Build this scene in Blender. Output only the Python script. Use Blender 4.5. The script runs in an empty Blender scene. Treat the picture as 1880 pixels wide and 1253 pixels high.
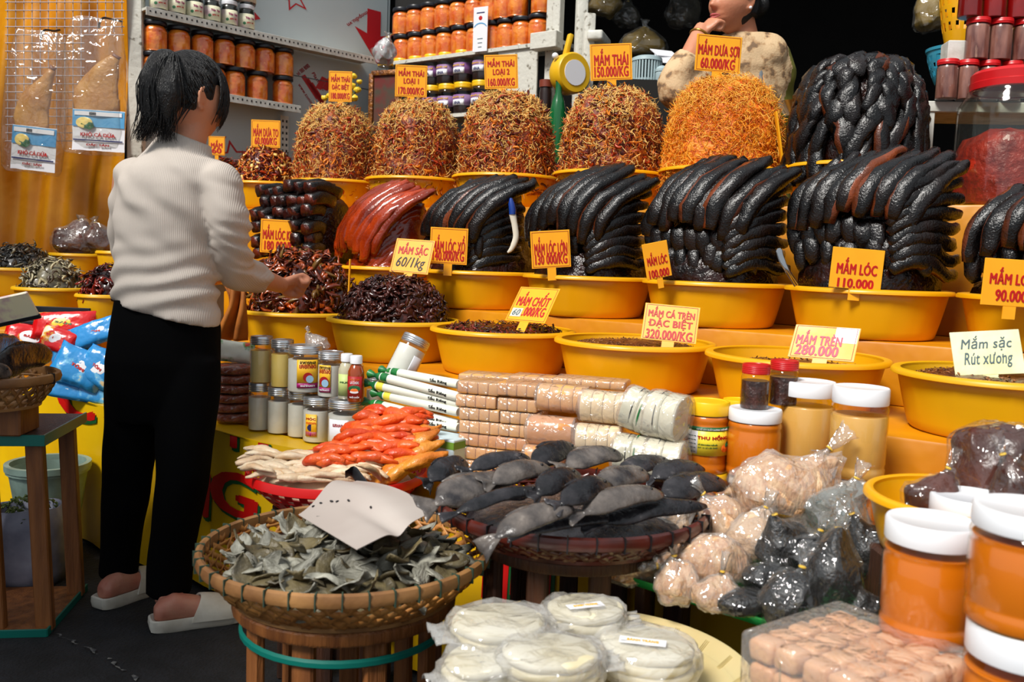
import bpy, bmesh, math, random
import numpy as np
from mathutils import Vector, Matrix, noise
random.seed(7); RNG = np.random.default_rng(7)
C = bpy.context.scene.collection
SC = bpy.context.scene
PI = math.pi

# ------------------------------------------------------------------ camera
F_PX = 1650.0
CAM = Vector((0.0, 0.0, 1.06))
_p, _r = math.radians(5.24), math.radians(2.0)
_f = Vector((0, math.cos(_p), -math.sin(_p)))
_u0 = Vector((0, math.sin(_p), math.cos(_p))); _r0 = Vector((1, 0, 0))
_rt = _r0 * math.cos(_r) + _u0 * math.sin(_r)
_up = -_r0 * math.sin(_r) + _u0 * math.cos(_r)
cd = bpy.data.cameras.new('camera'); cam = bpy.data.objects.new('camera', cd); C.objects.link(cam)
cam.matrix_world = Matrix(((_rt.x, _up.x, -_f.x, CAM.x), (_rt.y, _up.y, -_f.y, CAM.y), (_rt.z, _up.z, -_f.z, CAM.z), (0, 0, 0, 1)))
cd.sensor_width = 36.0; cd.lens = F_PX / 1880 * 36.0; cd.clip_start = 0.05; cd.clip_end = 60
cd.dof.use_dof = True; cd.dof.focus_distance = 2.75; cd.dof.aperture_fstop = 6.0
SC.camera = cam

# ------------------------------------------------------------------ light
w = bpy.data.worlds.new('world'); SC.world = w; w.use_nodes = True
nt = w.node_tree; nt.nodes.clear()
_o = nt.nodes.new('ShaderNodeOutputWorld'); _b = nt.nodes.new('ShaderNodeBackground')
_b.inputs[0].default_value = (0.86, 0.93, 1.0, 1); _b.inputs[1].default_value = 0.58
nt.links.new(_b.outputs[0], _o.inputs[0])
sl = bpy.data.lights.new('sun', 'SUN'); sl.energy = 4.5; sl.angle = math.radians(16); sl.color = (1.0, 0.965, 0.91)
so = bpy.data.objects.new('sun', sl); C.objects.link(so)
so.rotation_euler = Vector((0.50, 0.64, -0.92)).to_track_quat('-Z', 'Y').to_euler()
VS = SC.view_settings
SC.display_settings.display_device = 'sRGB'
VS.view_transform = 'Standard'; VS.look = 'None'; VS.exposure = 0.0; VS.gamma = 1.0; VS.use_curve_mapping = False
SC.cycles.max_bounces = 7; SC.cycles.diffuse_bounces = 3; SC.cycles.glossy_bounces = 3
SC.cycles.transparent_max_bounces = 14; SC.cycles.transmission_bounces = 4
SC.cycles.caustics_reflective = False; SC.cycles.caustics_refractive = False

# ------------------------------------------------------------------ picture <-> place
def ray(px, py):
    return (_f + _rt * ((px - 940) / F_PX) - _up * ((py - 626.5) / F_PX))
def P(px, py, d):                       # the point seen at a pixel, d metres out (world Y)
    r = ray(px, py); return CAM + r * (d / r.y)
def PZ(px, py, z):                      # the point seen at a pixel, at height z
    r = ray(px, py); return CAM + r * ((z - CAM.z) / r.z)
def PR(v):                              # point -> pixel
    q = Vector(v) - CAM; k = q.dot(_f)
    return (940 + F_PX * q.dot(_rt) / k, 626.5 - F_PX * q.dot(_up) / k)
A35 = math.radians(35)
U = Vector((math.cos(A35), -math.sin(A35), 0)); N = Vector((math.sin(A35), math.cos(A35), 0))   # along the stall / into the stall
ROT = -A35                              # z rotation that turns local x along the stall

# ------------------------------------------------------------------ colours and materials
def lin(c):
    r = []
    for v in c[:3]:
        v = v / 255.0
        r.append(v / 12.92 if v <= 0.04045 else ((v + 0.055) / 1.055) ** 2.4)
    return (*r, 1.0)
def M(name, c, rough=.5, c2=None, c3=None, s=8.0, w=.12, mid=.5, bump=0.0, bs=60.0, coat=0.0, metal=0.0, spec=.5, det=4.0, sub=0.0,
      stretch=(1, 1, 1), var=0.0, bdist=.01, rvar=0.0, subc=None, wave=None):
    m = bpy.data.materials.new(name); m.use_nodes = True
    nt = m.node_tree; nd = nt.nodes; L = nt.links
    b = nd['Principled BSDF']
    b.inputs['Roughness'].default_value = rough; b.inputs['Metallic'].default_value = metal
    b.inputs['Specular IOR Level'].default_value = spec
    b.inputs['Coat Weight'].default_value = coat; b.inputs['Coat Roughness'].default_value = .08
    if sub:
        b.inputs['Subsurface Weight'].default_value = sub; b.inputs['Subsurface Radius'].default_value = subc or (.012, .005, .003); b.inputs['Subsurface Scale'].default_value = 1.0
    b.inputs['Base Color'].default_value = lin(c)
    tc = nd.new('ShaderNodeTexCoord'); mp = nd.new('ShaderNodeMapping'); mp.inputs['Scale'].default_value = stretch
    L.new(tc.outputs['Object'], mp.inputs[0])
    vec = mp.outputs[0]
    oi = nd.new('ShaderNodeObjectInfo')
    if var or c2:
        ad = nd.new('ShaderNodeVectorMath'); ad.operation = 'ADD'
        L.new(vec, ad.inputs[0])
        cb = nd.new('ShaderNodeCombineXYZ'); ml = nd.new('ShaderNodeMath'); ml.operation = 'MULTIPLY'; ml.inputs[1].default_value = 37.0
        L.new(oi.outputs['Random'], ml.inputs[0])
        for k in range(3): L.new(ml.outputs[0], cb.inputs[k])
        L.new(cb.outputs[0], ad.inputs[1]); vec = ad.outputs[0]
    col = None
    if c2:
        n = nd.new('ShaderNodeTexNoise'); n.inputs['Scale'].default_value = s; n.inputs['Detail'].default_value = det
        L.new(vec, n.inputs['Vector'])
        rp = nd.new('ShaderNodeValToRGB'); rp.color_ramp.elements[0].position = max(0, mid - w); rp.color_ramp.elements[1].position = min(1, mid + w)
        rp.color_ramp.elements[0].color = lin(c); rp.color_ramp.elements[1].color = lin(c2)
        if c3:
            e = rp.color_ramp.elements.new(min(.99, mid + 2 * w)); e.color = lin(c3)
        L.new(n.outputs[0], rp.inputs[0]); col = rp.outputs[0]
    if var:
        hs = nd.new('ShaderNodeHueSaturation')
        mr = nd.new('ShaderNodeMapRange'); mr.inputs['To Min'].default_value = 1 - var; mr.inputs['To Max'].default_value = 1 + var
        L.new(oi.outputs['Random'], mr.inputs['Value']); L.new(mr.outputs[0], hs.inputs['Value'])
        if col is not None: L.new(col, hs.inputs['Color'])
        else: hs.inputs['Color'].default_value = lin(c)
        col = hs.outputs[0]
    if col is not None: L.new(col, b.inputs['Base Color'])
    if bump:
        n2 = nd.new('ShaderNodeTexNoise'); n2.inputs['Scale'].default_value = bs; n2.inputs['Detail'].default_value = 3
        L.new(vec, n2.inputs['Vector'])
        h = n2.outputs[0]
        if wave:
            wv = nd.new('ShaderNodeTexWave'); wv.inputs['Scale'].default_value = wave[0]; wv.bands_direction = wave[1]
            L.new(vec, wv.inputs['Vector']); h = wv.outputs[0]
        bp = nd.new('ShaderNodeBump'); bp.inputs['Strength'].default_value = bump; bp.inputs['Distance'].default_value = bdist
        L.new(h, bp.inputs['Height']); L.new(bp.outputs[0], b.inputs['Normal'])
        if rvar:
            m2 = nd.new('ShaderNodeMapRange'); m2.inputs['From Min'].default_value = .35; m2.inputs['From Max'].default_value = .65
            m2.inputs['To Min'].default_value = max(.03, rough - rvar); m2.inputs['To Max'].default_value = rough + rvar
            L.new(n2.outputs[0], m2.inputs['Value']); L.new(m2.outputs[0], b.inputs['Roughness'])
    return m
def FILM(name, tint=(255, 255, 255), clear=.75, rough=.12, bump=.6, bs=22.0, haze=.12):
    """thin clear plastic: mostly see-through, glossy crumples and a little milky haze"""
    m = bpy.data.materials.new(name); m.use_nodes = True
    nt = m.node_tree; nd = nt.nodes; L = nt.links; nd.clear()
    o = nd.new('ShaderNodeOutputMaterial'); t = nd.new('ShaderNodeBsdfTransparent'); g = nd.new('ShaderNodeBsdfGlossy'); d = nd.new('ShaderNodeBsdfDiffuse')
    t.inputs[0].default_value = lin(tint); g.inputs['Roughness'].default_value = rough; d.inputs[0].default_value = lin((235, 232, 225))
    m1 = nd.new('ShaderNodeMixShader'); m2 = nd.new('ShaderNodeMixShader'); lw = nd.new('ShaderNodeLayerWeight'); lw.inputs[0].default_value = .5; pw = nd.new('ShaderNodeMath'); pw.operation = 'POWER'; pw.inputs[1].default_value = 4.0
    mr = nd.new('ShaderNodeMapRange'); mr.inputs['To Min'].default_value = (1 - clear) * .30 + .03; mr.inputs['To Max'].default_value = .80
    m1.inputs[0].default_value = haze
    L.new(t.outputs[0], m1.inputs[1]); L.new(d.outputs[0], m1.inputs[2])
    L.new(lw.outputs['Facing'], pw.inputs[0]); L.new(pw.outputs[0], mr.inputs['Value']); L.new(mr.outputs[0], m2.inputs[0])
    L.new(m1.outputs[0], m2.inputs[1]); L.new(g.outputs[0], m2.inputs[2]); L.new(m2.outputs[0], o.inputs[0])
    if bump:
        tc = nd.new('ShaderNodeTexCoord'); n = nd.new('ShaderNodeTexNoise'); n.inputs['Scale'].default_value = bs; n.inputs['Detail'].default_value = 2; n.inputs['Distortion'].default_value = 1.2
        bp = nd.new('ShaderNodeBump'); bp.inputs['Strength'].default_value = bump; bp.inputs['Distance'].default_value = .02
        L.new(tc.outputs['Object'], n.inputs[0]); L.new(n.outputs[0], bp.inputs['Height'])
        L.new(bp.outputs[0], g.inputs['Normal']); L.new(bp.outputs[0], lw.inputs['Normal'])
    return m

# ------------------------------------------------------------------ mesh helpers: everything is (V array n x 3, list of faces)
def J(*parts):
    V = []; Fs = []; o = 0
    for v, f in parts:
        v = np.asarray(v, float); V.append(v); Fs += [tuple(i + o for i in q) for q in f]; o += len(v)
    return np.vstack(V), Fs
def T(vf, loc=(0, 0, 0), rz=0.0, rx=0.0, ry=0.0, sc=(1, 1, 1)):
    m = (Matrix.Translation(loc) @ Matrix.Rotation(rz, 4, 'Z') @ Matrix.Rotation(ry, 4, 'Y') @ Matrix.Rotation(rx, 4, 'X'))
    a = np.array(m); v = np.asarray(vf[0], float) * np.array(sc)
    return v @ a[:3, :3].T + a[:3, 3], vf[1]
def TM(vf, m):
    a = np.array(m); return np.asarray(vf[0], float) @ a[:3, :3].T + a[:3, 3], vf[1]
def box(sx, sy, sz, c=(0, 0, 0)):
    x, y, z = sx / 2, sy / 2, sz / 2
    v = np.array([(-x, -y, -z), (x, -y, -z), (x, y, -z), (-x, y, -z), (-x, -y, z), (x, -y, z), (x, y, z), (-x, y, z)]) + np.array(c)
    return v, [(0, 3, 2, 1), (4, 5, 6, 7), (0, 1, 5, 4), (1, 2, 6, 5), (2, 3, 7, 6), (3, 0, 4, 7)]
def rbox(sx, sy, sz, r=.01, seg=2, c=(0, 0, 0)):
    bm = bmesh.new(); bmesh.ops.create_cube(bm, size=1.0)
    for v in bm.verts: v.co = Vector((v.co.x * sx, v.co.y * sy, v.co.z * sz))
    bmesh.ops.bevel(bm, geom=list(bm.edges), offset=r, segments=seg, profile=.5, affect='EDGES')
    bm.verts.index_update()
    out = (np.array([v.co for v in bm.verts]) + np.array(c), [tuple(v.index for v in f.verts) for f in bm.faces]); bm.free(); return out
def lathe(prof, n=32, cap=True, sx=1.0, sy=1.0):
    """prof: list of (radius, z); closed with caps at both ends when cap"""
    V = []; Fs = []
    for r, z in prof:
        for k in range(n):
            a = 2 * PI * k / n; V.append((r * math.cos(a) * sx, r * math.sin(a) * sy, z))
    for i in range(len(prof) - 1):
        for k in range(n):
            a, b = i * n + k, i * n + (k + 1) % n; Fs.append((a, b, b + n, a + n))
    if cap:
        Fs.append(tuple(range(n - 1, -1, -1))); o = (len(prof) - 1) * n; Fs.append(tuple(range(o, o + n)))
    return np.array(V, float), Fs
def ellipsoid(rx, ry, rz, nu=24, nv=14, c=(0, 0, 0), e=1.0):
    prof = []
    V = []; Fs = []
    for i in range(1, nv):
        t = -PI / 2 + PI * i / nv
        for k in range(nu):
            a = 2 * PI * k / nu
            ct, st = math.cos(t), math.sin(t)
            V.append((rx * ct ** e * math.cos(a), ry * ct ** e * math.sin(a), rz * math.copysign(abs(st) ** e, st)))
    V.append((0, 0, -rz)); V.append((0, 0, rz))
    for i in range(nv - 2):
        for k in range(nu):
            a, b = i * nu + k, i * nu + (k + 1) % nu; Fs.append((a, b, b + nu, a + nu))
    s, t = len(V) - 2, len(V) - 1; o = (nv - 2) * nu
    for k in range(nu):
        Fs.append((s, (k + 1) % nu, k)); Fs.append((t, o + k, o + (k + 1) % nu))
    return np.array(V) + np.array(c), Fs
def catmull(pts, n):
    p = [np.asarray(q, float) for q in pts]
    p = [2 * p[0] - p[1]] + p + [2 * p[-1] - p[-2]]
    out = []; m = len(p) - 3
    for i in range(n + 1):
        t = i / n * m; k = min(int(t), m - 1); u = t - k
        a, b, c, d = p[k], p[k + 1], p[k + 2], p[k + 3]
        out.append(.5 * ((2 * b) + (-a + c) * u + (2 * a - 5 * b + 4 * c - d) * u * u + (-a + 3 * b - 3 * c + d) * u ** 3))
    return np.array(out)
def tube(path, rad, n=10, side=None, cap=True, e=1.0):
    """path m x 3; rad: scalar / list of radius or (half-width, half-height); side: preferred width direction"""
    path = np.asarray(path, float); m = len(path)
    if not hasattr(rad, '__len__'): rad = [rad] * m
    V = []; Fs = []
    prev = None
    for i in range(m):
        t = path[min(i + 1, m - 1)] - path[max(i - 1, 0)]; t = t / (np.linalg.norm(t) + 1e-12)
        if side is not None: s = np.asarray(side, float)
        elif prev is not None: s = prev
        else: s = np.array((1.0, 0, 0)) if abs(t[0]) < .8 else np.array((0, 1.0, 0))
        s = s - t * s.dot(t); ln = np.linalg.norm(s)
        if ln < 1e-6: s = np.cross(t, (0.3, .5, .8)); ln = np.linalg.norm(s)
        s = s / ln; prev = s; u = np.cross(t, s)
        r = rad[i]; a, b = (r, r) if not hasattr(r, '__len__') else r
        for k in range(n):
            q = 2 * PI * k / n; cq, sq = math.cos(q), math.sin(q)
            if e != 1.0: cq, sq = math.copysign(abs(cq) ** e, cq), math.copysign(abs(sq) ** e, sq)
            V.append(path[i] + s * a * cq + u * b * sq)
    for i in range(m - 1):
        for k in range(n):
            a, b = i * n + k, i * n + (k + 1) % n; Fs.append((a, b, b + n, a + n))
    if cap:
        Fs.append(tuple(range(n - 1, -1, -1))); o = (m - 1) * n; Fs.append(tuple(range(o, o + n)))
    return np.array(V), Fs
def grid(fn, nu, nv):
    V = [fn(i / nu, j / nv) for j in range(nv + 1) for i in range(nu + 1)]
    Fs = [(j * (nu + 1) + i, j * (nu + 1) + i + 1, (j + 1) * (nu + 1) + i + 1, (j + 1) * (nu + 1) + i) for j in range(nv) for i in range(nu)]
    return np.array(V, float), Fs
def slab(vf, th):
    """give an open sheet thickness th along its normals"""
    bm = bmesh.new(); vs = [bm.verts.new(tuple(p)) for p in vf[0]]
    for f in vf[1]: bm.faces.new([vs[i] for i in f])
    bm.normal_update()
    bmesh.ops.solidify(bm, geom=list(bm.faces), thickness=th)
    bm.verts.index_update()
    out = (np.array([v.co for v in bm.verts]), [tuple(v.index for v in f.verts) for f in bm.faces]); bm.free(); return out
def prism(poly, z0, z1):
    n = len(poly); V = [(x, y, z0) for x, y in poly] + [(x, y, z1) for x, y in poly]
    Fs = [tuple(range(n - 1, -1, -1)), tuple(range(n, 2 * n))] + [(i, (i + 1) % n, n + (i + 1) % n, n + i) for i in range(n)]
    return np.array(V, float), Fs
def jit(vf, amp, freq, seed=0.0):
    V = np.array(vf[0], float)
    for i, p in enumerate(V):
        q = Vector((p[0] * freq + seed, p[1] * freq + seed * 1.7, p[2] * freq - seed))
        V[i] = p + amp * np.array(noise.noise_vector(q))
    return V, vf[1]

def mk(name, vf, mat, parent=None, loc=None, rz=0.0, smooth=True, sharp=35, mi=None, rot=None):
    me = bpy.data.meshes.new(name)
    V, Fs = vf
    me.from_pydata([tuple(p) for p in V], [], Fs)
    for m in (mat if isinstance(mat, (list, tuple)) else [mat]): me.materials.append(m)
    if mi is not None: me.polygons.foreach_set('material_index', np.asarray(mi, dtype=np.int32))
    if smooth:
        me.polygons.foreach_set('use_smooth', [True] * len(me.polygons))
        if sharp and sharp < 179:
            try: me.set_sharp_from_angle(angle=math.radians(sharp))
            except Exception: pass
    me.update()
    o = bpy.data.objects.new(name, me); C.objects.link(o)
    if parent is not None: o.parent = parent
    if loc is not None: o.location = loc
    if rot is not None: o.rotation_euler = rot
    elif rz: o.rotation_euler = (0, 0, rz)
    return o
def tag(o, label=None, cat=None, group=None, kind=None):
    if label: o['label'] = label
    if cat: o['category'] = cat
    if group: o['group'] = group
    if kind: o['kind'] = kind
    return o
def thing(name, label, cat, loc=(0, 0, 0), rz=0.0, group=None, rot=None):
    o = bpy.data.objects.new(name, None); C.objects.link(o); o.empty_display_size = .05
    o.location = loc; o.rotation_euler = rot if rot is not None else (0, 0, rz)
    return tag(o, label, cat, group)
def copy_tree(o, parent=None):
    c = o.copy(); C.objects.link(c)
    if parent is not None: c.parent = parent
    for ch in [x for x in KIDS.get(o.name, [])]: copy_tree(ch, c)
    return c
KIDS = {}
def kids(root):
    """remember a thing's parts and sub-parts so copies can be made quickly"""
    KIDS[root.name] = list(root.children)
    for ch in root.children: kids(ch)
def dup(root, label, loc, rz=0.0, rot=None, group=None, sc=None):
    c = copy_tree(root); c.location = loc; c.rotation_euler = rot if rot is not None else (0, 0, rz)
    c['label'] = label
    if group: c['group'] = group
    if sc: c.scale = sc
    return c
def struct(name, vf, mat, **k):
    o = mk(name, vf, mat, **k); o['kind'] = 'structure'; return o
def remesh(vf, voxel, smooth_it=4, fac=.5):
    """weld overlapping closed shells into one continuous skin"""
    me = bpy.data.meshes.new('tmp'); me.from_pydata([tuple(p) for p in vf[0]], [], vf[1]); me.update()
    o = bpy.data.objects.new('tmp', me); C.objects.link(o)
    m = o.modifiers.new('r', 'REMESH'); m.mode = 'VOXEL'; m.voxel_size = voxel; m.use_smooth_shade = True
    if smooth_it:
        s = o.modifiers.new('s', 'SMOOTH'); s.factor = fac; s.iterations = smooth_it
    dg = bpy.context.evaluated_depsgraph_get(); dg.update()
    ev = o.evaluated_get(dg).to_mesh()
    n = len(ev.vertices); V = np.empty(n * 3); ev.vertices.foreach_get('co', V)
    Fs = [tuple(p.vertices) for p in ev.polygons]
    o.evaluated_get(dg).to_mesh_clear()
    bpy.data.objects.remove(o); bpy.data.meshes.remove(me)
    return V.reshape(-1, 3), Fs
ORD = ['leftmost', 'second', 'third', 'fourth', 'fifth', 'sixth', 'seventh', 'eighth', 'ninth', 'tenth', 'eleventh', 'twelfth', 'thirteenth', 'fourteenth']
def nth(i, n):
    return 'leftmost' if i == 0 else ('rightmost' if i == n - 1 else ORD[i] + ' from left')

# ------------------------------------------------------------------ lettering (built-in font, turned into mesh)
def text_raw(s, size, th, shear, spacing):
    cu = bpy.data.curves.new('t', 'FONT'); cu.body = s; cu.size = size; cu.extrude = th; cu.shear = shear
    cu.align_x = 'LEFT'; cu.align_y = 'BOTTOM_BASELINE'; cu.resolution_u = 3; cu.space_character = spacing
    o = bpy.data.objects.new('t', cu); C.objects.link(o)
    dg = bpy.context.evaluated_depsgraph_get(); dg.update()
    ev = o.evaluated_get(dg); me = ev.to_mesh()
    V = np.array([v.co for v in me.vertices]).reshape(-1, 3); Fs = [tuple(p.vertices) for p in me.polygons]
    ev.to_mesh_clear(); bpy.data.objects.remove(o); bpy.data.curves.remove(cu)
    return V, Fs
HORN = dict(zip('ơớờợởỡƠỚỜỢỞỠ', 'oóòọỏõOÓÒỌỎÕ')); SWAP = dict(HORN, Đ='D', đ='d')
def text_vf(s, size=1.0, th=.0006, shear=0.0, spacing=1.0):
    """a line of lettering; the horned o and barred d are drawn as the plain letter plus its horn or bar"""
    t = ''.join(SWAP.get(c, c) for c in s)
    out = text_raw(t, size, th, shear, spacing); parts = [out]
    for i, c in enumerate(s):
        if c not in SWAP: continue
        L = text_raw('I' + t[:i + 1], size, 0, 0, spacing)[0]; off = text_raw('I' + t, size, 0, 0, spacing)[0][:, 0].max() - out[0][:, 0].max()
        x1 = L[:, 0].max() - off; g = text_raw(SWAP[c], size, 0, 0, spacing)[0]; w_ = g[:, 0].max() - g[:, 0].min()
        plain = text_raw('O' if c.isupper() else 'o', size, 0, 0, spacing)[0][:, 1].max()
        if c in HORN: parts.append(T(box(.075 * size, .20 * size, th * 2, (0, 0, 0)), (x1 - .01 * size + shear * plain, plain * .96, th * .3), -.45))
        else: parts.append(box(.30 * w_, .085 * size, th * 2, (x1 - w_ * 1.02, plain * .5 if c == 'Đ' else plain * 1.2, th * .3)))
    return J(*parts)
def text_fit(s, wid, hei, bold=.02, th=.0006, shear=0.0, spacing=1.06):
    """a line of text stretched to wid x hei, centred"""
    t = text_vf(s, 1.0, th, shear, spacing)
    if bold > .004:                                        # heavier strokes: the same line set three times side by side
        t = J(*[(t[0] + np.array((dx * bold * 1.5, dy * bold, dz * th * .22)), t[1]) for dx, dy, dz in ((-1, 0, 0), (0, .6, 1), (1, 0, 2), (0, -.6, 3))])
    V, Fs = t
    a, b = V[:, :2].min(0), V[:, :2].max(0)
    V[:, 0] = (V[:, 0] - (a[0] + b[0]) / 2) * wid / (b[0] - a[0])
    V[:, 1] = (V[:, 1] - (a[1] + b[1]) / 2) * hei / (b[1] - a[1])
    return V, Fs
# ------------------------------------------------------------------ materials
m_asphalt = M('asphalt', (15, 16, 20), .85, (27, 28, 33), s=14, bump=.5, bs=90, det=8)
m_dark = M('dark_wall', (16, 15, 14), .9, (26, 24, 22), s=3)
m_panel = M('grey_board', (176, 188, 190), .45, (192, 203, 205), s=2, w=.3)
m_white = M('white_paint', (214, 214, 206), .55, (188, 187, 176), s=18, w=.12, bump=.15, bs=40)
m_oldwhite = M('worn_white_paint', (205, 203, 192), .6, (120, 112, 96), s=30, w=.05, mid=.66, bump=.3, bs=40)
m_tarp = M('yellow_tarp', (212, 142, 6), .42, (190, 116, 3), s=5, w=.2, bump=.35, bs=6, bdist=.03)
m_tub = M('yellow_plastic', (238, 170, 12), .33, (230, 160, 6), s=4, w=.3, sub=.15, subc=(.02, .012, .001), spec=.5)
m_tub2 = M('yellow_plastic_worn', (226, 172, 10), .4, (214, 160, 6), s=5, w=.3, sub=.12, subc=(.02, .012, .001))
m_sign = M('orange_board', (252, 176, 22), .4, (247, 166, 14), s=20, w=.3)
m_red = M('red_ink', (186, 14, 12), .5)
m_redd = M('red_ink_dark', (150, 20, 10), .5)
m_black = M('black_ink', (14, 14, 18), .5)
m_fish = M('fermented_fish_skin', (9, 7, 7), .22, (26, 15, 11), (62, 30, 16), s=15, w=.13, mid=.57, bump=.6, bs=200, bdist=.004, rvar=.12, det=6, var=.35, spec=.5, coat=.08)
m_fish_brown = M('fermented_fish_flesh', (60, 28, 14), .28, (118, 54, 22), (28, 13, 9), s=13, w=.14, mid=.52, bump=.45, bs=200, bdist=.004, rvar=.12, var=.3, spec=.5, coat=.1)
m_redfish = M('red_fermented_fish', (172, 58, 8), .22, (104, 22, 4), (204, 98, 24), s=9, w=.2, bump=.35, bs=120, bdist=.004, rvar=.1, var=.2, spec=.6, coat=.35)
m_paste = M('dark_paste', (12, 6, 5), .25, (44, 14, 6), s=28, w=.15, bump=.6, bs=70, spec=.45)
m_shredbed = M('shred_bed', (96, 26, 8), .4, (170, 78, 18), (214, 138, 44), s=46, w=.1, mid=.48, bump=.9, bs=120, bdist=.006)
m_straw = M('shred_straw', (246, 200, 112), .38, spec=.5)
m_amber = M('shred_amber', (222, 126, 32), .34)
m_rust = M('shred_rust', (178, 56, 12), .34)
m_maroon = M('shred_maroon', (88, 22, 8), .34)
m_orbed = M('orange_bed', (206, 84, 6), .5, (244, 150, 30), s=60, w=.1, bump=.9, bs=130, bdist=.006)
m_or1 = M('shred_orange', (250, 150, 20), .36)
m_or2 = M('shred_deep_orange', (232, 112, 8), .36)
m_or3 = M('shred_light_orange', (255, 190, 70), .38)

# ------------------------------------------------------------------ the setting
floor = struct('floor', grid(lambda u, v: (-5 + 10 * u, -3 + 10 * v, .004 * noise.noise(Vector((u * 40, v * 40, 0)))), 80, 80), m_asphalt)
# rough white scratches worn into the asphalt
def crack(pts, wd):
    p = catmull([tuple(PZ(*q, .004)) for q in pts], 40)
    V = []; Fs = []
    for i, q in enumerate(p):
        j1, j2 = random.uniform(-1, 1) * wd * 1.4, wd * random.uniform(.15, 1)
        V += [(q[0] + j1 - j2, q[1], .0055), (q[0] + j1 + j2, q[1] + random.uniform(-1, 1) * wd, .0055)]
    for i in range(len(p) - 1):
        if random.random() < .72: Fs.append((2 * i, 2 * i + 1, 2 * i + 3, 2 * i + 2))
    return np.array(V), Fs
m_scuff = M('pale_scuff', (120, 120, 118), .9, (60, 62, 66), s=60, w=.1)
struct('trim_1', J(crack([(70, 1142), (110, 1168), (150, 1186), (200, 1212), (250, 1250)], .007)), m_scuff)
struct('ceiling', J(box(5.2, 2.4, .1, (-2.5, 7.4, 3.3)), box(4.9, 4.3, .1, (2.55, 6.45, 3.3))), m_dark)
struct('added_shade_awning', box(1.5, 1.5, .05, (-2.75, .35, 3.0)), m_tarp)  # unseen awning, added to shade the floor and goods at lower left
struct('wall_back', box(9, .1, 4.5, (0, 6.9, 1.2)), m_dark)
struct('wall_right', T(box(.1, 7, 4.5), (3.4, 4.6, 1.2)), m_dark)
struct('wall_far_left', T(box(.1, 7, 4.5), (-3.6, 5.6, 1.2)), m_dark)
# ------------------------------------------------------------------ the stall: table and three steps under yellow tarpaulin
E0 = Vector((0.72, 2.262, 0))
def L2W(a, b, z): return E0 + U * a + N * b + Vector((0, 0, z))
def stall_box(name, a0, a1, b0, b1, z0, z1, mat, parent):
    vf = box(a1 - a0, b1 - b0, z1 - z0, ((a0 + a1) / 2, (b0 + b1) / 2, (z0 + z1) / 2))
    bm = bmesh.new(); vs = [bm.verts.new(tuple(p)) for p in vf[0]]
    for f in vf[1]: bm.faces.new([vs[i] for i in f])
    bmesh.ops.bevel(bm, geom=list(bm.edges), offset=.008, segments=2, profile=.5, affect='EDGES')
    bm.verts.index_update(); vf = (np.array([v.co for v in bm.verts]), [tuple(v.index for v in f.verts) for f in bm.faces]); bm.free()
    return mk(name, vf, mat, parent)
ZT, Z1, Z2, Z3 = .50, .708, .875, 1.262
stand = thing('stepped_stall_stand', 'long stepped stall stand covered in yellow tarpaulin carrying the rows of basins', 'stand', E0, ROT)
stall_box('table_tier', -4.0, 1.05, -.55, 1.3, .03, ZT, m_tarp, stand)
stall_box('lower_step', -2.3, 1.0, -.225, 1.3, ZT, Z1, m_tarp, stand)
stall_box('middle_step', -2.6, 1.0, .235, 1.3, Z1, Z2, m_tarp, stand)
stall_box('upper_step', -3.3, 1.0, .64, 1.3, Z2, Z3, m_tarp, stand)
# the printed banner hanging over the table front
m_ban = M('yellow_banner', (236, 190, 10), .38, (222, 170, 6), s=4, w=.25, bump=.4, bs=5, bdist=.02)
m_ltr = M('banner_red', (196, 16, 12), .4); m_ltg = M('banner_green', (24, 84, 40), .4)
banner = thing('printed_banner', 'yellow printed banner with large red letters hanging down the table front', 'banner', E0, ROT)
def ban_pt(a, z):  # a soft drape in front of the table face
    return (-.576 - .012 * math.sin(a * 9 + 1) - .006 * math.sin(a * 23) * (1 - z / .5) - (.02 * (1 - z / .5)))
mk('banner_sheet', slab(grid(lambda u, v: (-4.0 + 4.9 * u, ban_pt(-4.0 + 4.9 * u, .02 + .49 * v), .02 + .49 * v), 130, 12), .002), m_ban, banner)
mk('banner_top', slab(grid(lambda u, v: (-4.0 + 4.9 * u, ban_pt(-4.0 + 4.9 * u, .51) + .12 * v, .5045 + .001 * math.sin(u * 60)), 130, 2), .002), m_ban, banner)
def banner_letter(ch, px, py, hpx, wpx, d, squeeze=1.0):
    r = ray(px, py); k = (E0 - .58 * N - CAM).dot(N) / r.dot(N); c = CAM + r * k
    a = (c - E0).dot(U); z = c.z; s = c.y / F_PX
    V, Fs = text_fit(ch, wpx * s / .72, hpx * s, .03, .0012)
    for dz, mat, nm in ((0, m_ltr, 'letter'), (1, m_ltg, 'letter_shadow')):
        W = []
        for x, y, t in V:
            aa, zz = a + x + (.010 if dz else 0), min(z + y - (.010 if dz else 0), .508)
            W.append((aa, ban_pt(aa, zz) - (.0052 if not dz else .0036) - t * .5, zz))
        mk(nm, (np.array(W), Fs), mat, banner, sharp=0)
for ch, px, py, hpx, wpx, d in (('N', 358, 903, 84, 68, 2.78), ('G', 434, 906, 84, 112, 2.62), ('C', 137, 730, 84, 100, 3.3), ('Z', 224, 745, 60, 80, 3.1), ('T', 432, 800, 46, 60, 2.62), ('L', 505, 815, 40, 54, 2.5), ('E', 470, 1010, 80, 74, 2.56), ('I', 915, 1060, 90, 40, 1.98), ('H', 975, 1060, 90, 60, 1.93)):
    banner_letter(ch, px, py, hpx, wpx, d)

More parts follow.
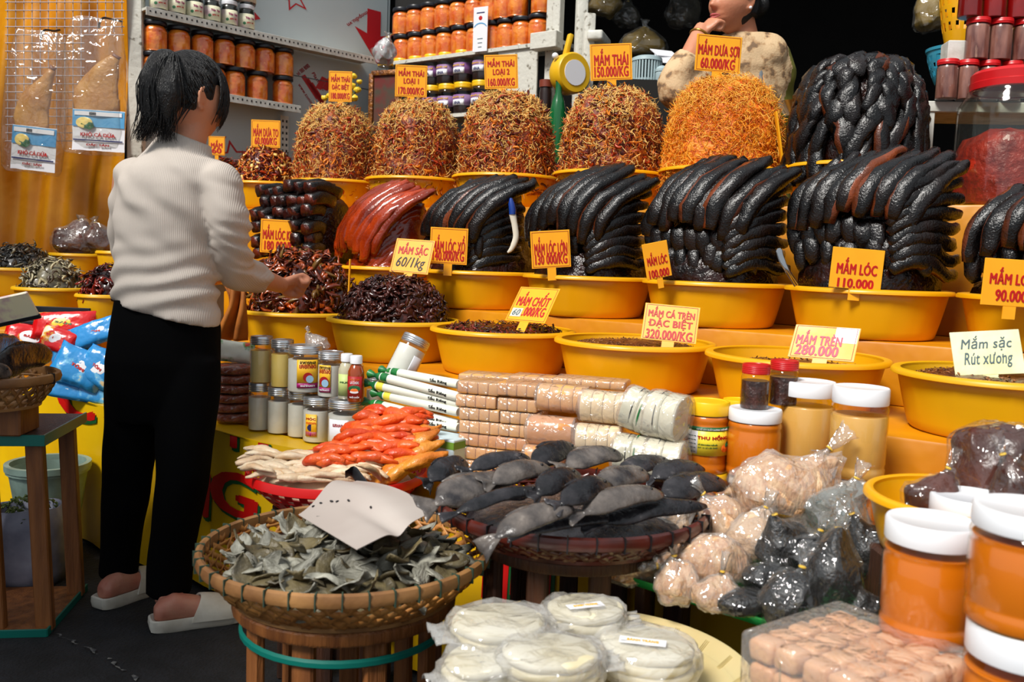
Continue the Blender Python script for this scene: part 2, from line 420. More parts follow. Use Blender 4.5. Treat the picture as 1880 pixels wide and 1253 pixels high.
# ------------------------------------------------------------------ basins
def basin_prof(R, H, t=.0035):
    rb = R * .80; rw = R * .925
    out = [(rb * .9, 0), (rb * .97, .001), (rb, .006)]
    for k in range(1, 7): out.append((rb + (rw - rb) * (k / 6) ** .9, .006 + (H - .022) * k / 6))
    inn = [(rw - t, H - .006)] + [(rb + (rw - rb) * k / 6 - t, .012 + (H - .022) * k / 6) for k in (4, 2, 0)] + [(rb * .9, .008), (.001, .008)]
    return out, inn
def make_basin(name, label, c, R, H, mat=None, group='yellow plastic basins on the stepped stall', stack=0):
    t = thing(name, label, 'basin', c, random.uniform(0, 6), group)
    out, inn = basin_prof(R, H)
    V, Fs = lathe([(.001, 0)] + out + inn, 96, cap=False)
    n = 96
    for i in range(3, 1 + len(out)):                       # fine mould seams down the side
        for k in range(4, n, 8):
            V[i * n + k, :2] *= 1.006
    mk('basin_wall', (V, Fs), mat or m_tub, t, sharp=50)
    rw = R * .925
    prof = [(rw - .0035, H - .008), (rw - .004, H - .001), (rw + .003, H + .0015), (R - .004, H), (R, H - .004), (R + .0005, H - .011), (R - .0025, H - .0125), (R - .004, H - .0075), (rw + .001, H - .010), (rw - .0035, H - .008)]
    mk('basin_rim', lathe(prof, 72, cap=False), mat or m_tub, t, sharp=60)
    return t
R1, H1 = .2265, .135
SP = .457
row1 = {k: L2W(-SP * i, 0, Z1 + .001) for k, i in zip('FEDCBA', range(-1, 5))}
row1['F'] = row1['F'] + Vector((.0, .0, 0))
row2 = {}
g0 = P(1593, 530, 2.558); g0.z = Z2 + .001
for k, i in zip('RGQLXZK', range(-1, 6)): row2[k] = g0 - U * (SP * i)
h0 = P(1326, 320, 3.258); h0.z = Z3 + .001; h1 = P(1122, 320, 3.52); h1.z = h0.z
dirn = (P(494, 320, 4.68) - h1); dirn.z = 0
row3 = {'B': h0 + (h0 - h1), 'T': h0, 'S': h1}
for q, i in zip('PONM', range(1, 5)): row3[q] = h1 + dirn * (i / 4)
row3['W'] = P(414, 325, 4.70)
for q in row3: row3[q].z = Z3 + .001
names1 = {'A': 'basin of glistening mixed pickle under the customer\'s hand', 'B': 'basin heaped with maroon pickled strips at the front', 'C': 'front basin of red chopped paste with the slanted price board',
          'D': 'front basin of brown paste with the three-line price board', 'E': 'front basin with the faded, half-bleached price board', 'F': 'front basin with the handwritten cream note'}
for k in 'ABCDEF':
    make_basin('plastic_basin', 'yellow plastic ' + names1[k], row1[k], R1, H1, m_tub2 if k in 'ABF' else m_tub)
names2 = {'R': 'basin of dark fish at the right edge of the middle step', 'G': 'basin of fish beside the steel spoon', 'Q': 'basin of fish with the tilted board cut by its rim', 'L': 'basin of fish just right of the knife heap',
          'X': 'basin of fish with the white-handled knife', 'Z': 'basin under the red fish fan', 'K': 'basin under the dark cut fish blocks'}
for i, k in enumerate('RGQLXZK'):
    make_basin('plastic_basin', 'yellow plastic ' + names2[k], row2[k] + Vector((0, 0, .0)), R1, H1, m_tub)
names3 = {'B': 'basin under the black scaly fish mound', 'T': 'basin under the bright orange shredded mound', 'S': 'basin under the shredded mound next to the bright orange one', 'P': 'basin under the shredded mound behind the knife heap', 'O': 'basin under the shredded mound behind the red fish fan',
          'W': 'basin behind the customer\'s collar at the far end', 'N': 'basin under the leftmost of the four straw shredded mounds', 'M': 'basin under the small loose amber pickle mound'}
for k in 'BTSPONMW':
    make_basin('plastic_basin', 'yellow plastic ' + names3[k], row3[k], R1 * (.56 if k == 'W' else 1.0), H1, m_tub)

# ------------------------------------------------------------------ shredded mounds on the top step
def dome_pt(R, H, th, ph, e1=.55, e2=.62):
    c, s = math.cos(ph), math.sin(ph)
    r = R * max(c, 0) ** e1
    return np.array((r * math.cos(th), r * math.sin(th), H * max(s, 0) ** e2))
def dome(R, H, nu=48, nv=16, seed=0, amp=.012, e1=.55, e2=.62, fr=9):
    V = []; Fs = []
    for j in range(nv + 1):
        ph = PI / 2 * j / nv * .995
        for i in range(nu):
            q = dome_pt(R, H, 2 * PI * i / nu, ph, e1, e2)
            n = noise.noise_vector(Vector((q[0] * fr + seed, q[1] * fr, q[2] * fr + seed)))
            V.append(q + amp * np.array(n))
    for j in range(nv):
        for i in range(nu):
            a, b = j * nu + i, j * nu + (i + 1) % nu; Fs.append((a, b, b + nu, a + nu))
    Fs.append(tuple(range(nv * nu, nv * nu + nu))); Fs.append(tuple(range(nu - 1, -1, -1)))
    return np.array(V), Fs
def strands(R, H, n, ln, wd, seed, mix, flat=.45, seg=6, e1=.55, e2=.62, lift=.006, curl=1.0, topbias=None, nmat0=1):
    """many little curled shreds lying on a dome: one mesh"""
    rg = np.random.default_rng(seed)
    V = []; Fs = []; MI = []
    for q in range(n):
        th = rg.uniform(0, 2 * PI); ph = math.asin(min(.999, rg.uniform(0, 1) ** (1 / e2))) if rg.random() < .78 else rg.uniform(.3, 1.45)
        p = dome_pt(R, H, th, ph, e1, e2)
        eps = .01
        t1 = dome_pt(R, H, th + eps, ph, e1, e2) - p; t2 = dome_pt(R, H, th, min(ph + eps, 1.56), e1, e2) - p
        nr = np.cross(t1, t2); nl = np.linalg.norm(nr)
        nr = nr / nl if nl > 1e-9 else np.array((0, 0, 1.0))
        t1 = t1 / (np.linalg.norm(t1) + 1e-9); t2 = np.cross(nr, t1)
        a = rg.uniform(0, 2 * PI); l = ln * rg.uniform(.5, 1.4); wv = wd * rg.uniform(.6, 1.5)
        k1 = rg.normal(0, 1.6) * curl; k2 = rg.normal(0, .7) * curl
        c = p + nr * rg.uniform(-.2, 1) * lift
        ang = a; up = rg.normal(.15, .35); o = len(V)
        for i in range(seg + 1):
            dv = (math.cos(ang) * t1 + math.sin(ang) * t2) * math.cos(up) + nr * math.sin(up)
            sd = np.cross(dv, nr); sn = np.linalg.norm(sd); sd = sd / (sn + 1e-9); nn = np.cross(sd, dv)
            tp = wv * (1 if 0 < i < seg else .35)
            V += [c + sd * tp, c - sd * tp, c + nn * tp * flat * 2]
            c = c + dv * l / seg; ang += k1 / seg * 1.6; up += (k2 - up * 1.2) / seg
        for i in range(seg):
            b = o + i * 3
            for x in range(3): Fs.append((b + x, b + (x + 1) % 3, b + 3 + (x + 1) % 3, b + 3 + x))
        mm = nmat0 + int(rg.choice(len(mix), p=mix))
        if topbias is not None and p[2] > H * .72 and rg.random() < topbias: mm = nmat0  # paler tops: partly the shreds' own tone, partly painted light from above
        MI += [mm] * (seg * 3)
    return np.array(V), Fs, MI
def shred_mound(name, label, cat, c, R, H, mats, mix, seed, n=3600, ln=.034, wd=.0011, topbias=.5, e1=.6, e2=.74, group=None, core=None, **k):
    D = dome(R, H, 64, 24, seed, .016, e1, e2, 13)
    S = strands(R, H, n, ln, wd, seed, mix, e1=e1, e2=e2, topbias=topbias, **k)
    big = strands(R, H, n // 9, ln * 1.05, wd * 3, seed + 50, [0.0] + [1 / (len(mix) - 1)] * (len(mix) - 1), e1=e1, e2=e2, flat=.25, lift=.003) if core is None else None
    parts = [D, S[:2]] + ([big[:2]] if big else [])
    mi = [len(mats) - 1] * len(D[1]) + S[2] + (big[2] if big else [])
    mi = [0 if i == len(mats) - 1 and q < len(D[1]) else i for q, i in enumerate(mi)]
    o = mk(name, J(*parts), mats, None, c, mi=mi, rz=seed, sharp=0)
    return tag(o, label, cat, group, 'stuff')
tmix = [m_shredbed, m_straw, m_amber, m_rust, m_maroon]
def ztop(py, px, d): return P(px, py, d).z
RH = .017
for k, px0, px1, pyt, lab, sd in (('S', 1027, 1218, 152, 'straw and rust shredded mound next to the bright orange mound', 11), ('P', 842, 1018, 160, 'straw and rust shredded mound behind the knife heap', 12),
                                  ('O', 684, 846, 177, 'straw and rust shredded mound behind the red fish fan', 13), ('N', 541, 692, 185, 'straw and rust shredded mound, leftmost of the four', 14)):
    c = row3[k] + Vector((0, 0, .06)); Rr = (px1 - px0) / 2 * (c.y - .05) / F_PX * .97
    cx = P((px0 + px1) / 2, 300, c.y); c.x = cx.x
    shred_mound('shredded_papaya_mound', lab, 'food mound', c, Rr, ztop(pyt, (px0 + px1) / 2, c.y - .05) - c.z - .022, tmix, [.33, .27, .23, .17], sd, n=7000, topbias=.72, wd=.0014)
c = row3['T'] + Vector((0, 0, .06)); c.x = P(1327, 300, c.y).x
shred_mound('shredded_papaya_mound', 'bright orange finely shredded mound in front of the vendor', 'food mound', c, .205, ztop(132, 1326, c.y - .05) - c.z - .022, [m_orbed, m_or3, m_or1, m_or2, m_or2], [.34, .40, .24, .02], 15, n=11000, ln=.038, wd=.0011, topbias=.6, core=0)
c = row3['M'] + Vector((0, 0, .06)); c.x = P(488, 300, c.y).x
shred_mound('pickle_mound', 'small loose amber pickle mound left of the shredded mounds', 'food mound', c, .15, ztop(272, 488, c.y) - c.z, [m_maroon, m_amber, m_maroon, m_rust, m_straw], [.4, .28, .2, .12], 16, n=1500, ln=.036, wd=.0034, topbias=0, e1=.8, e2=.9)

shred_mound('pickle_mound', 'dark loose pickle mound behind the customer\'s collar', 'food mound', row3['W'] + Vector((0, 0, .08)), .095, .16, [m_maroon, m_rust, m_maroon, m_amber, m_maroon], [.5, .2, .2, .1], 18, n=700, ln=.04, wd=.004, topbias=0, e1=.8, e2=.9)

# ------------------------------------------------------------------ heaps of fermented fish on the middle step
def fish_vf(pts, W, Hh, prof=None, n=10, m=15, seed=0.0, side=None, e=.85, amp=.13):
    prof = prof or [.62, .84, .95, 1, .98, .97, .9, .86, .78, .74, .62]
    p = catmull(pts, m)
    rad = []
    for i in range(m + 1):
        t = i / m * (len(prof) - 1); k = min(int(t), len(prof) - 2); q = prof[k] + (prof[k + 1] - prof[k]) * (t - k)
        rad.append((W / 2 * q, Hh / 2 * (q * .9 + .1)))
    vf = jit(tube(p, rad, n, side=side, e=e), W * amp, 22, seed)
    return jit(vf, W * amp * .55, 70, seed + 3)
def put_fish(name, vf, mat, label, cat, group, flesh=None, n=10):
    c = (vf[0].min(0) + vf[0].max(0)) / 2; c[2] = vf[0][:, 2].min()
    mi = None
    if flesh is not None:                                  # the cut belly edge shows brown flesh
        ks = random.choice([(4, 5, 6), (5, 6), (8, 9), (4, 5, 9), (6,), ()]); q = len(vf[1]) - 2
        mi = [1 if (i < q and i % n in ks) or i >= q else 0 for i in range(len(vf[1]))]
    o = mk(name, (vf[0] - c, vf[1]), [mat, flesh] if flesh is not None else mat, None, Vector(c), sharp=0, mi=mi)
    return tag(o, label, cat, group)
def heap_W(c, a, b, z):
    w_ = Vector(c) + U * a + N * b; return np.array((w_.x, w_.y, RIM2 + z))
RIM2 = Z2 + H1
def fish_heap(c, where, n=9, zt=.385, zl=.19, slant=.07, a0=-.185, a1=.13, W=.056, mat=None, seed=1, right=8, mat2=None, stubs=1, aw=.165, core=None, flat=.78, bm=.3):
    rnd = random.Random(seed)
    mat = mat or m_fish; mat2 = mat2 or m_fish_brown
    D = jit(T(dome(aw, zt - .01, 44, 16, seed, .016, .5, .62, 14), sc=(1, .9, 1)), .010, 42, seed)
    base = Vector(c) + U * .01; base.z = RIM2 - .045
    tag(mk('fish_paste', D, core or m_paste, None, base, ROT, sharp=0), 'wet paste and scraps inside the ' + where, 'fish paste', None, 'stuff')
    D = jit(dome(.188, zl - .01, 48, 14, seed + 7, .010, .7, .8, 14), .010, 46, seed + 2)
    base = Vector(c); base.z = RIM2 - .022
    tag(mk('fish_scraps', D, core or m_paste, None, base, ROT, sharp=0), 'wet heaped scraps filling the basin of the ' + where, 'fish scraps', None, 'stuff')
    g = 'fish stacked in the ' + where
    for i in range(n):
        q = i / (n - 1)
        a = a0 + (a1 - a0) * q + rnd.uniform(-.005, .005)
        dz = -.035 * max(0, q - .65) / .35 - .03 * max(0, .2 - q) / .2 + rnd.uniform(-.014, .010)
        ba = rnd.uniform(-.006, .006); bf = -.178 * math.sqrt(max(.2, 1 - (a / .232) ** 2))
        pts = [heap_W(c, a - .004, bf + ba, zl + dz + rnd.uniform(-.02, .015)), heap_W(c, a + slant * .10, bf + ba + .002, zl + .07 + dz), heap_W(c, a + slant * .5, bf * .76 + ba, zl + (zt - zl) * .66 + dz), heap_W(c, a + slant * .95, bf * .38, zt - .028 + dz), heap_W(c, a + slant * 1.15, -.02 + rnd.uniform(-.012, .012), zt - .004 + dz)]
        mm = mat if rnd.random() > bm else mat2
        put_fish('fermented_fish', fish_vf(pts, W * rnd.uniform(.9, 1.12), W * flat, seed=seed * 3 + i, side=tuple(U)), mat, 'fermented fish, %s on top of the %s' % (nth(i, n), where), 'fish', g, mat2)
    for j in range(right):
        q = j / max(1, right - 1)
        z0, z1 = zl + .03 - .17 * q, zt - .055 - (zt - .10) * q
        e = rnd.uniform(-.012, .014)
        pts = [heap_W(c, a1 - .055 + .02 * q, -.165, z0), heap_W(c, a1 - .01 + .015 * q, -.15, z0 + .03 + .02 * (1 - q)), heap_W(c, a1 + .04 + .01 * q, -.10, (z0 + z1) / 2 + .028), heap_W(c, a1 + .075, -.045, z1), heap_W(c, a1 + .085 + e, .0, z1 + .004)]
        mm = mat if rnd.random() > bm else mat2
        put_fish('fermented_fish', fish_vf(pts, W * .8, W * .62, seed=seed * 5 + j, side=(.2, .1, 1)), mat, 'fermented fish, %s down the right side of the %s' % ((ORD[j] if j else 'topmost'), where), 'fish', g, mat2)
    for r in range(stubs):
        for i in range(n):
            a = a0 + .004 + (a1 - a0) * i / (n - 1) + rnd.uniform(-.012, .012) + .02 * r
            zt2 = zl - .03 - .055 * r + rnd.uniform(-.015, .01)
            bf = -.165 * math.sqrt(max(.2, 1 - (a / .225) ** 2)); pts = [heap_W(c, a + .01, bf + .006, zt2 - .05), heap_W(c, a + .004, bf, zt2 - .02), heap_W(c, a, bf + .003, zt2 + .02), heap_W(c, a, bf + .03, zt2 + .03)]
            put_fish('fish_end', fish_vf(pts, W * rnd.uniform(.7, .95), W * .5, [.5, .9, 1, .95, .7], m=8, seed=seed * 7 + i + r * 20, side=tuple(U)), mat, 'short dark fish end hanging low on the ' + where, 'fish end', 'fish ends low on the ' + where)
fish_heap(row2['G'], 'heap beside the steel spoon', n=9, zt=.385, zl=.19, seed=21, slant=.085, stubs=2)
fish_heap(row2['Q'], 'heap behind the tilted board', n=9, zt=.375, zl=.16, seed=22, slant=.095, stubs=2)
fish_heap(row2['L'], 'heap just right of the knife', n=8, zt=.365, zl=.15, seed=23, slant=.11, a0=-.17, a1=.12)
fish_heap(row2['X'], 'heap holding the knife', n=7, zt=.35, zl=.13, seed=24, slant=.14, a0=-.19, a1=.08, W=.06, bm=.45)
fish_heap(row2['R'], 'heap at the right edge', n=8, zt=.30, zl=.12, seed=25, slant=.08)
fish_heap(row2['Z'], 'red fish fan', n=11, zt=.33, zl=.07, seed=26, slant=.15, a0=-.20, a1=.06, W=.058, mat=m_redfish, mat2=m_redfish, right=12, stubs=0, core=m_redfish, flat=.6)
# cut blocks: short thick fillets with dark skin on top and red-brown cut faces
m_cut = M('cut_fish_face', (92, 30, 12), .35, (44, 10, 6), s=20, bump=.5, bs=80, var=.3, coat=.3)
def cut_block(c, l, wd, h, yaw, tilt, label):
    vf = tube(catmull([(-l / 2, 0, 0), (-l / 6, 0, .012), (l / 6, 0, .012), (l / 2, 0, -.004)], 9), [(wd / 2 * q, h / 2) for q in (.8, .9, 1, 1, 1, 1, 1, .95, .9, .75)], 12, side=(0, 1, 0), e=.55)
    vf = jit(jit(vf, .006, 20, yaw), .003, 60, yaw)
    mi = [0 if np.mean([vf[0][i][2] for i in f]) > -.004 else 1 for f in vf[1]]; mi[-1] = mi[-2] = 1
    o = mk('cut_fish_block', vf, [m_fish, m_cut], None, c, mi=mi, rot=(tilt, random.uniform(-.1, .1), yaw), sharp=0)
    tag(o, label, 'fish block', 'cut fish blocks in the basin left of the red fan')
ck = row2['K']
dk = jit(dome(.17, .33, 32, 10, 3, .012, .35, .5), .006, 30, 1)
tag(mk('fish_paste', dk, m_paste, None, Vector((ck.x, ck.y, RIM2 - .04)), ROT, sharp=0), 'dark wet core of the cut fish block pile', 'fish paste', None, 'stuff')
for r, (zz, nn, bb) in enumerate(((.305, 6, -.075), (.255, 6, -.105), (.205, 6, -.115), (.150, 6, -.12), (.095, 6, -.125), (.045, 6, -.125))):
    for i in range(nn):
        a = -.155 + .29 * i / (nn - 1) + .012 * (r % 2)
        p_ = Vector(heap_W(ck, a, bb + random.uniform(-.014, .012), zz + random.uniform(-.012, .008)))
        cut_block(p_, random.uniform(.16, .21) if r == 0 else random.uniform(.11, .15), random.uniform(.054, .072), random.uniform(.046, .060), ROT + math.radians(100 if r else 84) + random.uniform(-.32, .26), 0, '%s dark cut fish block in the %s layer of the block pile' % (nth(i, nn), ['top', 'second', 'third', 'fourth', 'fifth', 'lowest'][r]))
# the black mound at the back right: fish laid like scales
cb = row3['B']; D = dome(.185, .40, 40, 14, 5, .012, .5, .65)
tag(mk('fish_paste', D, m_paste, None, Vector((cb.x, cb.y, Z3 + .06)), 0, sharp=0), 'dark core of the black scaly fish mound', 'fish paste', None, 'stuff')
rnd = random.Random(5); off = np.array((cb.x, cb.y, Z3 + .06)); zone = ['lowest', 'middle', 'upper', 'topmost']; k_ = 0
for r, (ph0, nn, zn) in enumerate(((.03, 12, 0), (.20, 13, 0), (.40, 13, 1), (.60, 12, 1), (.80, 11, 2), (1.02, 9, 2), (1.25, 6, 3), (1.42, 4, 3))):
    for i in range(nn):
        th = PI + PI * 1.2 * (i + .5 * (r % 2)) / nn - .3 + rnd.uniform(-.10, .10); ph = ph0 + rnd.uniform(-.06, .06); sk = rnd.uniform(-.15, .38)
        pt = [dome_pt(R_, .40 + .012 * (j > 0), th + sk * (j - 1) * .5, min(1.5, max(.01, ph + (j - 1) * .17)), .5, .65) for j, R_ in enumerate((.208, .212, .202, .186))]
        vf = fish_vf([q + off for q in pt], .062 * rnd.uniform(.75, 1.15), .034, [.45, .85, 1, 1, .9, .6, .3], m=10, seed=r * 17 + i, side=(-math.sin(th), math.cos(th), 0), amp=.2)
        put_fish('fermented_fish', vf, m_fish, 'dark flattened fish in the %s zone of the black scaly mound' % zone[zn], 'fish', 'fish in the %s zone of the black scaly mound' % zone[zn], m_fish_brown if rnd.random() < .22 else None)
# ------------------------------------------------------------------ price boards
def board(label, px, py, d, wpx, hpx, lines, yaw=0.0, lean=0.0, roll=0.0, mat=None, border=True, ink=None, stick=.08, th=.003, extra=None, trueasp=1.0):
    """a lettered board seen centred at a pixel, d metres out. lines: (text, y -1..1, width 0..1, height 0..1, material)"""
    s = d / F_PX; W, Hh = wpx * s / max(.3, math.cos(yaw)), hpx * s / max(.5, math.cos(lean))
    t = thing('price_board', label, 'price sign', P(px, py, d), 0, 'price boards stuck in the food')
    Mx = Matrix.Rotation(yaw, 4, 'Z') @ Matrix.Rotation(-lean, 4, 'X') @ Matrix.Rotation(roll, 4, 'Y') @ Matrix.Rotation(PI / 2, 4, 'X')
    mk('board', TM(rbox(W, Hh, th, min(.001, th * .3), 1), Mx), mat or m_sign, t)
    z = th / 2 + .0003
    if border:
        fw, fh, b = W * .46, Hh * .46, .0012
        mk('border', TM(J(box(2 * fw, b, .0006, (0, fh, z)), box(2 * fw, b, .0006, (0, -fh, z)), box(b, 2 * fh, .0006, (fw, 0, z)), box(b, 2 * fh, .0006, (-fw, 0, z))), Mx), m_redd, t, smooth=False)
    for ln in lines:
        tx, y, lw, lh = ln[:4]; mt = ln[4] if len(ln) > 4 else (ink or m_red); sh = ln[5] if len(ln) > 5 else 0
        acc = any(ch in 'ẮĂĐẶỚỒỔỐỆỦƯẤÓÁ' for ch in tx) and tx.isupper()
        vf = text_fit(tx, W * lw, Hh * lh * (1.22 if acc else 1.05), .030 if sh == 0 else .008, .0005, sh)
        mk('lettering', TM((vf[0] + np.array((ln[6] * W if len(ln) > 6 else 0, y * Hh / 2, z + .0004)), vf[1]), Mx), mt, t, smooth=False)
    if extra: extra(t, Mx, W, Hh, z)
    if stick:
        mk('stick', TM(box(W * .22, stick, th * .8, (0, -Hh / 2 - stick / 2, 0)), Mx), mat or m_sign, t, smooth=False)
    return t
board('small orange board reading ĐẶC BIỆT 180.000/KG, leftmost above the shredded mounds', 625, 159, row3['N'].y - .07, 42, 54, [('MẮM THÁI', .56, .80, .215), ('ĐẶC BIỆT', -.03, .74, .21), ('180.000/KG', -.62, .80, .20)], stick=.06)
board('orange board reading LOẠI 1, second from left above the shredded mounds', 755, 149, row3['O'].y - .07, 57, 56, [('MẮM THÁI', .56, .80, .215), ('LOẠI 1', -.04, .48, .22), ('170.000/KG', -.62, .80, .22)], stick=.06, yaw=.05)
board('orange board reading LOẠI 2, third from left above the shredded mounds', 920, 132, row3['P'].y - .07, 60, 60, [('MẮM THÁI', .56, .80, .215), ('LOẠI 2', -.04, .50, .22), ('160.000/KG', -.60, .80, .22)], stick=.06, roll=-.06)
board('orange board reading 150.000/KG beside the slotted basket, fourth above the shredded mounds', 1122, 114, row3['S'].y - .07, 75, 64, [('MẮM THÁI', .28, .82, .38), ('150.000/KG', -.52, .82, .28)], stick=.06, roll=-.07)
board('large orange board reading 60.000/KG above the bright orange mound', 1319, 99, row3['T'].y - .07, 83, 64, [('MẮM DƯA SỢI', .25, .90, .42), ('60.000/KG', -.55, .76, .28)], stick=.06, roll=.03, yaw=.1)
board('orange board reading 60.000/KG over the small amber pickle mound', 488, 246, row3['M'].y - .06, 52, 49, [('MẮM DƯA TO', .25, .86, .38), ('60.000/KG', -.52, .76, .26)], stick=.06, yaw=.05)
board('orange board reading 180 000/KG against the pile of cut fish blocks', 517, 435, row2['K'].y - .20, 76, 61, [('MẮM LÓC KHÚC', .25, .88, .36), ('180 000/KG', -.55, .80, .26)], yaw=.06, stick=.05, roll=.03)
board('orange board reading 140.000/KG below the heap with the knife', 824, 452, row2['X'].y - .205, 69, 66, [('MẮM LÓC XỔ', .12, .86, .40), ('140.000/KG', -.55, .84, .26)], yaw=-.05, stick=.04, roll=.02)
board('orange board reading 130 000/KG in the basin right of the knife heap', 1011, 458, row2['L'].y - .19, 72, 68, [('MẮM LÓC LỚN', .20, .84, .40), ('130 000/KG', -.52, .82, .26)], yaw=.08, stick=.04, roll=-.09)
board('small tilted orange board half sunk behind a basin rim', 1206, 478, row2['Q'].y - .195, 48, 66, [('MẮM LÓC', .12, .80, .30), ('100.000', -.72, .80, .22)], border=False, yaw=.25, roll=-.22, stick=.03)
board('upright orange board reading 110.000 in the basin beside the steel spoon', 1573, 494, row2['G'].y - .19, 94, 74, [('MẮM LÓC', .12, .78, .34), ('110.000', -.72, .70, .22)], border=False, yaw=-.04, roll=.05, stick=.03)
board('orange board reading 90.000 at the right edge of the stall', 1858, 520, row2['R'].y - .19, 108, 86, [('MẮM LÓC', .28, .78, .30), ('90.000', -.55, .54, .24)], border=False, yaw=.0, roll=.03, stick=.03)
m_grey = M('pen_grey', (70, 90, 96), .6)
def patch(t, Mx, W, Hh, z):
    mk('white_patch', TM(box(W * .26, Hh * .24, .0006, (-W * .30, -Hh * .25, z + .0002)), Mx), m_white, t, smooth=False)
    vf = text_fit('60', W * .18, Hh * .17, .0, .0004, .25); mk('lettering', TM((vf[0] + np.array((-W * .30, -Hh * .25, z + .0008)), vf[1]), Mx), m_grey, t, smooth=False)
board('slanted orange board with a white patched price', 978, 560, row1['C'].y - .09, 72, 62, [('MẮM CHỐT', .30, .80, .34), ('.000/KG', -.42, .55, .26, m_red, 0, .12)], yaw=-.62, lean=.66, stick=.04, extra=patch)
board('three-line orange board reading 320.000/KG in the brown paste basin', 1231, 594, row1['D'].y - .12, 98, 66, [('MẮM CÁ TRÈN', .56, .84, .24), ('ĐẶC BIỆT', -.04, .80, .25), ('320.000/KG', -.66, .84, .24)], yaw=-.25, lean=.38, roll=.05, stick=.04)
m_fade = M('faded_board', (250, 206, 150), .3, (250, 190, 104), s=9)
m_fadei = M('faded_ink', (196, 92, 110), .5)
m_glare = M('glared', (240, 238, 236), .3)
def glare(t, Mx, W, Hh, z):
    mk('glare_corner', TM(box(W * .34, Hh * .46, .0005, (W * .31, Hh * .25, z)), Mx), m_glare, t, smooth=False)  # glare on the leaning board, painted as a white corner
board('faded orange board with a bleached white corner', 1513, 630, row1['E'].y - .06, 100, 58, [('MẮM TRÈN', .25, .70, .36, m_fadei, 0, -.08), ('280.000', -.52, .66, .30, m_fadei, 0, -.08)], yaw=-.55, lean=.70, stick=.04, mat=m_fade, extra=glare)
m_cream = M('cream_note', (224, 222, 160), .3, (236, 234, 190), s=12, bump=.25, bs=18)
board('cream note with blue handwriting in the rightmost front basin', 1812, 648, row1['F'].y - .04, 112, 78, [('Mắm sặc', .42, .74, .34, m_grey, .25), ('Rút xương', -.34, .70, .34, m_grey, .3)], yaw=-.3, lean=.45, roll=-.12, stick=.04, mat=m_cream, border=False)
board('tilted orange board with a black handwritten price on the maroon heap', 757, 471, row1['B'].y + .03, 74, 62, [('MẮM SẶC', .38, .76, .34), ('60/1kg', -.45, .74, .36, m_black, .25)], yaw=-.35, lean=.35, roll=.04, stick=.05)
board('orange board partly behind the customer, above the left basins', 226, 460, 3.35, 34, 54, [('MẮM', .30, .70, .30), ('80.000', -.40, .74, .24)], stick=.05)
board('orange board corner showing beside the customer\'s collar', 398, 268, row3['W'].y - .08, 30, 34, [('MẮM', .2, .7, .34), ('60', -.5, .6, .28)], stick=.05)
# a bare stick marker seen edge-on in the picked pickle
def slat(label, p0, p1, d, wd=.014, th=.003):
    a, b = P(*p0, d), P(*p1, d); c = (a + b) / 2; L = (b - a).length; dv = b - a
    tag(mk('price_marker', box(wd, th, L), m_sign, None, c, rot=(0, math.atan2(dv.x, dv.z), 0), smooth=False), label, 'marker stick')
slat('thin yellow slat standing between the two pickle basins', (640, 545), (643, 476), row1['A'].y - .14, .004, .02)
slat('thin orange slat leaning down the right of the bright orange mound', (1437, 306), (1424, 205), row3['T'].y - .20, .006, .02)

# ------------------------------------------------------------------ food in the front basins
m_pick = M('glossy_pickle', (96, 34, 10), .22, (168, 72, 20), s=16, bump=.4, bs=50, var=.35, coat=.4, spec=.7)
m_pick2 = M('dark_pickle', (46, 14, 8), .25, (96, 34, 12), s=16, bump=.4, bs=50, var=.3, coat=.3)
m_leaf = M('maroon_strip', (48, 18, 14), .33, (88, 36, 24), s=14, bump=.5, bs=60, coat=.2)
m_olive = M('olive_slice', (124, 92, 40), .3, (92, 58, 24), s=12, coat=.3)
m_rp = M('red_chop', (120, 26, 10), .3, coat=.3); m_rp2 = M('dark_chop', (50, 12, 8), .3, coat=.3)
m_brown = M('brown_paste', (112, 62, 26), .35, (72, 36, 14), s=60, bump=1.0, bs=130, bdist=.006, coat=.25)
m_grain = M('paste_grain', (156, 96, 48), .35, coat=.2)
m_tan = M('paste_dark_grain', (84, 44, 18), .35, coat=.2)
def flakes(R, H, n, ln, wd, seed, mix, e1=.9, e2=.9, thick=.25, lift=.012, nm0=1, seg=3):
    return strands(R, H, n, ln, wd, seed, mix, flat=thick, seg=seg, e1=e1, e2=e2, lift=lift, curl=.9, nmat0=nm0)
def food(name, label, cat, c, R, H, core, mats, mix, n, ln, wd, seed, e1=.9, e2=.9, amp=.012, lift=.012, thick=.25, seg=3):
    D = jit(dome(R, H, 64, 20, seed, amp, e1, e2, 16), min(.008, H * .12), 60, seed)
    S = flakes(R * .98, H, n, ln, wd, seed, mix, e1, e2, thick, lift, seg=seg)
    return tag(mk(name, J(D, S[:2]), [core] + mats, None, c, mi=[0] * len(D[1]) + S[2], sharp=0, rz=seed), label, cat, None, 'stuff')
zin = Vector((0, 0, H1 - .022))
food('pickle_heap', 'heap of glistening amber and maroon pickle strips at the customer\'s hand', 'food heap', row1['A'] + zin + Vector((.0, 0, 0)), .170, .222, m_pick2, [m_pick, m_pick2, m_olive], [.5, .36, .14], 1300, .046, .0075, 31, .75, .95, .03, .018)
food('pickle_heap', 'heap of dark maroon pickled strips under the handwritten-price board', 'food heap', row1['B'] + zin, .176, .152, m_leaf, [m_leaf, m_pick2, m_rp2], [.66, .22, .12], 1500, .030, .0075, 32, .8, 1.0, .022, .014)
food('chopped_paste', 'red chopped paste filling the basin with the patched board', 'food heap', row1['C'] + Vector((0, 0, H1 - .022)), .184, .03, m_rp2, [m_rp, m_rp2, m_olive], [.5, .38, .12], 800, .018, .0034, 33, .5, .8, .005, .006)
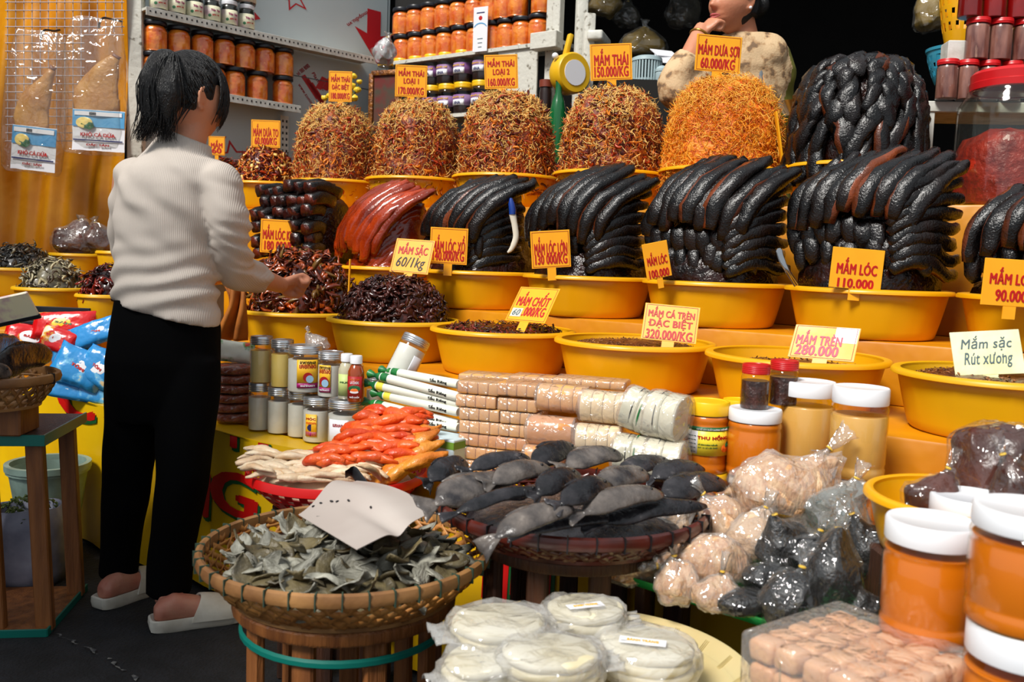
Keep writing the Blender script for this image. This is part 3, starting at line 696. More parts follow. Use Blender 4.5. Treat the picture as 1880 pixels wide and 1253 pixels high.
food('brown_paste', 'brown grainy paste in the basin with the three-line board', 'food heap', row1['D'] + Vector((0, 0, H1 - .036)), .19, .03, m_brown, [m_grain, m_tan], [.55, .45], 1200, .008, .0022, 34, .5, .9, .005, .003)
food('brown_paste', 'low brown paste in the basin with the faded board', 'food heap', row1['E'] + Vector((0, 0, H1 - .045)), .185, .022, m_brown, [m_grain, m_tan], [.4, .6], 900, .008, .0022, 35, .5, .9, .004, .003)
food('brown_paste', 'brown paste in the rightmost front basin under the cream note', 'food heap', row1['F'] + Vector((0, 0, H1 - .036)), .19, .034, m_brown, [m_grain, m_tan], [.45, .55], 1200, .008, .0024, 36, .5, .9, .005, .003)
# knife stuck in a heap, steel spoon handle on a rim
m_blue = M('blue_plastic', (22, 58, 140), .35); m_steel = M('steel', (190, 192, 194), .18, metal=1.0); m_ivory = M('ivory_handle', (222, 214, 196), .4)
k = thing('knife', 'small knife with blue and ivory handle stuck in a fish heap', 'knife', P(940, 410, row2['X'].y - .21))
d_ = row2['X'].y - .21; o_ = k.location
def rel(px, py, d): return np.array(P(px, py, d) - o_)
mk('handle_cap', tube([rel(938, 364, d_), rel(939, 374, d_), rel(941, 386, d_), rel(941, 394, d_)], [.005, .011, .0125, .012], 12), m_blue, k)
mk('handle', tube(catmull([rel(941, 393, d_), rel(946, 420, d_), rel(947, 438, d_), rel(940, 456, d_), rel(932, 464, d_)], 14), [(.0118, .009), (.0115, .008)] + [(.0105, .007)] * 8 + [(.009, .006), (.008, .005), (.007, .004), (.005, .003), (.003, .002)], 12), m_ivory, k)
d2 = row2['G'].y - .12
sp = thing('steel_spoon', 'steel spoon handle resting on a basin rim between two heaps', 'spoon', P(1448, 487, d2)); o_ = sp.location
mk('spoon_handle', tube(catmull([rel(1430, 456, d2), rel(1434, 474, d2), rel(1446, 498, d2), rel(1462, 524, d2 + .02)], 14), [(.004, .001)] + [(.0085, .0018)] * 6 + [(.007, .0018)] * 8, 12), m_steel, sp)
# ------------------------------------------------------------------ jars and packets along the table
m_glass = FILM('clear_plastic', (252, 252, 250), .97, .05, 0, haze=.0)
m_alu = M('aluminium_lid', (205, 206, 208), .28, metal=.85)
m_clearfill = M('cloudy_filling', (214, 214, 206), .45, (230, 230, 224), s=14, coat=.3)
m_honey = M('amber_filling', (226, 200, 116), .35, (240, 222, 170), (216, 168, 40), s=7, w=.2, coat=.3)
m_goldfill = M('golden_filling', (240, 204, 90), .35, (246, 222, 140), s=7, w=.2, coat=.3)
m_cap = M('white_cap', (236, 238, 242), .35); m_redcap = M('red_cap', (196, 22, 26), .35); m_yelcap = M('yellow_cap', (250, 196, 20), .35)
m_lab_y = M('label_yellow', (246, 190, 40), .45); m_lab_m = M('label_magenta', (170, 24, 110), .45); m_lab_w = M('label_white', (232, 232, 236), .45); m_lab_r = M('label_red', (168, 16, 22), .45)
m_navy = M('navy_ink', (30, 34, 90), .5); m_green = M('green_ink', (24, 92, 48), .5); m_orange = M('orange_ink', (232, 110, 30), .5); m_pgreen = M('pale_green', (196, 214, 130), .5)
def arc_patch(r, z0, z1, a0, a1, n=10, th=.0005):
    """a curved label on a jar of radius r; angles measured from the local -y side"""
    return slab(grid(lambda u, v: ((r + .0006) * math.sin(a0 + (a1 - a0) * u), -(r + .0006) * math.cos(a0 + (a1 - a0) * u), z0 + (z1 - z0) * v), n, 1), -th)
def wrap_text(s, r, w_, h_, z, a=0.0, bold=.03, th=.0004):
    V, Fs = text_fit(s, w_, h_, bold, th)
    q = a + V[:, 0] / r; rr = r + .0012 + V[:, 2]
    return np.stack([rr * np.sin(q), -rr * np.cos(q), z + V[:, 1]], 1), Fs
def jar(name, label, cat, c, r, h, fill, lid, lidh=.016, filltop=.86, neck=.9, group=None, lidr=1.02, n=28, shoulder=.93, rz=0.0, foot=.0, grooves=(), ridged=3, body_mat=None, rot=None):
    t = thing(name, label, cat, c, rz, group, rot)
    hb = h - lidh
    prof = [(r * .9, 0), (r * .97, .002), (r, .006)]
    for g in grooves: prof += [(r, hb * g - .006), (r * .975, hb * g - .002), (r * .975, hb * g + .002), (r, hb * g + .006)]
    prof += [(r, hb * shoulder), (r * (neck + (1 - neck) * .6), hb * (shoulder + (1 - shoulder) * .5)), (r * neck, hb * .995), (r * neck, hb)]
    mk('jar_wall', lathe(prof, n), body_mat or m_glass, t)
    if fill is not None:
        fp = [(q * .965, max(.003, z)) for q, z in prof if z < hb * filltop] + [(np.interp(hb * filltop, [z for q, z in prof], [q for q, z in prof]) * .955, hb * filltop)]
        mk('filling', lathe(fp, n), fill, t)
    lr = r * lidr * max(neck, .93)
    lp = [(lr * .985, hb - .001), (lr, hb + .001)]
    for q in range(ridged): z = hb + lidh * (q + .7) / (ridged + 1); lp += [(lr, z - .001), (lr * 1.02, z), (lr, z + .001)]
    lp += [(lr, h - .003), (lr * .97, h), (lr * .86, h), (lr * .84, h - .0012), (.0008, h - .0012)]
    mk('lid', lathe(lp, n), lid, t, sharp=50)
    return t
def jar_label(t, r, z0, z1, a, half, mat, lines=(), name='label'):
    l = mk(name, arc_patch(r, z0, z1, a - half, a + half), mat, t, sharp=0)
    for tx, z, w_, h_, mt in lines:
        mk('lettering', wrap_text(tx, r, w_, h_, z, a), mt, l, smooth=False)
    return l
def TZ(px, py): return PZ(px, py, ZT + .008)
zt_ = ZT + .0075
# ---- metal-lidded jars in two layers at the left (back ones first); px centre, d, px radius, px height
def mjar(px, d, rp, hp, z, fill, label):
    s = d / F_PX
    c = P(px, 700, d); c.z = z
    return jar('screw_top_jar', label, 'jar', c, rp * s, hp * s, fill, m_alu, .024 * hp * s / .14, .84, .95, 'metal-lidded plastic jars on the table', shoulder=.96), rp * s, hp * s
low = []
for i, (px, d, rp, hp, nm) in enumerate(((477, 2.74, 20.5, 88, 'below the amber jar'), (513, 2.70, 21, 86, 'below the golden jar'), (552, 2.66, 23, 86, 'with nothing printed, second from the orange fritters'), (584, 2.60, 27, 84, 'with a yellow label in the lower row'), (637, 2.52, 34, 92, 'with a white fish-paste label, under the chilli bottles'))):
    t, r, h = mjar(px, d, rp, hp, zt_, m_clearfill, 'metal-lidded jar of cloudy white filling ' + nm); low.append((t, r, h, px, d))
jar_label(low[3][0], low[3][1], .02, .085, -.25, .42, m_lab_y, [('MÓC', .072, .030, .008, m_lab_r), ('ngon', .058, .03, .008, m_orange)])
l_ = jar_label(low[3][0], low[3][1], .021, .034, -.25, .40, m_lab_m); mk('emblem', T(lathe([(.010, 0), (.010, .001)], 16), (low[3][1] * math.sin(-.25), -low[3][1] * math.cos(-.25) - .0005, .046), rx=PI / 2), m_navy, low[3][0])
jar_label(low[4][0], low[4][1], .0, .088, -.3, .62, m_lab_w, [('แสงเคย', .072, .03, .009, m_lab_r)])
for px, d, rp, hp, fill, nm, k in ((480, 2.74, 21, 86, m_honey, 'of amber jelly', 0), (518, 2.70, 21, 88, m_goldfill, 'of golden jelly', 1), (560, 2.64, 32, 86, m_clearfill, 'with a full yellow and magenta label', 2), (607, 2.60, 24, 84, m_clearfill, 'with its label half hidden, beside the chilli bottles', 3)):
    z = zt_ + low[k][2] + .001
    t, r, h = mjar(px, d, rp, hp, z, fill, 'upper metal-lidded jar ' + nm)
    if k >= 2:
        a = .38 if k == 2 else -.3
        jar_label(t, r, .030, h * .72, a, .62 if k == 2 else .5, m_lab_y, [('อาหารทะเล', h * .66, r * .9, .008, m_black), ('เคยทอด', h * .58, r * .95, .012, m_lab_r)])
        jar_label(t, r, .016, .032, a, .62 if k == 2 else .5, m_lab_m, [('แม่จินดา', .024, r * .8, .007, m_lab_w)])
        mk('emblem', T(lathe([(.014, 0), (.014, .0012)], 20), ((r + .001) * math.sin(a), -(r + .001) * math.cos(a), .048), rz=a, rx=PI / 2), m_lab_r, t)
        mk('emblem', T(lathe([(.011, 0), (.011, .0012)], 20), ((r + .002) * math.sin(a + .1), -(r + .002) * math.cos(a + .1), .043), rz=a, rx=PI / 2), M('print_blue', (150, 190, 220), .5), t)
t, r, h = mjar(530, 2.84, 28, 96, zt_ + .08, m_clearfill, 'metal-lidded jar at the back, only its lid showing')
t, r, h = mjar(640, 2.66, 28, 90, zt_ + .075, m_clearfill, 'metal-lidded jar right behind the small white-capped bottle')
t, r, h = mjar(690, 2.60, 17, 84, zt_ + .065, m_clearfill, 'metal-lidded jar with a yellow label edge, right of the chilli bottle')
jar_label(t, r, .0, .06, -.5, .3, m_lab_y)
# supports under those: low grey carton behind the jars
tag(mk('carton', rbox(.36, .10, .07, .004, 1), M('carton_grey', (120, 108, 92), .8), None, P(610, 700, 2.70) * 1.0 + Vector((0, .03, 0)), ROT), 'low plain carton behind the metal-lidded jars', 'carton').location.z = zt_ + .036
# tilted jar lying on the step
s = 2.56 / F_PX
tj = jar('screw_top_jar', 'metal-lidded jar of white crystals lying tilted beside the jars', 'jar', P(728, 698, 2.52), 27 * s, 86 * s, m_clearfill, m_alu, .022, .9, .95, 'metal-lidded plastic jars on the table', shoulder=.96, rot=(math.radians(-14), math.radians(24), 0))
jar_label(tj, 27 * s, .02, .08, .75, .35, m_lab_w)
# two chilli sauce bottles
def bottle(label, px, py, d, fill, lab, lines, r=.0235, h=.128):
    c = P(px, py, d); t = thing('sauce_bottle', label, 'bottle', c)
    prof = [(r * .9, 0), (r, .004), (r, h * .58), (r * .96, h * .66), (r * .72, h * .77), (r * .55, h * .81), (r * .55, h * .84)]
    mk('bottle_wall', lathe(prof, 28), fill, t)
    mk('cap', lathe([(r * .70, h * .825), (r * .72, h * .83), (r * .72, h * .975), (r * .66, h), (.0008, h)], 28), m_cap, t)
    l = jar_label(t, r, h * .08, h * .56, 0, 1.0, lab, lines)
    return t, r, h
m_chilli = M('chilli_sauce', (152, 62, 14), .18, coat=.6, spec=.6); m_pale = M('pale_sauce', (196, 190, 160), .2, coat=.5)
bz = zt_ + low[4][2] + .001
t, r, h = bottle('white-capped bottle with a green and cream label behind the chilli bottle', 636, 716, 2.52, m_pale, m_pgreen, [('MUỐI', .05, .03, .008, m_green)]); t.location.z = bz
t, r, h = bottle('brown chilli sauce bottle with a red label and white cap', 653, 724, 2.48, m_chilli, m_lab_r, [('MUỐI ỚT ĐỎ', h * .50, .026, .0065, m_orange), ('LÁ CHÚC', h * .43, .024, .008, m_lab_w), ('MUỐI CHẤM', h * .115, .026, .006, m_lab_w)]); t.location.z = bz
mk('emblem', T(ellipsoid(.011, .001, .007), (0, -r - .0014, h * .25)), m_orange, t); mk('emblem', T(ellipsoid(.012, .0008, .0045), (0, -r - .0016, h * .225)), m_lab_w, t); mk('emblem', T(jit(ellipsoid(.017, .0006, .0085), .001, 300), (0, -r - .001, h * .30)), m_green, t)

# ---- durian candy sticks: white paper rolls with twisted green ends
m_roll = M('white_paper_roll', (226, 228, 214), .4); m_gend = M('green_wrap', (16, 92, 50), .4, (40, 130, 60), s=40); m_ypatch = M('yellow_print', (232, 214, 70), .5)
def stick_roll(label, p0, p1, r=.0125, text=True):
    a, b = Vector(p0), Vector(p1); dv = b - a; L = dv.length
    t = thing('candy_roll', label, 'candy roll', a, group='white durian candy rolls stacked by the sugar bricks', rot=dv.to_track_quat('X', 'Z').to_euler())
    mk('wrapper', tube([(x, 0, 0) for x in (.0, .004, L * .5, L - .004, L)], [r * .9, r, r, r, r * .85], 14), m_roll, t)
    mk('twisted_end', jit(tube([(x, 0, 0) for x in (.001, -.008, -.016, -.024, -.034, -.044)], [r * .98, r * .96, r * .6, r * .42, r * .8, r * 1.05], 14), .0022, 90, L * 9), m_gend, t)
    mk('print_band', tube([(x, 0, 0) for x in (.006, .014, .03)], [r * 1.02, r * 1.025, r * 1.01], 14, cap=False), m_ypatch if random.random() < .4 else m_gend, t)
    if text:
        V, Fs = text_fit('Sầu Riêng', .062, r * 1.0, .03, .0003); q = V[:, 1] / r
        q = q - .55 if True else q
        W = np.stack([V[:, 0] + L - .062, -np.cos(q + .55) * (r + .0009), np.sin(q + .55) * (r + .0009)], 1)
        mk('lettering', (W, Fs), m_black, t, smooth=False)
    return t
for i, (y0, y1, x0, nm) in enumerate(((683, 706, 720, 'topmost'), (692, 729, 700, 'second from the top'), (708, 741, 692, 'third from the top'), (726, 757, 706, 'fourth from the top'), (742, 779, 690, 'fifth from the top'), (762, 786, 712, 'sixth from the top'), (777, 804, 700, 'lowest'))):
    d0 = 2.50 - (i > 0) * .02 - (i % 2) * .012
    stick_roll('white candy roll with green twisted end, %s of the stack' % nm, P(x0, y0, d0), P(842, y1, d0 - .155))
m_box = M('pale_printed_box', (196, 216, 222), .5); m_boxg = M('box_green', (110, 150, 50), .5)
t = thing('printed_box', 'pale blue printed box under the candy rolls', 'box', P(806, 822, 2.28), ROT)
mk('box_body', rbox(.16, .08, .07, .002, 1), m_box, t); mk('print_band', box(.161, .081, .018, (0, 0, .020)), m_boxg, t)
vf = text_fit('止疼膏', .07, .022, .01, .0004); mk('lettering', TM((vf[0] + np.array((.03, -.012, 0)), vf[1]), Matrix.Translation((0, -.0408, 0)) @ Matrix.Rotation(PI / 2, 4, 'X')), m_navy, t, smooth=False)

# ---- sugar bricks, sugar rounds and wrapped cakes
m_sug = M('palm_sugar', (230, 180, 112), .32, (214, 152, 80), s=10, w=.2, sub=.2, subc=(.012, .007, .004), var=.08, coat=.35, bump=.15, bs=30)
m_sug2 = M('palm_sugar_deep', (222, 156, 84), .3, (206, 134, 62), s=8, w=.2, sub=.2, subc=(.012, .006, .003), coat=.35)
m_sugw = M('pale_sugar', (240, 220, 184), .34, (228, 202, 156), s=9, sub=.2, subc=(.012, .009, .006), coat=.3, bump=.2, bs=30)
m_cake = M('white_cake', (228, 228, 208), .4, (210, 212, 190), s=9, coat=.3, bump=.3, bs=26)
m_wrap = FILM('cling_film', (255, 250, 246), .80, .16, .9, 26, haze=.16)
def brick(label, px, py, d, wpx, hpx, dep, yaw, cut=4, mat=None, wrap=True):
    s = d / F_PX; W, Hh = wpx * s / max(.4, math.cos(yaw)), hpx * s
    t = thing('sugar_brick', label, 'sugar brick', P(px, py, d) - Vector((0, 0, Hh / 2)), yaw, 'wrapped palm sugar bricks')
    parts = []
    for i in range(cut):
        w_ = W / cut
        parts.append(rbox(w_ * .985, dep, Hh * .97, .004, 2, (-W / 2 + w_ * (i + .5), dep / 2, Hh / 2)))
    mk('sugar_block', jit(J(*parts), .0012, 60, px), mat or m_sug, t)
    if wrap: mk('film_wrap', jit(rbox(W * 1.03, dep * 1.03, Hh * 1.01, .006, 3, (0, dep / 2, Hh / 2)), .0022, 70, py), m_wrap, t)
    return t
for c_, (px, d, w_) in enumerate(((876, 2.23, 76), (951, 2.18, 76))):
    for i in range(7):
        y = 714 + 24 * i + c_ * 3 + (4 if c_ and i else 0)
        brick('%s sugar brick of the %s stack' % (['topmost', 'second', 'third', 'fourth', 'fifth', 'sixth', 'lowest'][i], ['left', 'right'][c_]), px + random.uniform(-4, 4), y, d, w_ + random.uniform(-3, 3), 23.5, .10, -.30 + random.uniform(-.04, .04), mat=m_sug if i != 4 else m_sug2)
def sround(label, px, py, d, lpx, rpx, yaw, mat, nm='sugar_roll', cut=4, tilt=0.0):
    s = d / F_PX; L, r = lpx * s, rpx * s
    t = thing(nm, label, 'sugar roll', P(px, py, d), group='wrapped sugar rolls and cakes', rot=(0, tilt, yaw))
    parts = []
    for i in range(cut):
        x0 = -L / 2 + L * i / cut + .0006; x1 = -L / 2 + L * (i + 1) / cut - .0006
        parts.append(tube([(x, 0, 0) for x in (x0, x0 + .003, x1 - .003, x1)], [(r * .95, r * .95), (r, r), (r, r), (r * .95, r * .95)], 22, side=(0, 1, 0), e=.82))
    mk('sugar_disc_row', jit(J(*parts), .001, 50, px), mat, t)
    mk('film_wrap', jit(tube([(x, 0, 0) for x in (-L / 2 - .012, -L / 2 - .004, -L / 4, 0, L / 4, L / 2 + .004, L / 2 + .014)], [r * .5, r * 1.02, r * 1.04, r * 1.03, r * 1.04, r * 1.03, r * .45], 22, side=(0, 1, 0), e=.85), .003, 55, py), m_wrap, t)
    return t
sround('long wrapped sugar roll on top, nearest the brick stacks', 1036, 732, 2.13, 92, 26, -.35, m_sug)
sround('deep amber sugar roll in the lower layer beside the brick stacks', 1014, 792, 2.08, 84, 28, -.30, m_sug2, cut=1)
sround('pale sugar roll on top, second from the brick stacks', 1112, 748, 2.04, 86, 30, -.32, m_sugw)
sround('pale sugar roll in the lower layer under the pale top roll', 1100, 806, 2.02, 82, 27, -.30, m_sugw)
sround('sugar roll end peeping out under the deep amber roll', 1000, 838, 2.06, 70, 20, -.3, m_sug, cut=3)
for lab, px, py, d, l, r, yw, tl in (('round white wrapped cake on top with a green band', 1180, 755, 1.98, 62, 40, -.5, .25), ('round white wrapped cake on top beside the yellow-lidded jar', 1226, 764, 1.92, 62, 44, -.6, .1), ('white wrapped cake with green band in the lower layer', 1166, 836, 1.96, 70, 38, -.4, 0), ('white wrapped cake in the lower layer beside the yellow-lidded jar', 1222, 846, 1.90, 66, 40, -.4, 0)):
    t = sround(lab, px, py, d, l, r, yw, m_cake, 'wrapped_cake', 2, tl)
    if 'green' in lab: mk('green_band', T(lathe([(r * d / F_PX * 1.03, 0), (r * d / F_PX * 1.05, .002), (r * d / F_PX * 1.03, .004)], 24, cap=False), (0.006, 0, 0), ry=PI / 2), m_gend, t)
    mk('string', T(lathe([(r * d / F_PX * 1.04, 0), (r * d / F_PX * 1.05, .001), (r * d / F_PX * 1.04, .002)], 24, cap=False), (-.012, 0, 0), ry=PI / 2), m_black, t)
for i, (px, py, d, w_) in enumerate(((900, 698, 2.36, 120), (1000, 702, 2.30, 130), (1080, 706, 2.22, 130))):
    brick('flat sugar brick on the top layer behind the %s' % ['left stack', 'right stack', 'top sugar rolls'][i], px, py, d, w_, 16, .08, -.3, 5)

# ---- jars of paste at the right of the table
m_or = M('orange_paste', (220, 122, 14), .3, (208, 108, 8), s=5, w=.3, coat=.35, sub=.1, subc=(.01, .005, .001))
m_beige = M('beige_paste', (222, 172, 92), .32, (214, 162, 78), s=5, w=.3, coat=.3, sub=.1, subc=(.01, .007, .003))
m_pepper = M('dark_peppercorns', (74, 34, 26), .4, (40, 16, 12), s=50, bump=1.0, bs=110, bdist=.006, coat=.3)
def pjar(label, px, pyb, d, wpx, hpx, fill, lid, filltop=.97, lidh=.023, z=None, grooves=(.17, .84), name='paste_jar', neck=.93, group='plastic jars of paste'):
    s = d / F_PX; c = P(px, pyb, d)
    if z is not None: c.z = z
    t = jar(name, label, 'jar', c, wpx / 2 * s, hpx * s, fill, lid, lidh * hpx * s / .13, filltop, neck, group, 1.06, 36, .93, 0, 0, grooves, ridged=0)
    return t, wpx / 2 * s, hpx * s
t, r, h = pjar('orange paste jar with a yellow lid and printed brand label', 1293, 864, 1.96, 82, 132, m_or, m_yelcap)
for nm, z0, z1, a0, hf, mt in (('label', h * .27, h * .67, 0, 1.15, M('label_lemon', (248, 226, 60), .4)), ('label_band', h * .615, h * .672, 0, 1.155, m_green), ('label_panel', h * .29, h * .61, -.86, .28, m_lab_w)):
    L_ = jar_label(t, r + (.0004 if nm != 'label' else 0), z0, z1, a0, hf, mt, name=nm)
mk('lettering', wrap_text('THU HỒNG', r + .0004, r * 1.45, .011, h * .535, .12), m_red, t, smooth=False)
mk('lettering', wrap_text('CƠ SỞ SẢN XUẤT ĐƯỜNG THỐT NỐT', r + .0006, r * 1.5, .0042, h * .643, .1, .01), m_lab_w, t, smooth=False)
mk('lettering', wrap_text('CỔ GỪNG ĐƯỜNG THỐT NỐT', r + .0004, r * .85, .004, h * .43, -.12, .01), m_green, t, smooth=False)
mk('lettering', wrap_text('ĐT 12 LÊ LỢI CHỢ', r + .0004, r * .85, .004, h * .385, -.12, .01), m_green, t, smooth=False)
for q in range(5): mk('lettering', wrap_text('thành phần 100g', r + .0008, r * .42, .003, h * (.32 + .055 * q), -.86, .0), m_grey, t, smooth=False)
mk('emblem', T(jit(ellipsoid(.011, .001, .008), .001, 200), ((r + .001) * math.sin(.72), -(r + .001) * math.cos(.72), h * .37), rz=.72), m_orange, t); mk('emblem', T(jit(ellipsoid(.008, .0012, .008), .002, 250), ((r + .0014) * math.sin(.9), -(r + .0014) * math.cos(.9), h * .41), rz=.9), m_green, t)
def stackj(la, lb, px, pyb, d, w_, h_, f1, l1, f2, l2, ft, gr):
    zb = P(px, pyb, d).z; s = d / F_PX
    if la: pjar(la, px, pyb, d, w_, h_, f1, l1, ft, grooves=gr)
    pjar(lb, px, pyb + 100, d, w_ * .97, (zb - zt_) / s - .5, f2, l2, z=zt_)
stackj(None, 'orange paste jar below the branded jar, its yellow lid showing', 1292, 864, 1.96, 82, 132, m_or, m_yelcap, m_or, m_yelcap, .97, ())
stackj('orange paste jar with a white lid under the peppercorn jars', 'orange paste jar, lower one under the peppercorn jars, half hidden by bags', 1380, 872, 1.92, 98, 126, m_or, m_cap, m_or, m_cap, .97, (.17, .84))
stackj('tall beige paste jar with a white lid, the left of two', 'lower orange jar under the left beige jar', 1476, 846, 1.96, 98, 150, m_beige, m_cap, m_or, m_cap, .84, (.12, .86))
stackj('tall beige paste jar with a white lid, the right of two', 'lower orange jar under the right beige jar', 1570, 874, 1.80, 102, 168, m_beige, m_cap, m_or, m_cap, .84, (.16, .86))
t, r, h = pjar('yellow-lidded orange jar behind the branded jar', 1350, 858, 2.10, 60, 128, m_or, m_yelcap)
for lab, px, pyb, d in (('small red-capped jar of dark peppercorns, the left one', 1384, 751, 1.925), ('small red-capped jar of dark peppercorns, the right one', 1436, 744, 1.965)):
    s = d / F_PX; c = P(px, pyb, d)
    t = jar('spice_jar', lab, 'jar', c, 26 * s, 84 * s, m_pepper, m_redcap, 17 * s, .80, .86, 'red-capped jars of peppercorns', 1.05, 8 * 4, .90, 0, 0, (), 4)
# ------------------------------------------------------------------ goods in front of the stall: stools, baskets, trays
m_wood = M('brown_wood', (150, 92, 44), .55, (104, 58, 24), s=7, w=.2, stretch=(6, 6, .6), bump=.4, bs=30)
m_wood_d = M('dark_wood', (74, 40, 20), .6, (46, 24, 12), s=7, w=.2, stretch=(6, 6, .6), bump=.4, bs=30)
m_bam = M('bamboo', (206, 146, 76), .5, (156, 94, 40), s=9, w=.2, var=.1, bump=.2, bs=30)
m_bamd = M('bamboo_rim', (176, 128, 76), .5, (104, 66, 34), s=10, w=.2, bump=.2, bs=30)
m_dkbam = M('lacquered_bamboo', (92, 28, 14), .35, (50, 14, 8), s=12, w=.2, coat=.3)
m_tie = M('green_tie', (44, 66, 52), .6); m_teal = M('teal_strap', (0, 104, 92), .4)
def stool(name, label, c, r, zt, n, mat, h0=0.0, strap=None, rz=0.0):
    t = thing(name, label, 'stool', (c[0], c[1], 0), rz)
    mk('seat', lathe([(.001, zt - .025), (r, zt - .025), (r + .004, zt - .02), (r + .004, zt - .004), (r, zt), (.001, zt)], 32, cap=False), mat, t, sharp=40)
    for k in range(n):
        a = 2 * PI * k / n
        mk('leg', T(rbox(.040, .020, zt - .026, .004, 1, (0, 0, (zt - .026) / 2)), (math.cos(a) * r * .86, math.sin(a) * r * .86, 0), a + PI / 2), mat, t)
    mk('stretcher', lathe([(r * .80, .10), (r * .84, .10), (r * .84, .13), (r * .80, .13), (r * .80, .10)], 32, cap=False), mat, t, sharp=40)
    if strap is not None:
        mk('strap', lathe([(r * .93, strap), (r * .955, strap + .004), (r * .955, strap + .012), (r * .93, strap + .016), (r * .925, strap + .008), (r * .93, strap)], 40, cap=False), m_teal, t)
    return t
def woven(name, label, c, R, rb, z0, z1, mat, rimmat, tiemat, ns=46, weave=True, cat='basket', ties=40, rimr=.011):
    H = z1 - z0; t = thing(name, label, cat, (c[0], c[1], z0))
    n = 72
    mk('basket_base', lathe([(.001, .0), (rb, .0), (rb, .004), (.001, .004)], 48, cap=False), mat, t, sharp=40)
    prof = lambda v: rb + (R - .006 - rb) * (1 - (1 - v) ** 1.8)
    if weave:
        P1 = []
        for s_ in (1, -1):
            for k in range(ns):
                pth = []; seg = 16
                for i in range(seg + 1):
                    v = i / seg; a = 2 * PI * k / ns + s_ * v * .42
                    wob = .0022 * math.sin(PI * (v * .42 * 2 * ns / (2 * PI)) + (PI if s_ < 0 else 0)) * (1 if k % 2 else -1)
                    r = prof(v) + wob
                    pth.append((r * math.cos(a), r * math.sin(a), .003 + (H - .008) * v))
                P1.append(tube(pth, (.0009, .0009), 4, cap=False) if False else strip(pth, .0105, .0011))
        for v in (.15, .32, .5, .68):
            P1.append(strip([((prof(v) + .0020 * math.sin(a * ns / 2)) * math.cos(a), (prof(v) + .0014 * math.sin(a * ns / 2)) * math.sin(a), .003 + H * v) for a in np.linspace(0, 2 * PI, 121)], .0060, .001))
        mk('woven_wall', J(*P1), mat, t, sharp=0)
    else:
        mk('woven_wall', lathe([(prof(v), .003 + (H - .006) * v) for v in np.linspace(0, 1, 9)] + [(prof(v) - .004, .006 + (H - .01) * v) for v in np.linspace(1, 0, 9)], 60, cap=False), mat, t)
    a_ = np.linspace(0, 2 * PI, 81)
    rimvf = lathe([(R - .006, H - rimr * 2), (R + .004, H - rimr * 2 + .002), (R + .007, H - rimr), (R + .004, H), (R - .002, H + .003), (R - .008, H), (R - .009, H - rimr), (R - .006, H - rimr * 2)], 80, cap=False)
    tievf = J(*[T(J(box(.0022, .017, rimr * 2 + .006)), ((R - .0005) * math.cos(a), (R - .0005) * math.sin(a), H - rimr + .001), a + PI / 2) for a in np.linspace(0, 2 * PI, max(1, ties), False)])
    mk('bound_rim', J(rimvf, tievf), [rimmat, tiemat], t, mi=[0] * len(rimvf[1]) + [1] * len(tievf[1]))
    mk('foot_ring', lathe([(rb - .004, -.004), (rb + .005, -.003), (rb + .006, .004), (rb, .008), (rb - .004, -.004)], 64, cap=False), rimmat, t)
    return t
def strip(pth, wd, th):
    """flat band along a path on a basket wall (width upright along the wall, thin radially)"""
    p = np.asarray(pth, float); m = len(p); V = []; Fs = []
    for i in range(m):
        t = p[min(i + 1, m - 1)] - p[max(i - 1, 0)]; t /= np.linalg.norm(t) + 1e-9
        r = np.array((p[i][0], p[i][1], 0)); r /= np.linalg.norm(r) + 1e-9
        s = np.cross(r, t); s /= np.linalg.norm(s) + 1e-9
        V += [p[i] - s * wd / 2 - r * th / 2, p[i] + s * wd / 2 - r * th / 2, p[i] + s * wd / 2 + r * th / 2, p[i] - s * wd / 2 + r * th / 2]
    for i in range(m - 1):
        for x in range(4): a, b = i * 4 + x, i * 4 + (x + 1) % 4; Fs.append((a, b, b + 4, a + 4))
    Fs += [(3, 2, 1, 0), tuple((m - 1) * 4 + x for x in range(4))]
    return np.array(V), Fs

# ---- the woven basket of small split dried fish
WC = P(637, 1000, 1.66); WZ0, WZ1 = .428, .512
stool('slatted_stool', 'slatted wooden stool with a teal strap under the woven fish basket', WC, .205, WZ0 - .006, 9, m_wood, strap=WZ0 - .075, rz=.3)
woven('woven_basket', 'round woven bamboo basket of small dried fish at the front', WC, .268, .205, WZ0, WZ1, m_bam, m_bamd, m_tie)
m_dry = M('dried_fish', (168, 166, 152), .5, (92, 90, 78), (222, 218, 206), s=22, w=.16, bump=.4, bs=90, var=.28, stretch=(1, 2.5, 1))
m_dryd = M('dried_fish_olive', (110, 98, 66), .48, (66, 60, 46), (150, 138, 104), s=22, w=.16, bump=.4, bs=90, var=.25)
def leaf(L, W, curl, cup, seed):
    def f(u, v):
        x = (u - .5) * L
        w_ = W / 2 * (math.sin(PI * min(1, u * 1.18)) ** .7 if u < .82 else .32 + (u - .82) * 2.6)
        y = (v - .5) * 2 * w_
        z = curl * ((u - .5) * 2) ** 2 * L * .5 + cup * (v - .5) ** 2 * 4 * W * .5 + .004 * noise.noise(Vector((u * 4 + seed, v * 4, seed)))
        return (x, y, z)
    return slab(grid(f, 12, 6), .0022)
leaf_v = [leaf(random.uniform(.066, .088), random.uniform(.034, .046), random.uniform(-.5, .5), random.uniform(-.7, .8), i * 3.1) for i in range(10)]
leafs = []
tag(mk('dried_fish_bed', dome(.225, .055, 40, 8, 4, .012, .6, .9, 16), m_dryd, None, (WC.x, WC.y, WZ0 + .022)), 'matted bed of dried fish at the bottom of the woven basket', 'dried fish', None, 'stuff')
rnd = random.Random(11)
nlf = 150
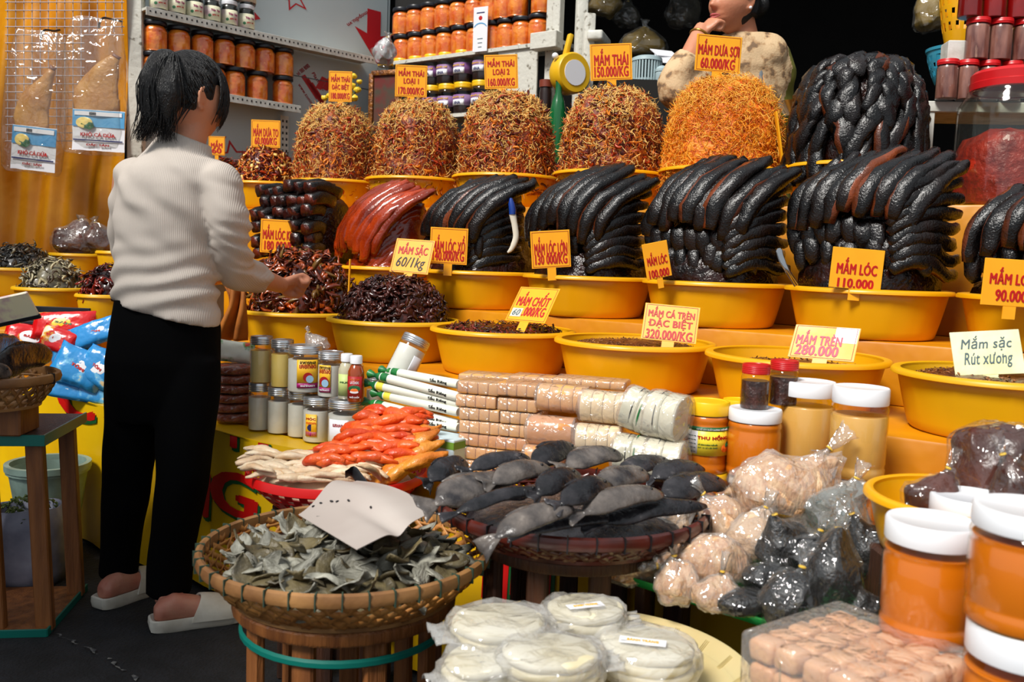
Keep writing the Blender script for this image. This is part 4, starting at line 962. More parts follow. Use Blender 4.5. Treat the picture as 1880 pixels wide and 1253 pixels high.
for i in range(nlf):
    rr = .214 * math.sqrt((i + .5) / nlf); th = i * 2.39996
    x, y = rr * math.cos(th), rr * math.sin(th)
    z = WZ0 + .032 + .062 * (1 - (rr / .25) ** 2) + rnd.uniform(-.006, .016)
    if i < 10:
        o = mk('dried_fish', leaf_v[i], m_dry if i % 3 else m_dryd, None, sharp=0); leafs.append(o)
    else:
        o = leafs[i % 10].copy(); C.objects.link(o)
    o.location = (WC.x + x, WC.y + y, z); o.rotation_euler = (rnd.uniform(-.75, .75), rnd.uniform(-.6, .6), rnd.uniform(0, 6.28))
    tag(o, 'small curled grey split dried fish lying in the round woven basket', 'dried fish', 'small dried fish in the woven basket')
# bent pale card laid over the fish
m_card = M('pale_card', (176, 164, 156), .6, (188, 178, 170), s=4)
c4 = [P(548, 962, 1.70), P(655, 900, 1.84), P(796, 955, 1.66), P(655, 1028, 1.46)]
for q, dz in zip(c4, (.0, .0, .0, .0)): q.z += dz
def cardf(u, v):
    p = c4[0] * (1 - u) * (1 - v) + c4[1] * u * (1 - v) + c4[2] * u * v + c4[3] * (1 - u) * v
    bend = .030 * math.exp(-((u - v * .25 - .55) / .28) ** 2) * (1 - v) ** .7 + .012 * math.sin(PI * v) * u
    crease = -.014 * math.exp(-((u - .42 - .1 * v) / .10) ** 2) * v
    return tuple(p + Vector((0, 0, bend + crease + .016)))
vf = slab(grid(cardf, 26, 20), .0014); cc = vf[0].mean(0)
tag(mk('bent_card', (vf[0] - cc, vf[1]), m_card, None, Vector(cc)), 'bent pale cardboard sheet lying over the dried fish in the woven basket', 'card')
for px, py in ((592, 925), (608, 921), (622, 924), (637, 922), (681, 931), (574, 935)):
    b = P(px, py, 1.74)
    r_ = ray(px, py)
    best = min(range(len(vf[0])), key=lambda i: (PR(vf[0][i])[0] - px) ** 2 + (PR(vf[0][i])[1] - py) ** 2)
    tag(mk('fly', T(ellipsoid(.0022, .0045, .002, 8, 6), rz=random.uniform(0, 3)), m_black, None, Vector(vf[0][best]) + Vector((0, 0, .0025))), 'small black fly resting on the bent cardboard sheet', 'fly', 'flies on the cardboard sheet')

# ---- the red perforated basket of fritters
m_redp = M('red_plastic', (214, 20, 18), .3, spec=.5)
RC = P(620, 870, 2.16); RZ = .535; RR = .218
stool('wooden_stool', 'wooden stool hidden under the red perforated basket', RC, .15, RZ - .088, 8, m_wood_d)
rb_ = thing('perforated_basket', 'red perforated plastic basket heaped with fritters', 'basket', (RC.x, RC.y, RZ - .085))
def perf(R, rb, H, nu=132, rows=20, th=.0025):
    prof = [(rb + (R - rb) * (1 - (1 - v) ** 1.7), H * v) for v in np.linspace(0, 1, rows + 1)]
    V = []; Fs = []
    for r, z in prof:
        for k in range(nu): a = 2 * PI * k / nu; V.append((r * math.cos(a), r * math.sin(a), z))
    for i in range(rows):
        for k in range(nu):
            hole = 2 < i < rows - 2 and i % 3 != 2 and (k + (2 if (i // 3) % 2 else 0)) % 4 in (0, 1) and (i % 3 in (0, 1))
            if hole: continue
            a, b = i * nu + k, i * nu + (k + 1) % nu; Fs.append((a, b, b + nu, a + nu))
    Fs.append(tuple(range(nu)))
    return slab((np.array(V), Fs), th)
mk('basket_wall', perf(RR * .97, RR * .66, .085), m_redp, rb_, sharp=40)
mk('basket_rim', lathe([(RR * .955, .070), (RR * .97, .084), (RR * .99, .087), (RR, .082), (RR * 1.005, .066), (RR * .985, .066), (RR * .975, .074), (RR * .955, .070)], 72, cap=False), m_redp, rb_)
m_fw = M('white_fritter', (228, 208, 178), .45, (210, 176, 138), s=14, bump=.4, bs=60, var=.08, sub=.15)
m_fo = M('orange_fritter', (230, 98, 26), .42, (204, 58, 10), (240, 140, 80), s=16, w=.18, bump=.5, bs=60, var=.12, coat=.15)
m_fy = M('yellow_fritter', (222, 146, 48), .42, (196, 106, 22), s=16, w=.2, bump=.5, bs=60, var=.1, coat=.15)
def fritter(label, mat, px, py, d, L, W, yaw, pitch, group, seed, kind='fritter'):
    pr = [.25, .6, .85, 1, .95, .8, .5, .2] if seed % 2 else [.5, .9, 1, .9, .8, .7, .6, .35]
    pth = catmull([(-L / 2, 0, 0), (-L / 6, .010 * math.sin(seed), .006), (L / 6, -.008 * math.cos(seed), .004), (L / 2, 0, -.004)], 10)
    rad = [(W / 2 * np.interp(i / 10 * 7, range(8), pr), W / 3.0 * np.interp(i / 10 * 7, range(8), pr)) for i in range(11)]
    vf = jit(tube(pth, rad, 10, side=(0, 1, 0)), W * .13, 45, seed * 1.3)
    tag(mk(kind, vf, mat, None, P(px, py, d), rot=(random.uniform(-.3, .3), pitch, yaw), sharp=0), label, 'fritter', group)
vf = jit(dome(RR * .86, .060, 40, 10, 8, .010, .7, 1.1), .008, 50); tag(mk('fritter_crumbs', vf, m_fw, None, (RC.x, RC.y, RZ - .045)), 'broken fritters filling the bottom of the red basket', 'fritters', None, 'stuff')
rnd = random.Random(4)
for i in range(54):
    u = (i % 11) / 10; v = i // 11
    px = 480 + 200 * u + rnd.uniform(-12, 12); py = 866 - v * 9 + rnd.uniform(-5, 5) + 14 * math.sin(PI * u) - 10 * u * (v > 1)
    fritter('pale white finger-shaped fritter on the left of the red basket', m_fw, px, py, 2.0 + v * .042 + .04 * abs(u - .5), rnd.uniform(.08, .12), .027, rnd.uniform(-.5, .5) - .1, rnd.uniform(-.12, .12), 'white fritters on the left of the red basket', i)
for i in range(56):
    v = i // 9; u = (i % 9) / 8
    px = 590 + v * 15 + (155 - v * 11) * u + rnd.uniform(-8, 8); py = 850 - v * 15.5 - 10 * u + rnd.uniform(-6, 6)
    fritter('orange-red flat fritter on the peak of the red basket', m_fo, px, py, 2.06 + v * .032 + .02 * u, rnd.uniform(.08, .12), .042, -.2 + rnd.uniform(-.45, .35), -.22 + rnd.uniform(-.15, .15), 'orange fritters in the middle of the red basket', i + 40)
for i in range(17):
    px = 704 + (i % 4) * 22 + rnd.uniform(-6, 6); py = 872 - (i // 4) * 18 + rnd.uniform(-6, 6) - (i % 4) * 6
    fritter('large golden yellow fritter at the right of the red basket', m_fy, px, py, 2.05 + (i // 4) * .04, rnd.uniform(.12, .15), .052, rnd.uniform(.1, .5), -.55 + rnd.uniform(-.2, .2), 'yellow fritters at the right of the red basket', i + 90)
fritter('single thick white fritter leaning between the white and yellow fritters', m_fw, 678, 868, 1.99, .09, .026, .9, .5, None, 131)
s_ = [P(634, 872, 1.96), P(648, 866, 1.97), P(660, 880, 1.955), P(676, 900, 1.945), P(700, 915, 1.95)]
sc = s_[2].copy()
tag(mk('black_strap', tube([p - sc for p in catmull([tuple(q) for q in s_], 16) @ np.eye(3) - 0 if False] or [np.array(p) - np.array(sc) for p in catmull([tuple(q) for q in s_], 16)], [(.013, .0015)] * 17, 10, side=(.5, -.2, 1)), m_black, None, sc), 'black curled plastic strap hooked over the red basket rim', 'strap')

# ---- the tray of large grey dried fish
FC = P(1050, 930, 1.74); FZ = .592
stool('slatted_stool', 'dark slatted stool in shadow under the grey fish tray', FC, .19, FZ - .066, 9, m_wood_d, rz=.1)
woven('woven_tray', 'dark lacquered bamboo tray of large grey dried fish', FC, .262, .205, FZ - .06, FZ, m_dkbam, m_dkbam, m_black, ns=40, cat='tray', ties=34)
m_gf = M('grey_fish_skin', (26, 26, 29), .28, (56, 54, 57), (120, 112, 110), s=26, w=.15, mid=.52, bump=.55, bs=85, bdist=.004, var=.3, spec=.4, det=9, rvar=.08)
m_gf2 = M('silver_fish_skin', (44, 42, 44), .27, (112, 104, 98), (172, 162, 150), s=24, w=.16, mid=.47, bump=.55, bs=85, bdist=.004, var=.2, spec=.4, det=9, rvar=.08)
def grey_fish(label, tail, head, zt, zh, wpx, mat, thick=.36, droop=.0, seed=0):
    a, b = PZ(*tail, zt), PZ(*head, zh); c = (a + b) / 2; dv = b - a; L = dv.length
    W = wpx * c.y / F_PX * 1.08
    t = thing('dried_grey_fish', label, 'dried fish', c, group='large grey dried fish on the dark tray')
    side = np.array((0.0, .86, .5)); tv = np.array(dv.normalized())
    pth = catmull([np.array(a - c) + tv * L * .14, np.array(a - c) * .35 + np.array((0, 0, .008)), np.array(b - c) * .3 + np.array((0, 0, .012)), np.array(b - c)], 16)
    pr = [.20, .30, .48, .68, .84, .95, 1, 1, .98, .95, .92, .88, .84, .80, .72, .55, .22]
    vf = tube(pth, [(W / 2 * q, W / 2 * thick * (q * .8 + .2 * q ** .5)) for q in pr], 16, side=side)
    vf = jit(jit(vf, W * .06, 20, seed), W * .022, 85, seed)
    q_ = len(vf[1]) - 2; other = m_gf2 if mat is m_gf else m_gf
    mk('body', vf, [mat, other], t, sharp=0, mi=[1 if (i < q_ and i % 16 in ((0, 15, 14) if mat is not m_gf else (11, 12))) else 0 for i in range(len(vf[1]))])
    s_ = side - tv * side.dot(tv); s_ /= np.linalg.norm(s_); nn = np.cross(tv, s_)
    p0 = pth[0]
    def tf(u, v):
        sp = .18 + u * .55
        return p0 - tv * (u * L * .17 + .04 * L * u * abs(v - .5)) + tv * .008 + s_ * (v - .5) * W * sp * 1.3 + nn * (.004 * math.sin(v * 11 + seed) * u - droop * u * u)
    mk('tail_fin', slab(grid(tf, 5, 8), .0016), mat, t, sharp=0)
    def ff(u, v):
        q = pth[6] + (pth[12] - pth[6]) * u
        return q + s_ * (W * .44 + v * W * .16 * math.sin(PI * (u * .9 + .08))) - tv * v * W * .16
    mk('back_fin', slab(grid(ff, 6, 2), .0014), mat, t, sharp=0)
    e = pth[14] + nn * W * thick * .36 * (1 if nn[2] > 0 else -1) + s_ * W * .1
    mk('eye', ellipsoid(.0032, .0032, .0032, 10, 8, e), m_black, t)
gfl = [('at the back left corner of the tray', (776, 892), (858, 852), .628, .64, 42, 0), ('second along the back, pale tail to the left', (842, 868), (972, 842), .648, .655, 32, 0), ('lying at the back below the brick stacks', (962, 858), (1062, 826), .655, .66, 44, 0),
       ('at the back centre, pale sided', (1020, 862), (1142, 836), .65, .655, 44, 1), ('at the back right, dark and half covered', (1180, 882), (1292, 862), .635, .64, 40, 0), ('rightmost, broad, its head at the jars', (1196, 914), (1334, 888), .622, .622, 52, 0),
       ('in the middle behind, head under the pale cut end', (884, 892), (1010, 862), .65, .655, 44, 1), ('in the centre, rounded and dark headed', (972, 918), (1064, 872), .655, .67, 44, 0), ('right of centre, pale with dark head', (1076, 904), (1192, 872), .65, .655, 46, 1),
       ('middle, short and plain grey', (1012, 934), (1124, 892), .652, .66, 46, 0), ('with the pink sheen at the front left', (770, 934), (940, 884), .625, .64, 62, 1), ('slim, at the front left below the pink-sheened one', (806, 952), (1004, 900), .628, .655, 30, 0),
       ('long spotted, right of centre at the front', (1040, 950), (1218, 906), .632, .648, 48, 1), ('pale grey, front, tail over the woven basket', (884, 998), (1052, 934), .61, .645, 52, 1), ('dark, low at the front right of the tray', (1066, 968), (1296, 930), .605, .615, 44, 0),
       ('dark, lowest along the front rim', (930, 984), (1150, 954), .602, .608, 34, 0), ('in the back row between the dark and pale ones', (1120, 876), (1232, 850), .642, .645, 38, 0), ('small, tucked under the slim one at left', (850, 928), (968, 912), .61, .612, 36, 0)]
for i, (nm, tl, hd, z0, z1, w_, k) in enumerate(gfl):
    grey_fish('large grey dried fish ' + nm, tl, hd, z0 + .0, z1, w_, (m_gf, m_gf2)[k], seed=i * 2.3, droop=.02 if 'tail over' in nm else 0)
vf = dome(.215, .05, 40, 8, 9, .008, .6, 1); tag(mk('dried_fish_bed', vf, m_gf, None, (FC.x, FC.y, FZ - .05)), 'dark mass of dried fish under the top ones on the lacquered tray', 'dried fish', None, 'stuff')
# ------------------------------------------------------------------ green tray of tied bags
def film_tied(nm, tint, haze): return FILM(nm, tint, .55, .08, .5, 30, haze=haze)
m_film = film_tied('bag_film', (255, 250, 244), .16)
m_filmk = FILM('dark_bag_film', (255, 255, 255), .85, .07, .5, 34, haze=.02)
m_peach = M('peach_shreds', (236, 200, 160), .5, (204, 148, 100), (244, 224, 198), s=44, w=.12, bump=.9, bs=70, bdist=.008, var=.08, stretch=(1.6, 1.6, .6))
m_meal = M('pale_meal', (226, 196, 164), .55, (206, 170, 134), s=60, w=.2, bump=.5, bs=160, var=.06)
m_blackseed = M('black_seeds', (6, 6, 8), .35, (30, 31, 34), s=150, w=.08, mid=.62, bump=.6, bs=220, bdist=.004)
m_greyseed = M('grey_herb', (112, 122, 120), .4, (60, 68, 66), (176, 184, 180), s=46, w=.14, bump=.9, bs=90, bdist=.006)
m_darkmeat = M('dark_dried_meat', (46, 22, 16), .35, (92, 40, 24), s=12, w=.2, bump=.6, bs=40)
m_band = M('rubber_band', (234, 190, 70), .5)
def tied_bag(label, px, py, d, wpx, hpx, mat, film, neck=(0, -1), roll=0.0, seed=0, cat='bag of food', group=None, neckl=.05, depth=.75, name='tied_bag', amp=.26):
    """a knotted clear bag: contents, film, gathered neck and rubber band. neck = direction in the picture"""
    s = d / F_PX; a, b = wpx / 2 * s, hpx / 2 * s; e = (a + b) / 2 * depth
    c = P(px, py, d); t = thing(name, label, cat, c, 0, group)
    nd = np.array(_rt) * neck[0] - np.array(_up) * neck[1]; nd = nd / np.linalg.norm(nd)
    R_ = Matrix.Rotation(roll, 4, 'Y')
    V, Fs = TM(ellipsoid(a, e, b, 36, 22, e=.8), R_)
    k = np.array([1 if q.dot(nd) <= 0 else 1 for q in V])
    ext = max(float(np.max(V @ nd)), 1e-4)
    V = np.array([q + nd * max(0, q.dot(nd) / ext) ** 3 * ext * .3 - (q - nd * q.dot(nd)) * max(0, q.dot(nd) / ext) ** 2 * .55 for q in V])
    core = jit((V, Fs), min(a, b) * amp, 3.2 / max(a, b) * .5, seed); core = jit(core, min(a, b) * .07, 60, seed)
    mk('contents', core, mat, t, sharp=0)
    Vc, Fc = TM(ellipsoid(a, e, b, 20, 13, e=.8), R_)
    Vc = np.array([q + nd * max(0, q.dot(nd) / ext) ** 3 * ext * .3 - (q - nd * q.dot(nd)) * max(0, q.dot(nd) / ext) ** 2 * .55 for q in Vc])
    fl = jit((Vc * 1.07, Fc), min(a, b) * amp, 3.2 / max(a, b) * .5, seed); rg = np.random.default_rng(int(abs(seed) * 7) + 1)
    fl = (fl[0] * (1 + rg.uniform(-.06, .09, (len(fl[0]), 1))), Fc)
    tri = []
    for f in Fc: tri += [f] if len(f) == 3 else ([(f[0], f[1], f[2]), (f[0], f[2], f[3])] if rg.random() < .5 else [(f[0], f[1], f[3]), (f[1], f[2], f[3])])
    mk('bag_film', (fl[0], tri), film, t, smooth=False)
    tip = nd * ext * 1.16
    r0 = min(a, b) * .33; nk = neckl * 1.15
    sd = np.cross(nd, (0, 1, .2)); sd /= np.linalg.norm(sd)
    V2, F2 = tube([tip - nd * r0 * .7, tip, tip + nd * nk * .18, tip + nd * nk * .4, tip + nd * nk * .75, tip + nd * nk], [r0, r0 * .35, r0 * .22, r0 * .4, r0 * .75, (r0 * 1.05, r0 * .3)], 18, cap=False)
    V2 = V2 + np.array([(.0035 * math.sin(i * 2.6), .0035 * math.cos(i * 3.7), .002 * math.sin(i * 5.1)) for i in range(len(V2))]) * min(1, r0 / .012)
    mk('neck', (V2, F2), film if film is not None else m_film, t, sharp=0)
    an = np.linspace(0, 2 * PI, 13); u_ = np.cross(sd, nd)
    mk('rubber_band', tube([tip + nd * nk * .2 + (sd * math.cos(q) + u_ * math.sin(q)) * r0 * .30 for q in an], .0022, 6, cap=False), m_band, t)
    return t
# the tray
GZ = .468
g0_, g1_ = PZ(1094, 1050, GZ), PZ(1452, 1166, GZ)
ge = (g1_ - g0_); ge.z = 0; ge.normalize(); gn = Vector((-ge.y, ge.x, 0))
m_mel = M('green_melamine', (40, 150, 74), .25, coat=.4); m_melw = M('white_melamine', (222, 226, 220), .3)
yaw = math.atan2(ge.y, ge.x)
gt = thing('serving_tray', 'green rectangular serving tray of tied bags', 'tray', g0_ + ge * .30 + gn * .20, yaw)
mk('tray_base', rbox(.56, .36, .008, .003, 2, (0, 0, -.004)), m_melw, gt)
def trayrim():
    out = []
    hw, hh, r = .30, .20, .04
    pts = []
    for cx, cy, a0 in ((hw - r, hh - r, 0), (-hw + r, hh - r, 90), (-hw + r, -hh + r, 180), (hw - r, -hh + r, 270)):
        for k in range(7): a = math.radians(a0 + 15 * k); pts.append((cx, cy, math.cos(a), math.sin(a), r))
    prof = [(-.024, -.008), (-.020, -.004), (.0, .012), (.004, .013), (.004, .010), (-.014, -.009)]
    V = [(cx + ca * (r + o), cy + sa * (r + o), z) for o, z in prof for cx, cy, ca, sa, r in pts]
    n = len(pts); m = len(prof)
    Fs = [(j * n + i, j * n + (i + 1) % n, ((j + 1) % m) * n + (i + 1) % n, ((j + 1) % m) * n + i) for j in range(m) for i in range(n)]
    return np.array(V), Fs
mk('tray_rim', trayrim(), m_mel, gt, sharp=50); mk('tray_lining', rbox(.55, .35, .002, .0008, 1, (0, 0, .0015)), m_mel, gt)
def low_table(label, c, w_, l_, zt, yaw, mat=None):
    t = thing('low_wooden_stand', label, 'stand', (c[0], c[1], 0), yaw); mat = mat or m_wood_d
    mk('top', rbox(w_, l_, .02, .003, 1, (0, 0, zt - .01)), mat, t)
    for sx in (-1, 1):
        for sy in (-1, 1): mk('leg', rbox(.04, .04, zt - .02, .003, 1, (sx * (w_ / 2 - .03), sy * (l_ / 2 - .03), (zt - .02) / 2)), mat, t)
low_table('dark wooden stand under the green tray', gt.location + gn * .02, .44, .26, GZ - .009, yaw)
GB = 'clear bags tied with rubber bands on the green tray'
def dz(px, py, z=.515): return PZ(px, py, z).y
for i, (lab, px, py, zz, w_, h_, mat, film, nk, dep) in enumerate((
    ('bag of pale shreds at the left tip of the green tray', 1160, 1032, .50, 150, 84, m_peach, m_film, (-1, -.25), .7),
    ('bag of pale speckled meal behind the leftmost bag', 1214, 982, .535, 118, 110, m_meal, m_film, (1, -.75), .8),
    ('small knotted bag at the front edge of the green tray', 1243, 1072, .50, 84, 74, m_peach, m_film, (-.1, -1), .9),
    ('bag of peach shreds in the middle of the green tray', 1300, 1030, .53, 150, 88, m_peach, m_film, (-1, .1), .8),
    ('bag of peach shreds at the back left of the green tray', 1336, 964, .56, 120, 96, m_peach, m_film, (-.8, -1), .8),
    ('small bag of shreds beside the black bags at the front', 1318, 1092, .50, 96, 56, m_peach, m_film, (.2, -1), .9),
    ('bag of speckled meal between peach and black bags', 1384, 990, .56, 96, 90, m_meal, m_film, (.4, -1), .9),
    ('large crinkled bag of peach shreds on top, neck up', 1442, 900, .63, 190, 128, m_peach, m_film, (.75, -.7), .75),
    ('bag of pale shreds under the large crinkled bag', 1400, 930, .57, 130, 90, m_peach, m_film, (-1, -.2), .8),
    ('grey crinkled bag of dried herb leaning at the right of the tray', 1540, 945, .60, 130, 104, m_greyseed, m_film, (.5, -1), .7),
    ('black seed bag with a pointed corner beside the speckled meal', 1440, 1006, .56, 110, 90, m_blackseed, m_filmk, (-.3, -1), .8),
    ('small round black seed bag in front of the pointed one', 1404, 1066, .52, 84, 64, m_blackseed, m_filmk, (.5, .5), .9),
    ('flat black seed bag at the front edge of the green tray', 1362, 1108, .495, 104, 44, m_blackseed, m_filmk, (1, -.3), .9),
    ('black seed bag with a yellow band at the front right', 1452, 1112, .51, 118, 110, m_blackseed, m_filmk, (.3, -1), .8),
    ('shiny upright black bag of smooth dark powder', 1530, 1064, .55, 104, 150, m_blackseed, m_filmk, (.1, -1), .8),
    ('black seed bag against the big orange jar', 1590, 1010, .57, 84, 110, m_blackseed, m_filmk, (-.4, -1), .8),
    ('small black bag with a white gathered neck beside the orange jar', 1576, 1116, .51, 84, 60, m_blackseed, m_filmk, (-.1, -1), .9),
    ('black seed bag half buried behind the shiny upright one', 1490, 1030, .55, 90, 84, m_blackseed, m_filmk, (.3, -1), .8))):
    tied_bag(lab, px, py, dz(px, py, zz), w_, h_, mat, film, nk, 0, i * 5.3, group=GB, neckl=.038 if 'large' not in lab else .06, depth=dep)

# ------------------------------------------------------------------ yellow bowl with dark bags, at the right
b_c = P(1772, 922, 1.46)
make_basin('plastic_bowl', 'yellow plastic bowl holding dark bags beside the big orange jars', b_c - Vector((0, 0, .09)), .158, .10, m_tub)
tag(mk('crate', rbox(.26, .26, .16, .006, 1), m_wood_d, None, (b_c.x, b_c.y, b_c.z - .172)), 'dark crate under the yellow bowl', 'crate')
low_table('dark wooden stand carrying crate and bowl', (b_c.x, b_c.y, 0), .34, .30, b_c.z - .253, ROT)
for i, (lab, px, py, d, w_, h_, nk) in enumerate((('bag of dark dried meat with a pink gathered neck in the bowl', 1715, 912, 1.44, 110, 70, (.5, -1)), ('large bag of dark dried fish leaning over the bowl', 1830, 852, 1.50, 170, 150, (1, -.2)), ('bag of dark food at the right edge of the bowl', 1862, 905, 1.40, 90, 110, (-.3, -1)))):
    tied_bag(lab, px, py, d, w_, h_, m_darkmeat, m_filmk, nk, 0, i * 3 + 70, group='clear bags in the yellow bowl', neckl=.04)

# ------------------------------------------------------------------ big jars at the right edge
def bigjar(label, px, pyb, d, wpx, hpx, z=None):
    return pjar(label, px, pyb, d, wpx, hpx, m_or, m_cap, .90, grooves=(.22, .86), z=z, group='big orange paste jars at the right edge')
t1, r1, h1_ = bigjar('big orange paste jar beside the black bags', 1696, 1168, 1.20, 168, 226)
t2, r2, h2_ = bigjar('big orange paste jar at the right edge, nearest to the camera', 1878, 1146, 1.06, 208, 226)
s1, s2 = 1.20 / F_PX, 1.06 / F_PX
bigjar('lower big orange jar mostly hidden behind the sugar pack', 1716, 0, 1.20, 162, (t1.location.z - .42) / s1 - 1, z=.42)[0].location.x = t1.location.x + .012
bigjar('lower big orange jar at the right edge, below the nearest one', 1882, 0, 1.06, 206, (t2.location.z - .42) / s2 - 1, z=.42)[0].location.x = t2.location.x + .004
bigjar('big orange jar behind, only its white lid showing', 1768, 1120, 1.40, 150, 200, z=P(1762, 935, 1.34).z - 200 * 1.34 / F_PX)
low_table('dark wooden stand under the big orange jars', (t1.location.x * .5 + t2.location.x * .5, (t1.location.y + t2.location.y) / 2 + .0, 0), .46, .40, .418, -.6)

# ------------------------------------------------------------------ pack of sugar lumps in the lower right corner
m_lump = M('sugar_lump', (230, 186, 146), .4, (210, 156, 112), s=8, w=.25, sub=.2, subc=(.01, .006, .003), bump=.3, bs=40)
pk = thing('sugar_lump_pack', 'clear pack of pale brown sugar lumps in the lower right corner', 'sugar pack', P(1575, 1205, 1.13) - Vector((0, 0, .085)), .62)
for ix in range(5):
    for iy in range(5):
        for iz in range(3):
            if iz < 2 and 0 < ix and 0 < iy < 4: continue
            mk('sugar_lump', jit(rbox(.036, .036, .030, .007, 2), .0022, 60, ix * 7 + iy * 3 + iz), m_lump, pk, (-.08 + .04 * ix + random.uniform(-.002, .002), -.08 + .04 * iy + random.uniform(-.002, .002), .017 + .032 * iz + random.uniform(-.0015, .0015)), random.uniform(-.15, .15), sharp=0)
mk('pack_film', jit(rbox(.214, .214, .108, .012, 3, (0, 0, .054)), .005, 40, 3), m_wrap, pk)
low_table('wooden stand under the sugar lump pack', (pk.location.x, pk.location.y, 0), .25, .25, pk.location.z - .001, .62)

# ------------------------------------------------------------------ pale tray of white noodle packs at the front
m_tanp = M('pale_plastic_tray', (214, 196, 146), .45, (204, 184, 132), s=5, sub=.1)
NZ = .425; NC = PZ(1108, 1225, NZ)
tt = thing('round_tray', 'pale tan round plastic tray of white noodle packs', 'tray', (NC.x, NC.y, NZ - .03))
R_ = .238
dish = lathe([(.001, 0), (R_ * .8, 0), (R_ * .84, .003), (R_ * .96, .027), (R_, .030), (R_ * 1.0, .027), (R_ * .975, .022)] + [(R_ * .82, .004), (.001, .004)], 80, cap=False)
rdg = J(*[T(box(.030, .0012, .0015), ((R_ * .9) * math.cos(a + o), (R_ * .9) * math.sin(a + o), .0170), a, ry=-.65) for a in np.linspace(0, 2 * PI, 22, False) for o in (-.016, 0, .016)])
mk('tray_dish', J(dish, rdg), [m_tanp, M('ridge_tan', (196, 178, 124), .5)], tt, mi=[0] * len(dish[1]) + [1] * len(rdg[1]), sharp=40)
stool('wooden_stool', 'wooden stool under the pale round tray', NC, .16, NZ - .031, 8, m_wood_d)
m_rice = M('rice_sheet', (232, 226, 206), .5, (220, 208, 170), s=8, sub=.2, subc=(.01, .009, .007))
m_filmw = FILM('milky_film', (255, 255, 255), .66, .10, .5, 24, haze=.26)
def noodle_pack(label, px, py, d, wpx, hpx, n, yaw=0.0, lab=True, seed=0, tails=True):
    s = d / F_PX; r = wpx / 2 * s; th = hpx * s * .62 / n
    t = thing('noodle_pack', label, 'noodle pack', P(px, py, d) - Vector((0, 0, hpx * s / 2)), yaw, 'packs of white noodle sheets on the pale tray')
    for k in range(n):
        mk('noodle_sheet', jit(lathe([(.001, 0), (r * .86, 0), (r * .92, th * .3), (r * .92, th * .7), (r * .86, th * .92), (.001, th * .92)], 30, cap=False, sy=.86), .003, 30, seed + k), m_rice, t, (random.uniform(-.004, .004), random.uniform(-.004, .004), k * th), sharp=0)
    e = ellipsoid(r * 1.10, r * .98, n * th * .60, 26, 14, (0, 0, n * th / 2), .42)
    mk('pack_film', jit(jit(e, .008, 30, seed), .005, 90, seed), m_filmw, t, smooth=False)
    if lab:
        mk('paper_label', jit(rbox(r * .9, r * .28, .0012, .0004, 1), .001, 60, seed), m_lab_w, t, (0, -r * .2, n * th * 1.13), .3)
        vf = text_fit('BÁNH TRÁNG', r * .6, r * .1, .02, .0003); mk('lettering', (vf[0], vf[1]), m_lab_y, t, (0, -r * .2, n * th * 1.13 + .0012), .3, smooth=False)
    if tails:
        for sx in (-1, 1):
            mk('film_end', jit(slab(grid(lambda u, v: (sx * (r * (.95 + .42 * u)), (v - .5) * r * (1.1 - .5 * u + .3 * u * u), n * th * .5 + .006 * math.sin(v * 19 + seed) * u), 5, 12), .0008), .003, 60, seed), m_filmw, t, sharp=0)
    return t
noodle_pack('flat noodle pack at the back left of the pale tray, film corners up', 918, 1140, 1.36, 196, 70, 2, .35, False, 3)
noodle_pack('small noodle pack with a printed label at the back of the pale tray', 1072, 1122, 1.42, 160, 84, 3, .05, True, 7)
noodle_pack('noodle pack at the right of the pale tray with a colourful label', 1186, 1188, 1.34, 196, 90, 3, -.5, True, 11, False)
noodle_pack('noodle pack at the front centre of the pale tray', 1012, 1200, 1.27, 200, 88, 3, .2, False, 17)
noodle_pack('lower noodle pack at the front left of the pale tray', 890, 1214, 1.27, 170, 90, 3, .6, False, 23)
# ------------------------------------------------------------------ behind the stall, left: tarp, grid, hanging fish
def sheet_px(corners, d, f, nu=40, nv=24, th=.003):
    c = [P(x, y, dd) for (x, y), dd in zip(corners, d)]
    return slab(grid(lambda u, v: tuple((c[0] * (1 - u) + c[1] * u) * (1 - v) + (c[3] * (1 - u) + c[2] * u) * v + Vector((0, f(u, v), 0))), nu, nv), th)
def centred(name, vf, mat, label, cat, **k):
    c = (vf[0].min(0) + vf[0].max(0)) / 2
    return tag(mk(name, (vf[0] - c, vf[1]), mat, None, Vector(c), **k), label, cat)
centred('yellow_tarpaulin', sheet_px([(-60, -30), (240, -30), (232, 500), (-60, 500)], (4.5,) * 4, lambda u, v: .02 * math.sin(u * 17 + v * 2) + .014 * math.sin(u * 41 + 3 * v) + .02 * math.sin(v * 9 + u * 5), 60, 30), m_tarp, 'yellow tarpaulin hanging behind the wire grid at the left', 'tarpaulin')
m_wire = M('grid_wire', (176, 168, 176), .5)
wg = thing('wire_grid', 'white wire display grid hung on the yellow tarpaulin', 'wire grid', P(118, 120, 4.4)); o_ = wg.location
wires = []
for i in range(15): wires.append(tube([rel(14 + 15 * i, -10, 4.40), rel(14 + 15 * i, 258 if i < 10 else 60, 4.40)], .0022, 6))
for j in range(18): wires.append(tube([rel(10, 4 + 15 * j, 4.395), rel(228 if j < 5 else 155, 4 + 15 * j, 4.395)], .0022, 6))
mk('wire_mesh', J(*wires), m_wire, wg)
m_dfish = M('golden_dried_fish', (206, 154, 84), .38, (166, 106, 44), (226, 186, 126), s=9, w=.2, bump=.4, bs=50, coat=.3)
m_dtail = M('dark_tail', (122, 74, 56), .5)
m_bagc = FILM('hanging_bag_film', (252, 252, 250), .85, .10, .8, 14, haze=.05)
m_blab = M('label_blue', (40, 136, 196), .45, (110, 180, 220), s=5, w=.2)
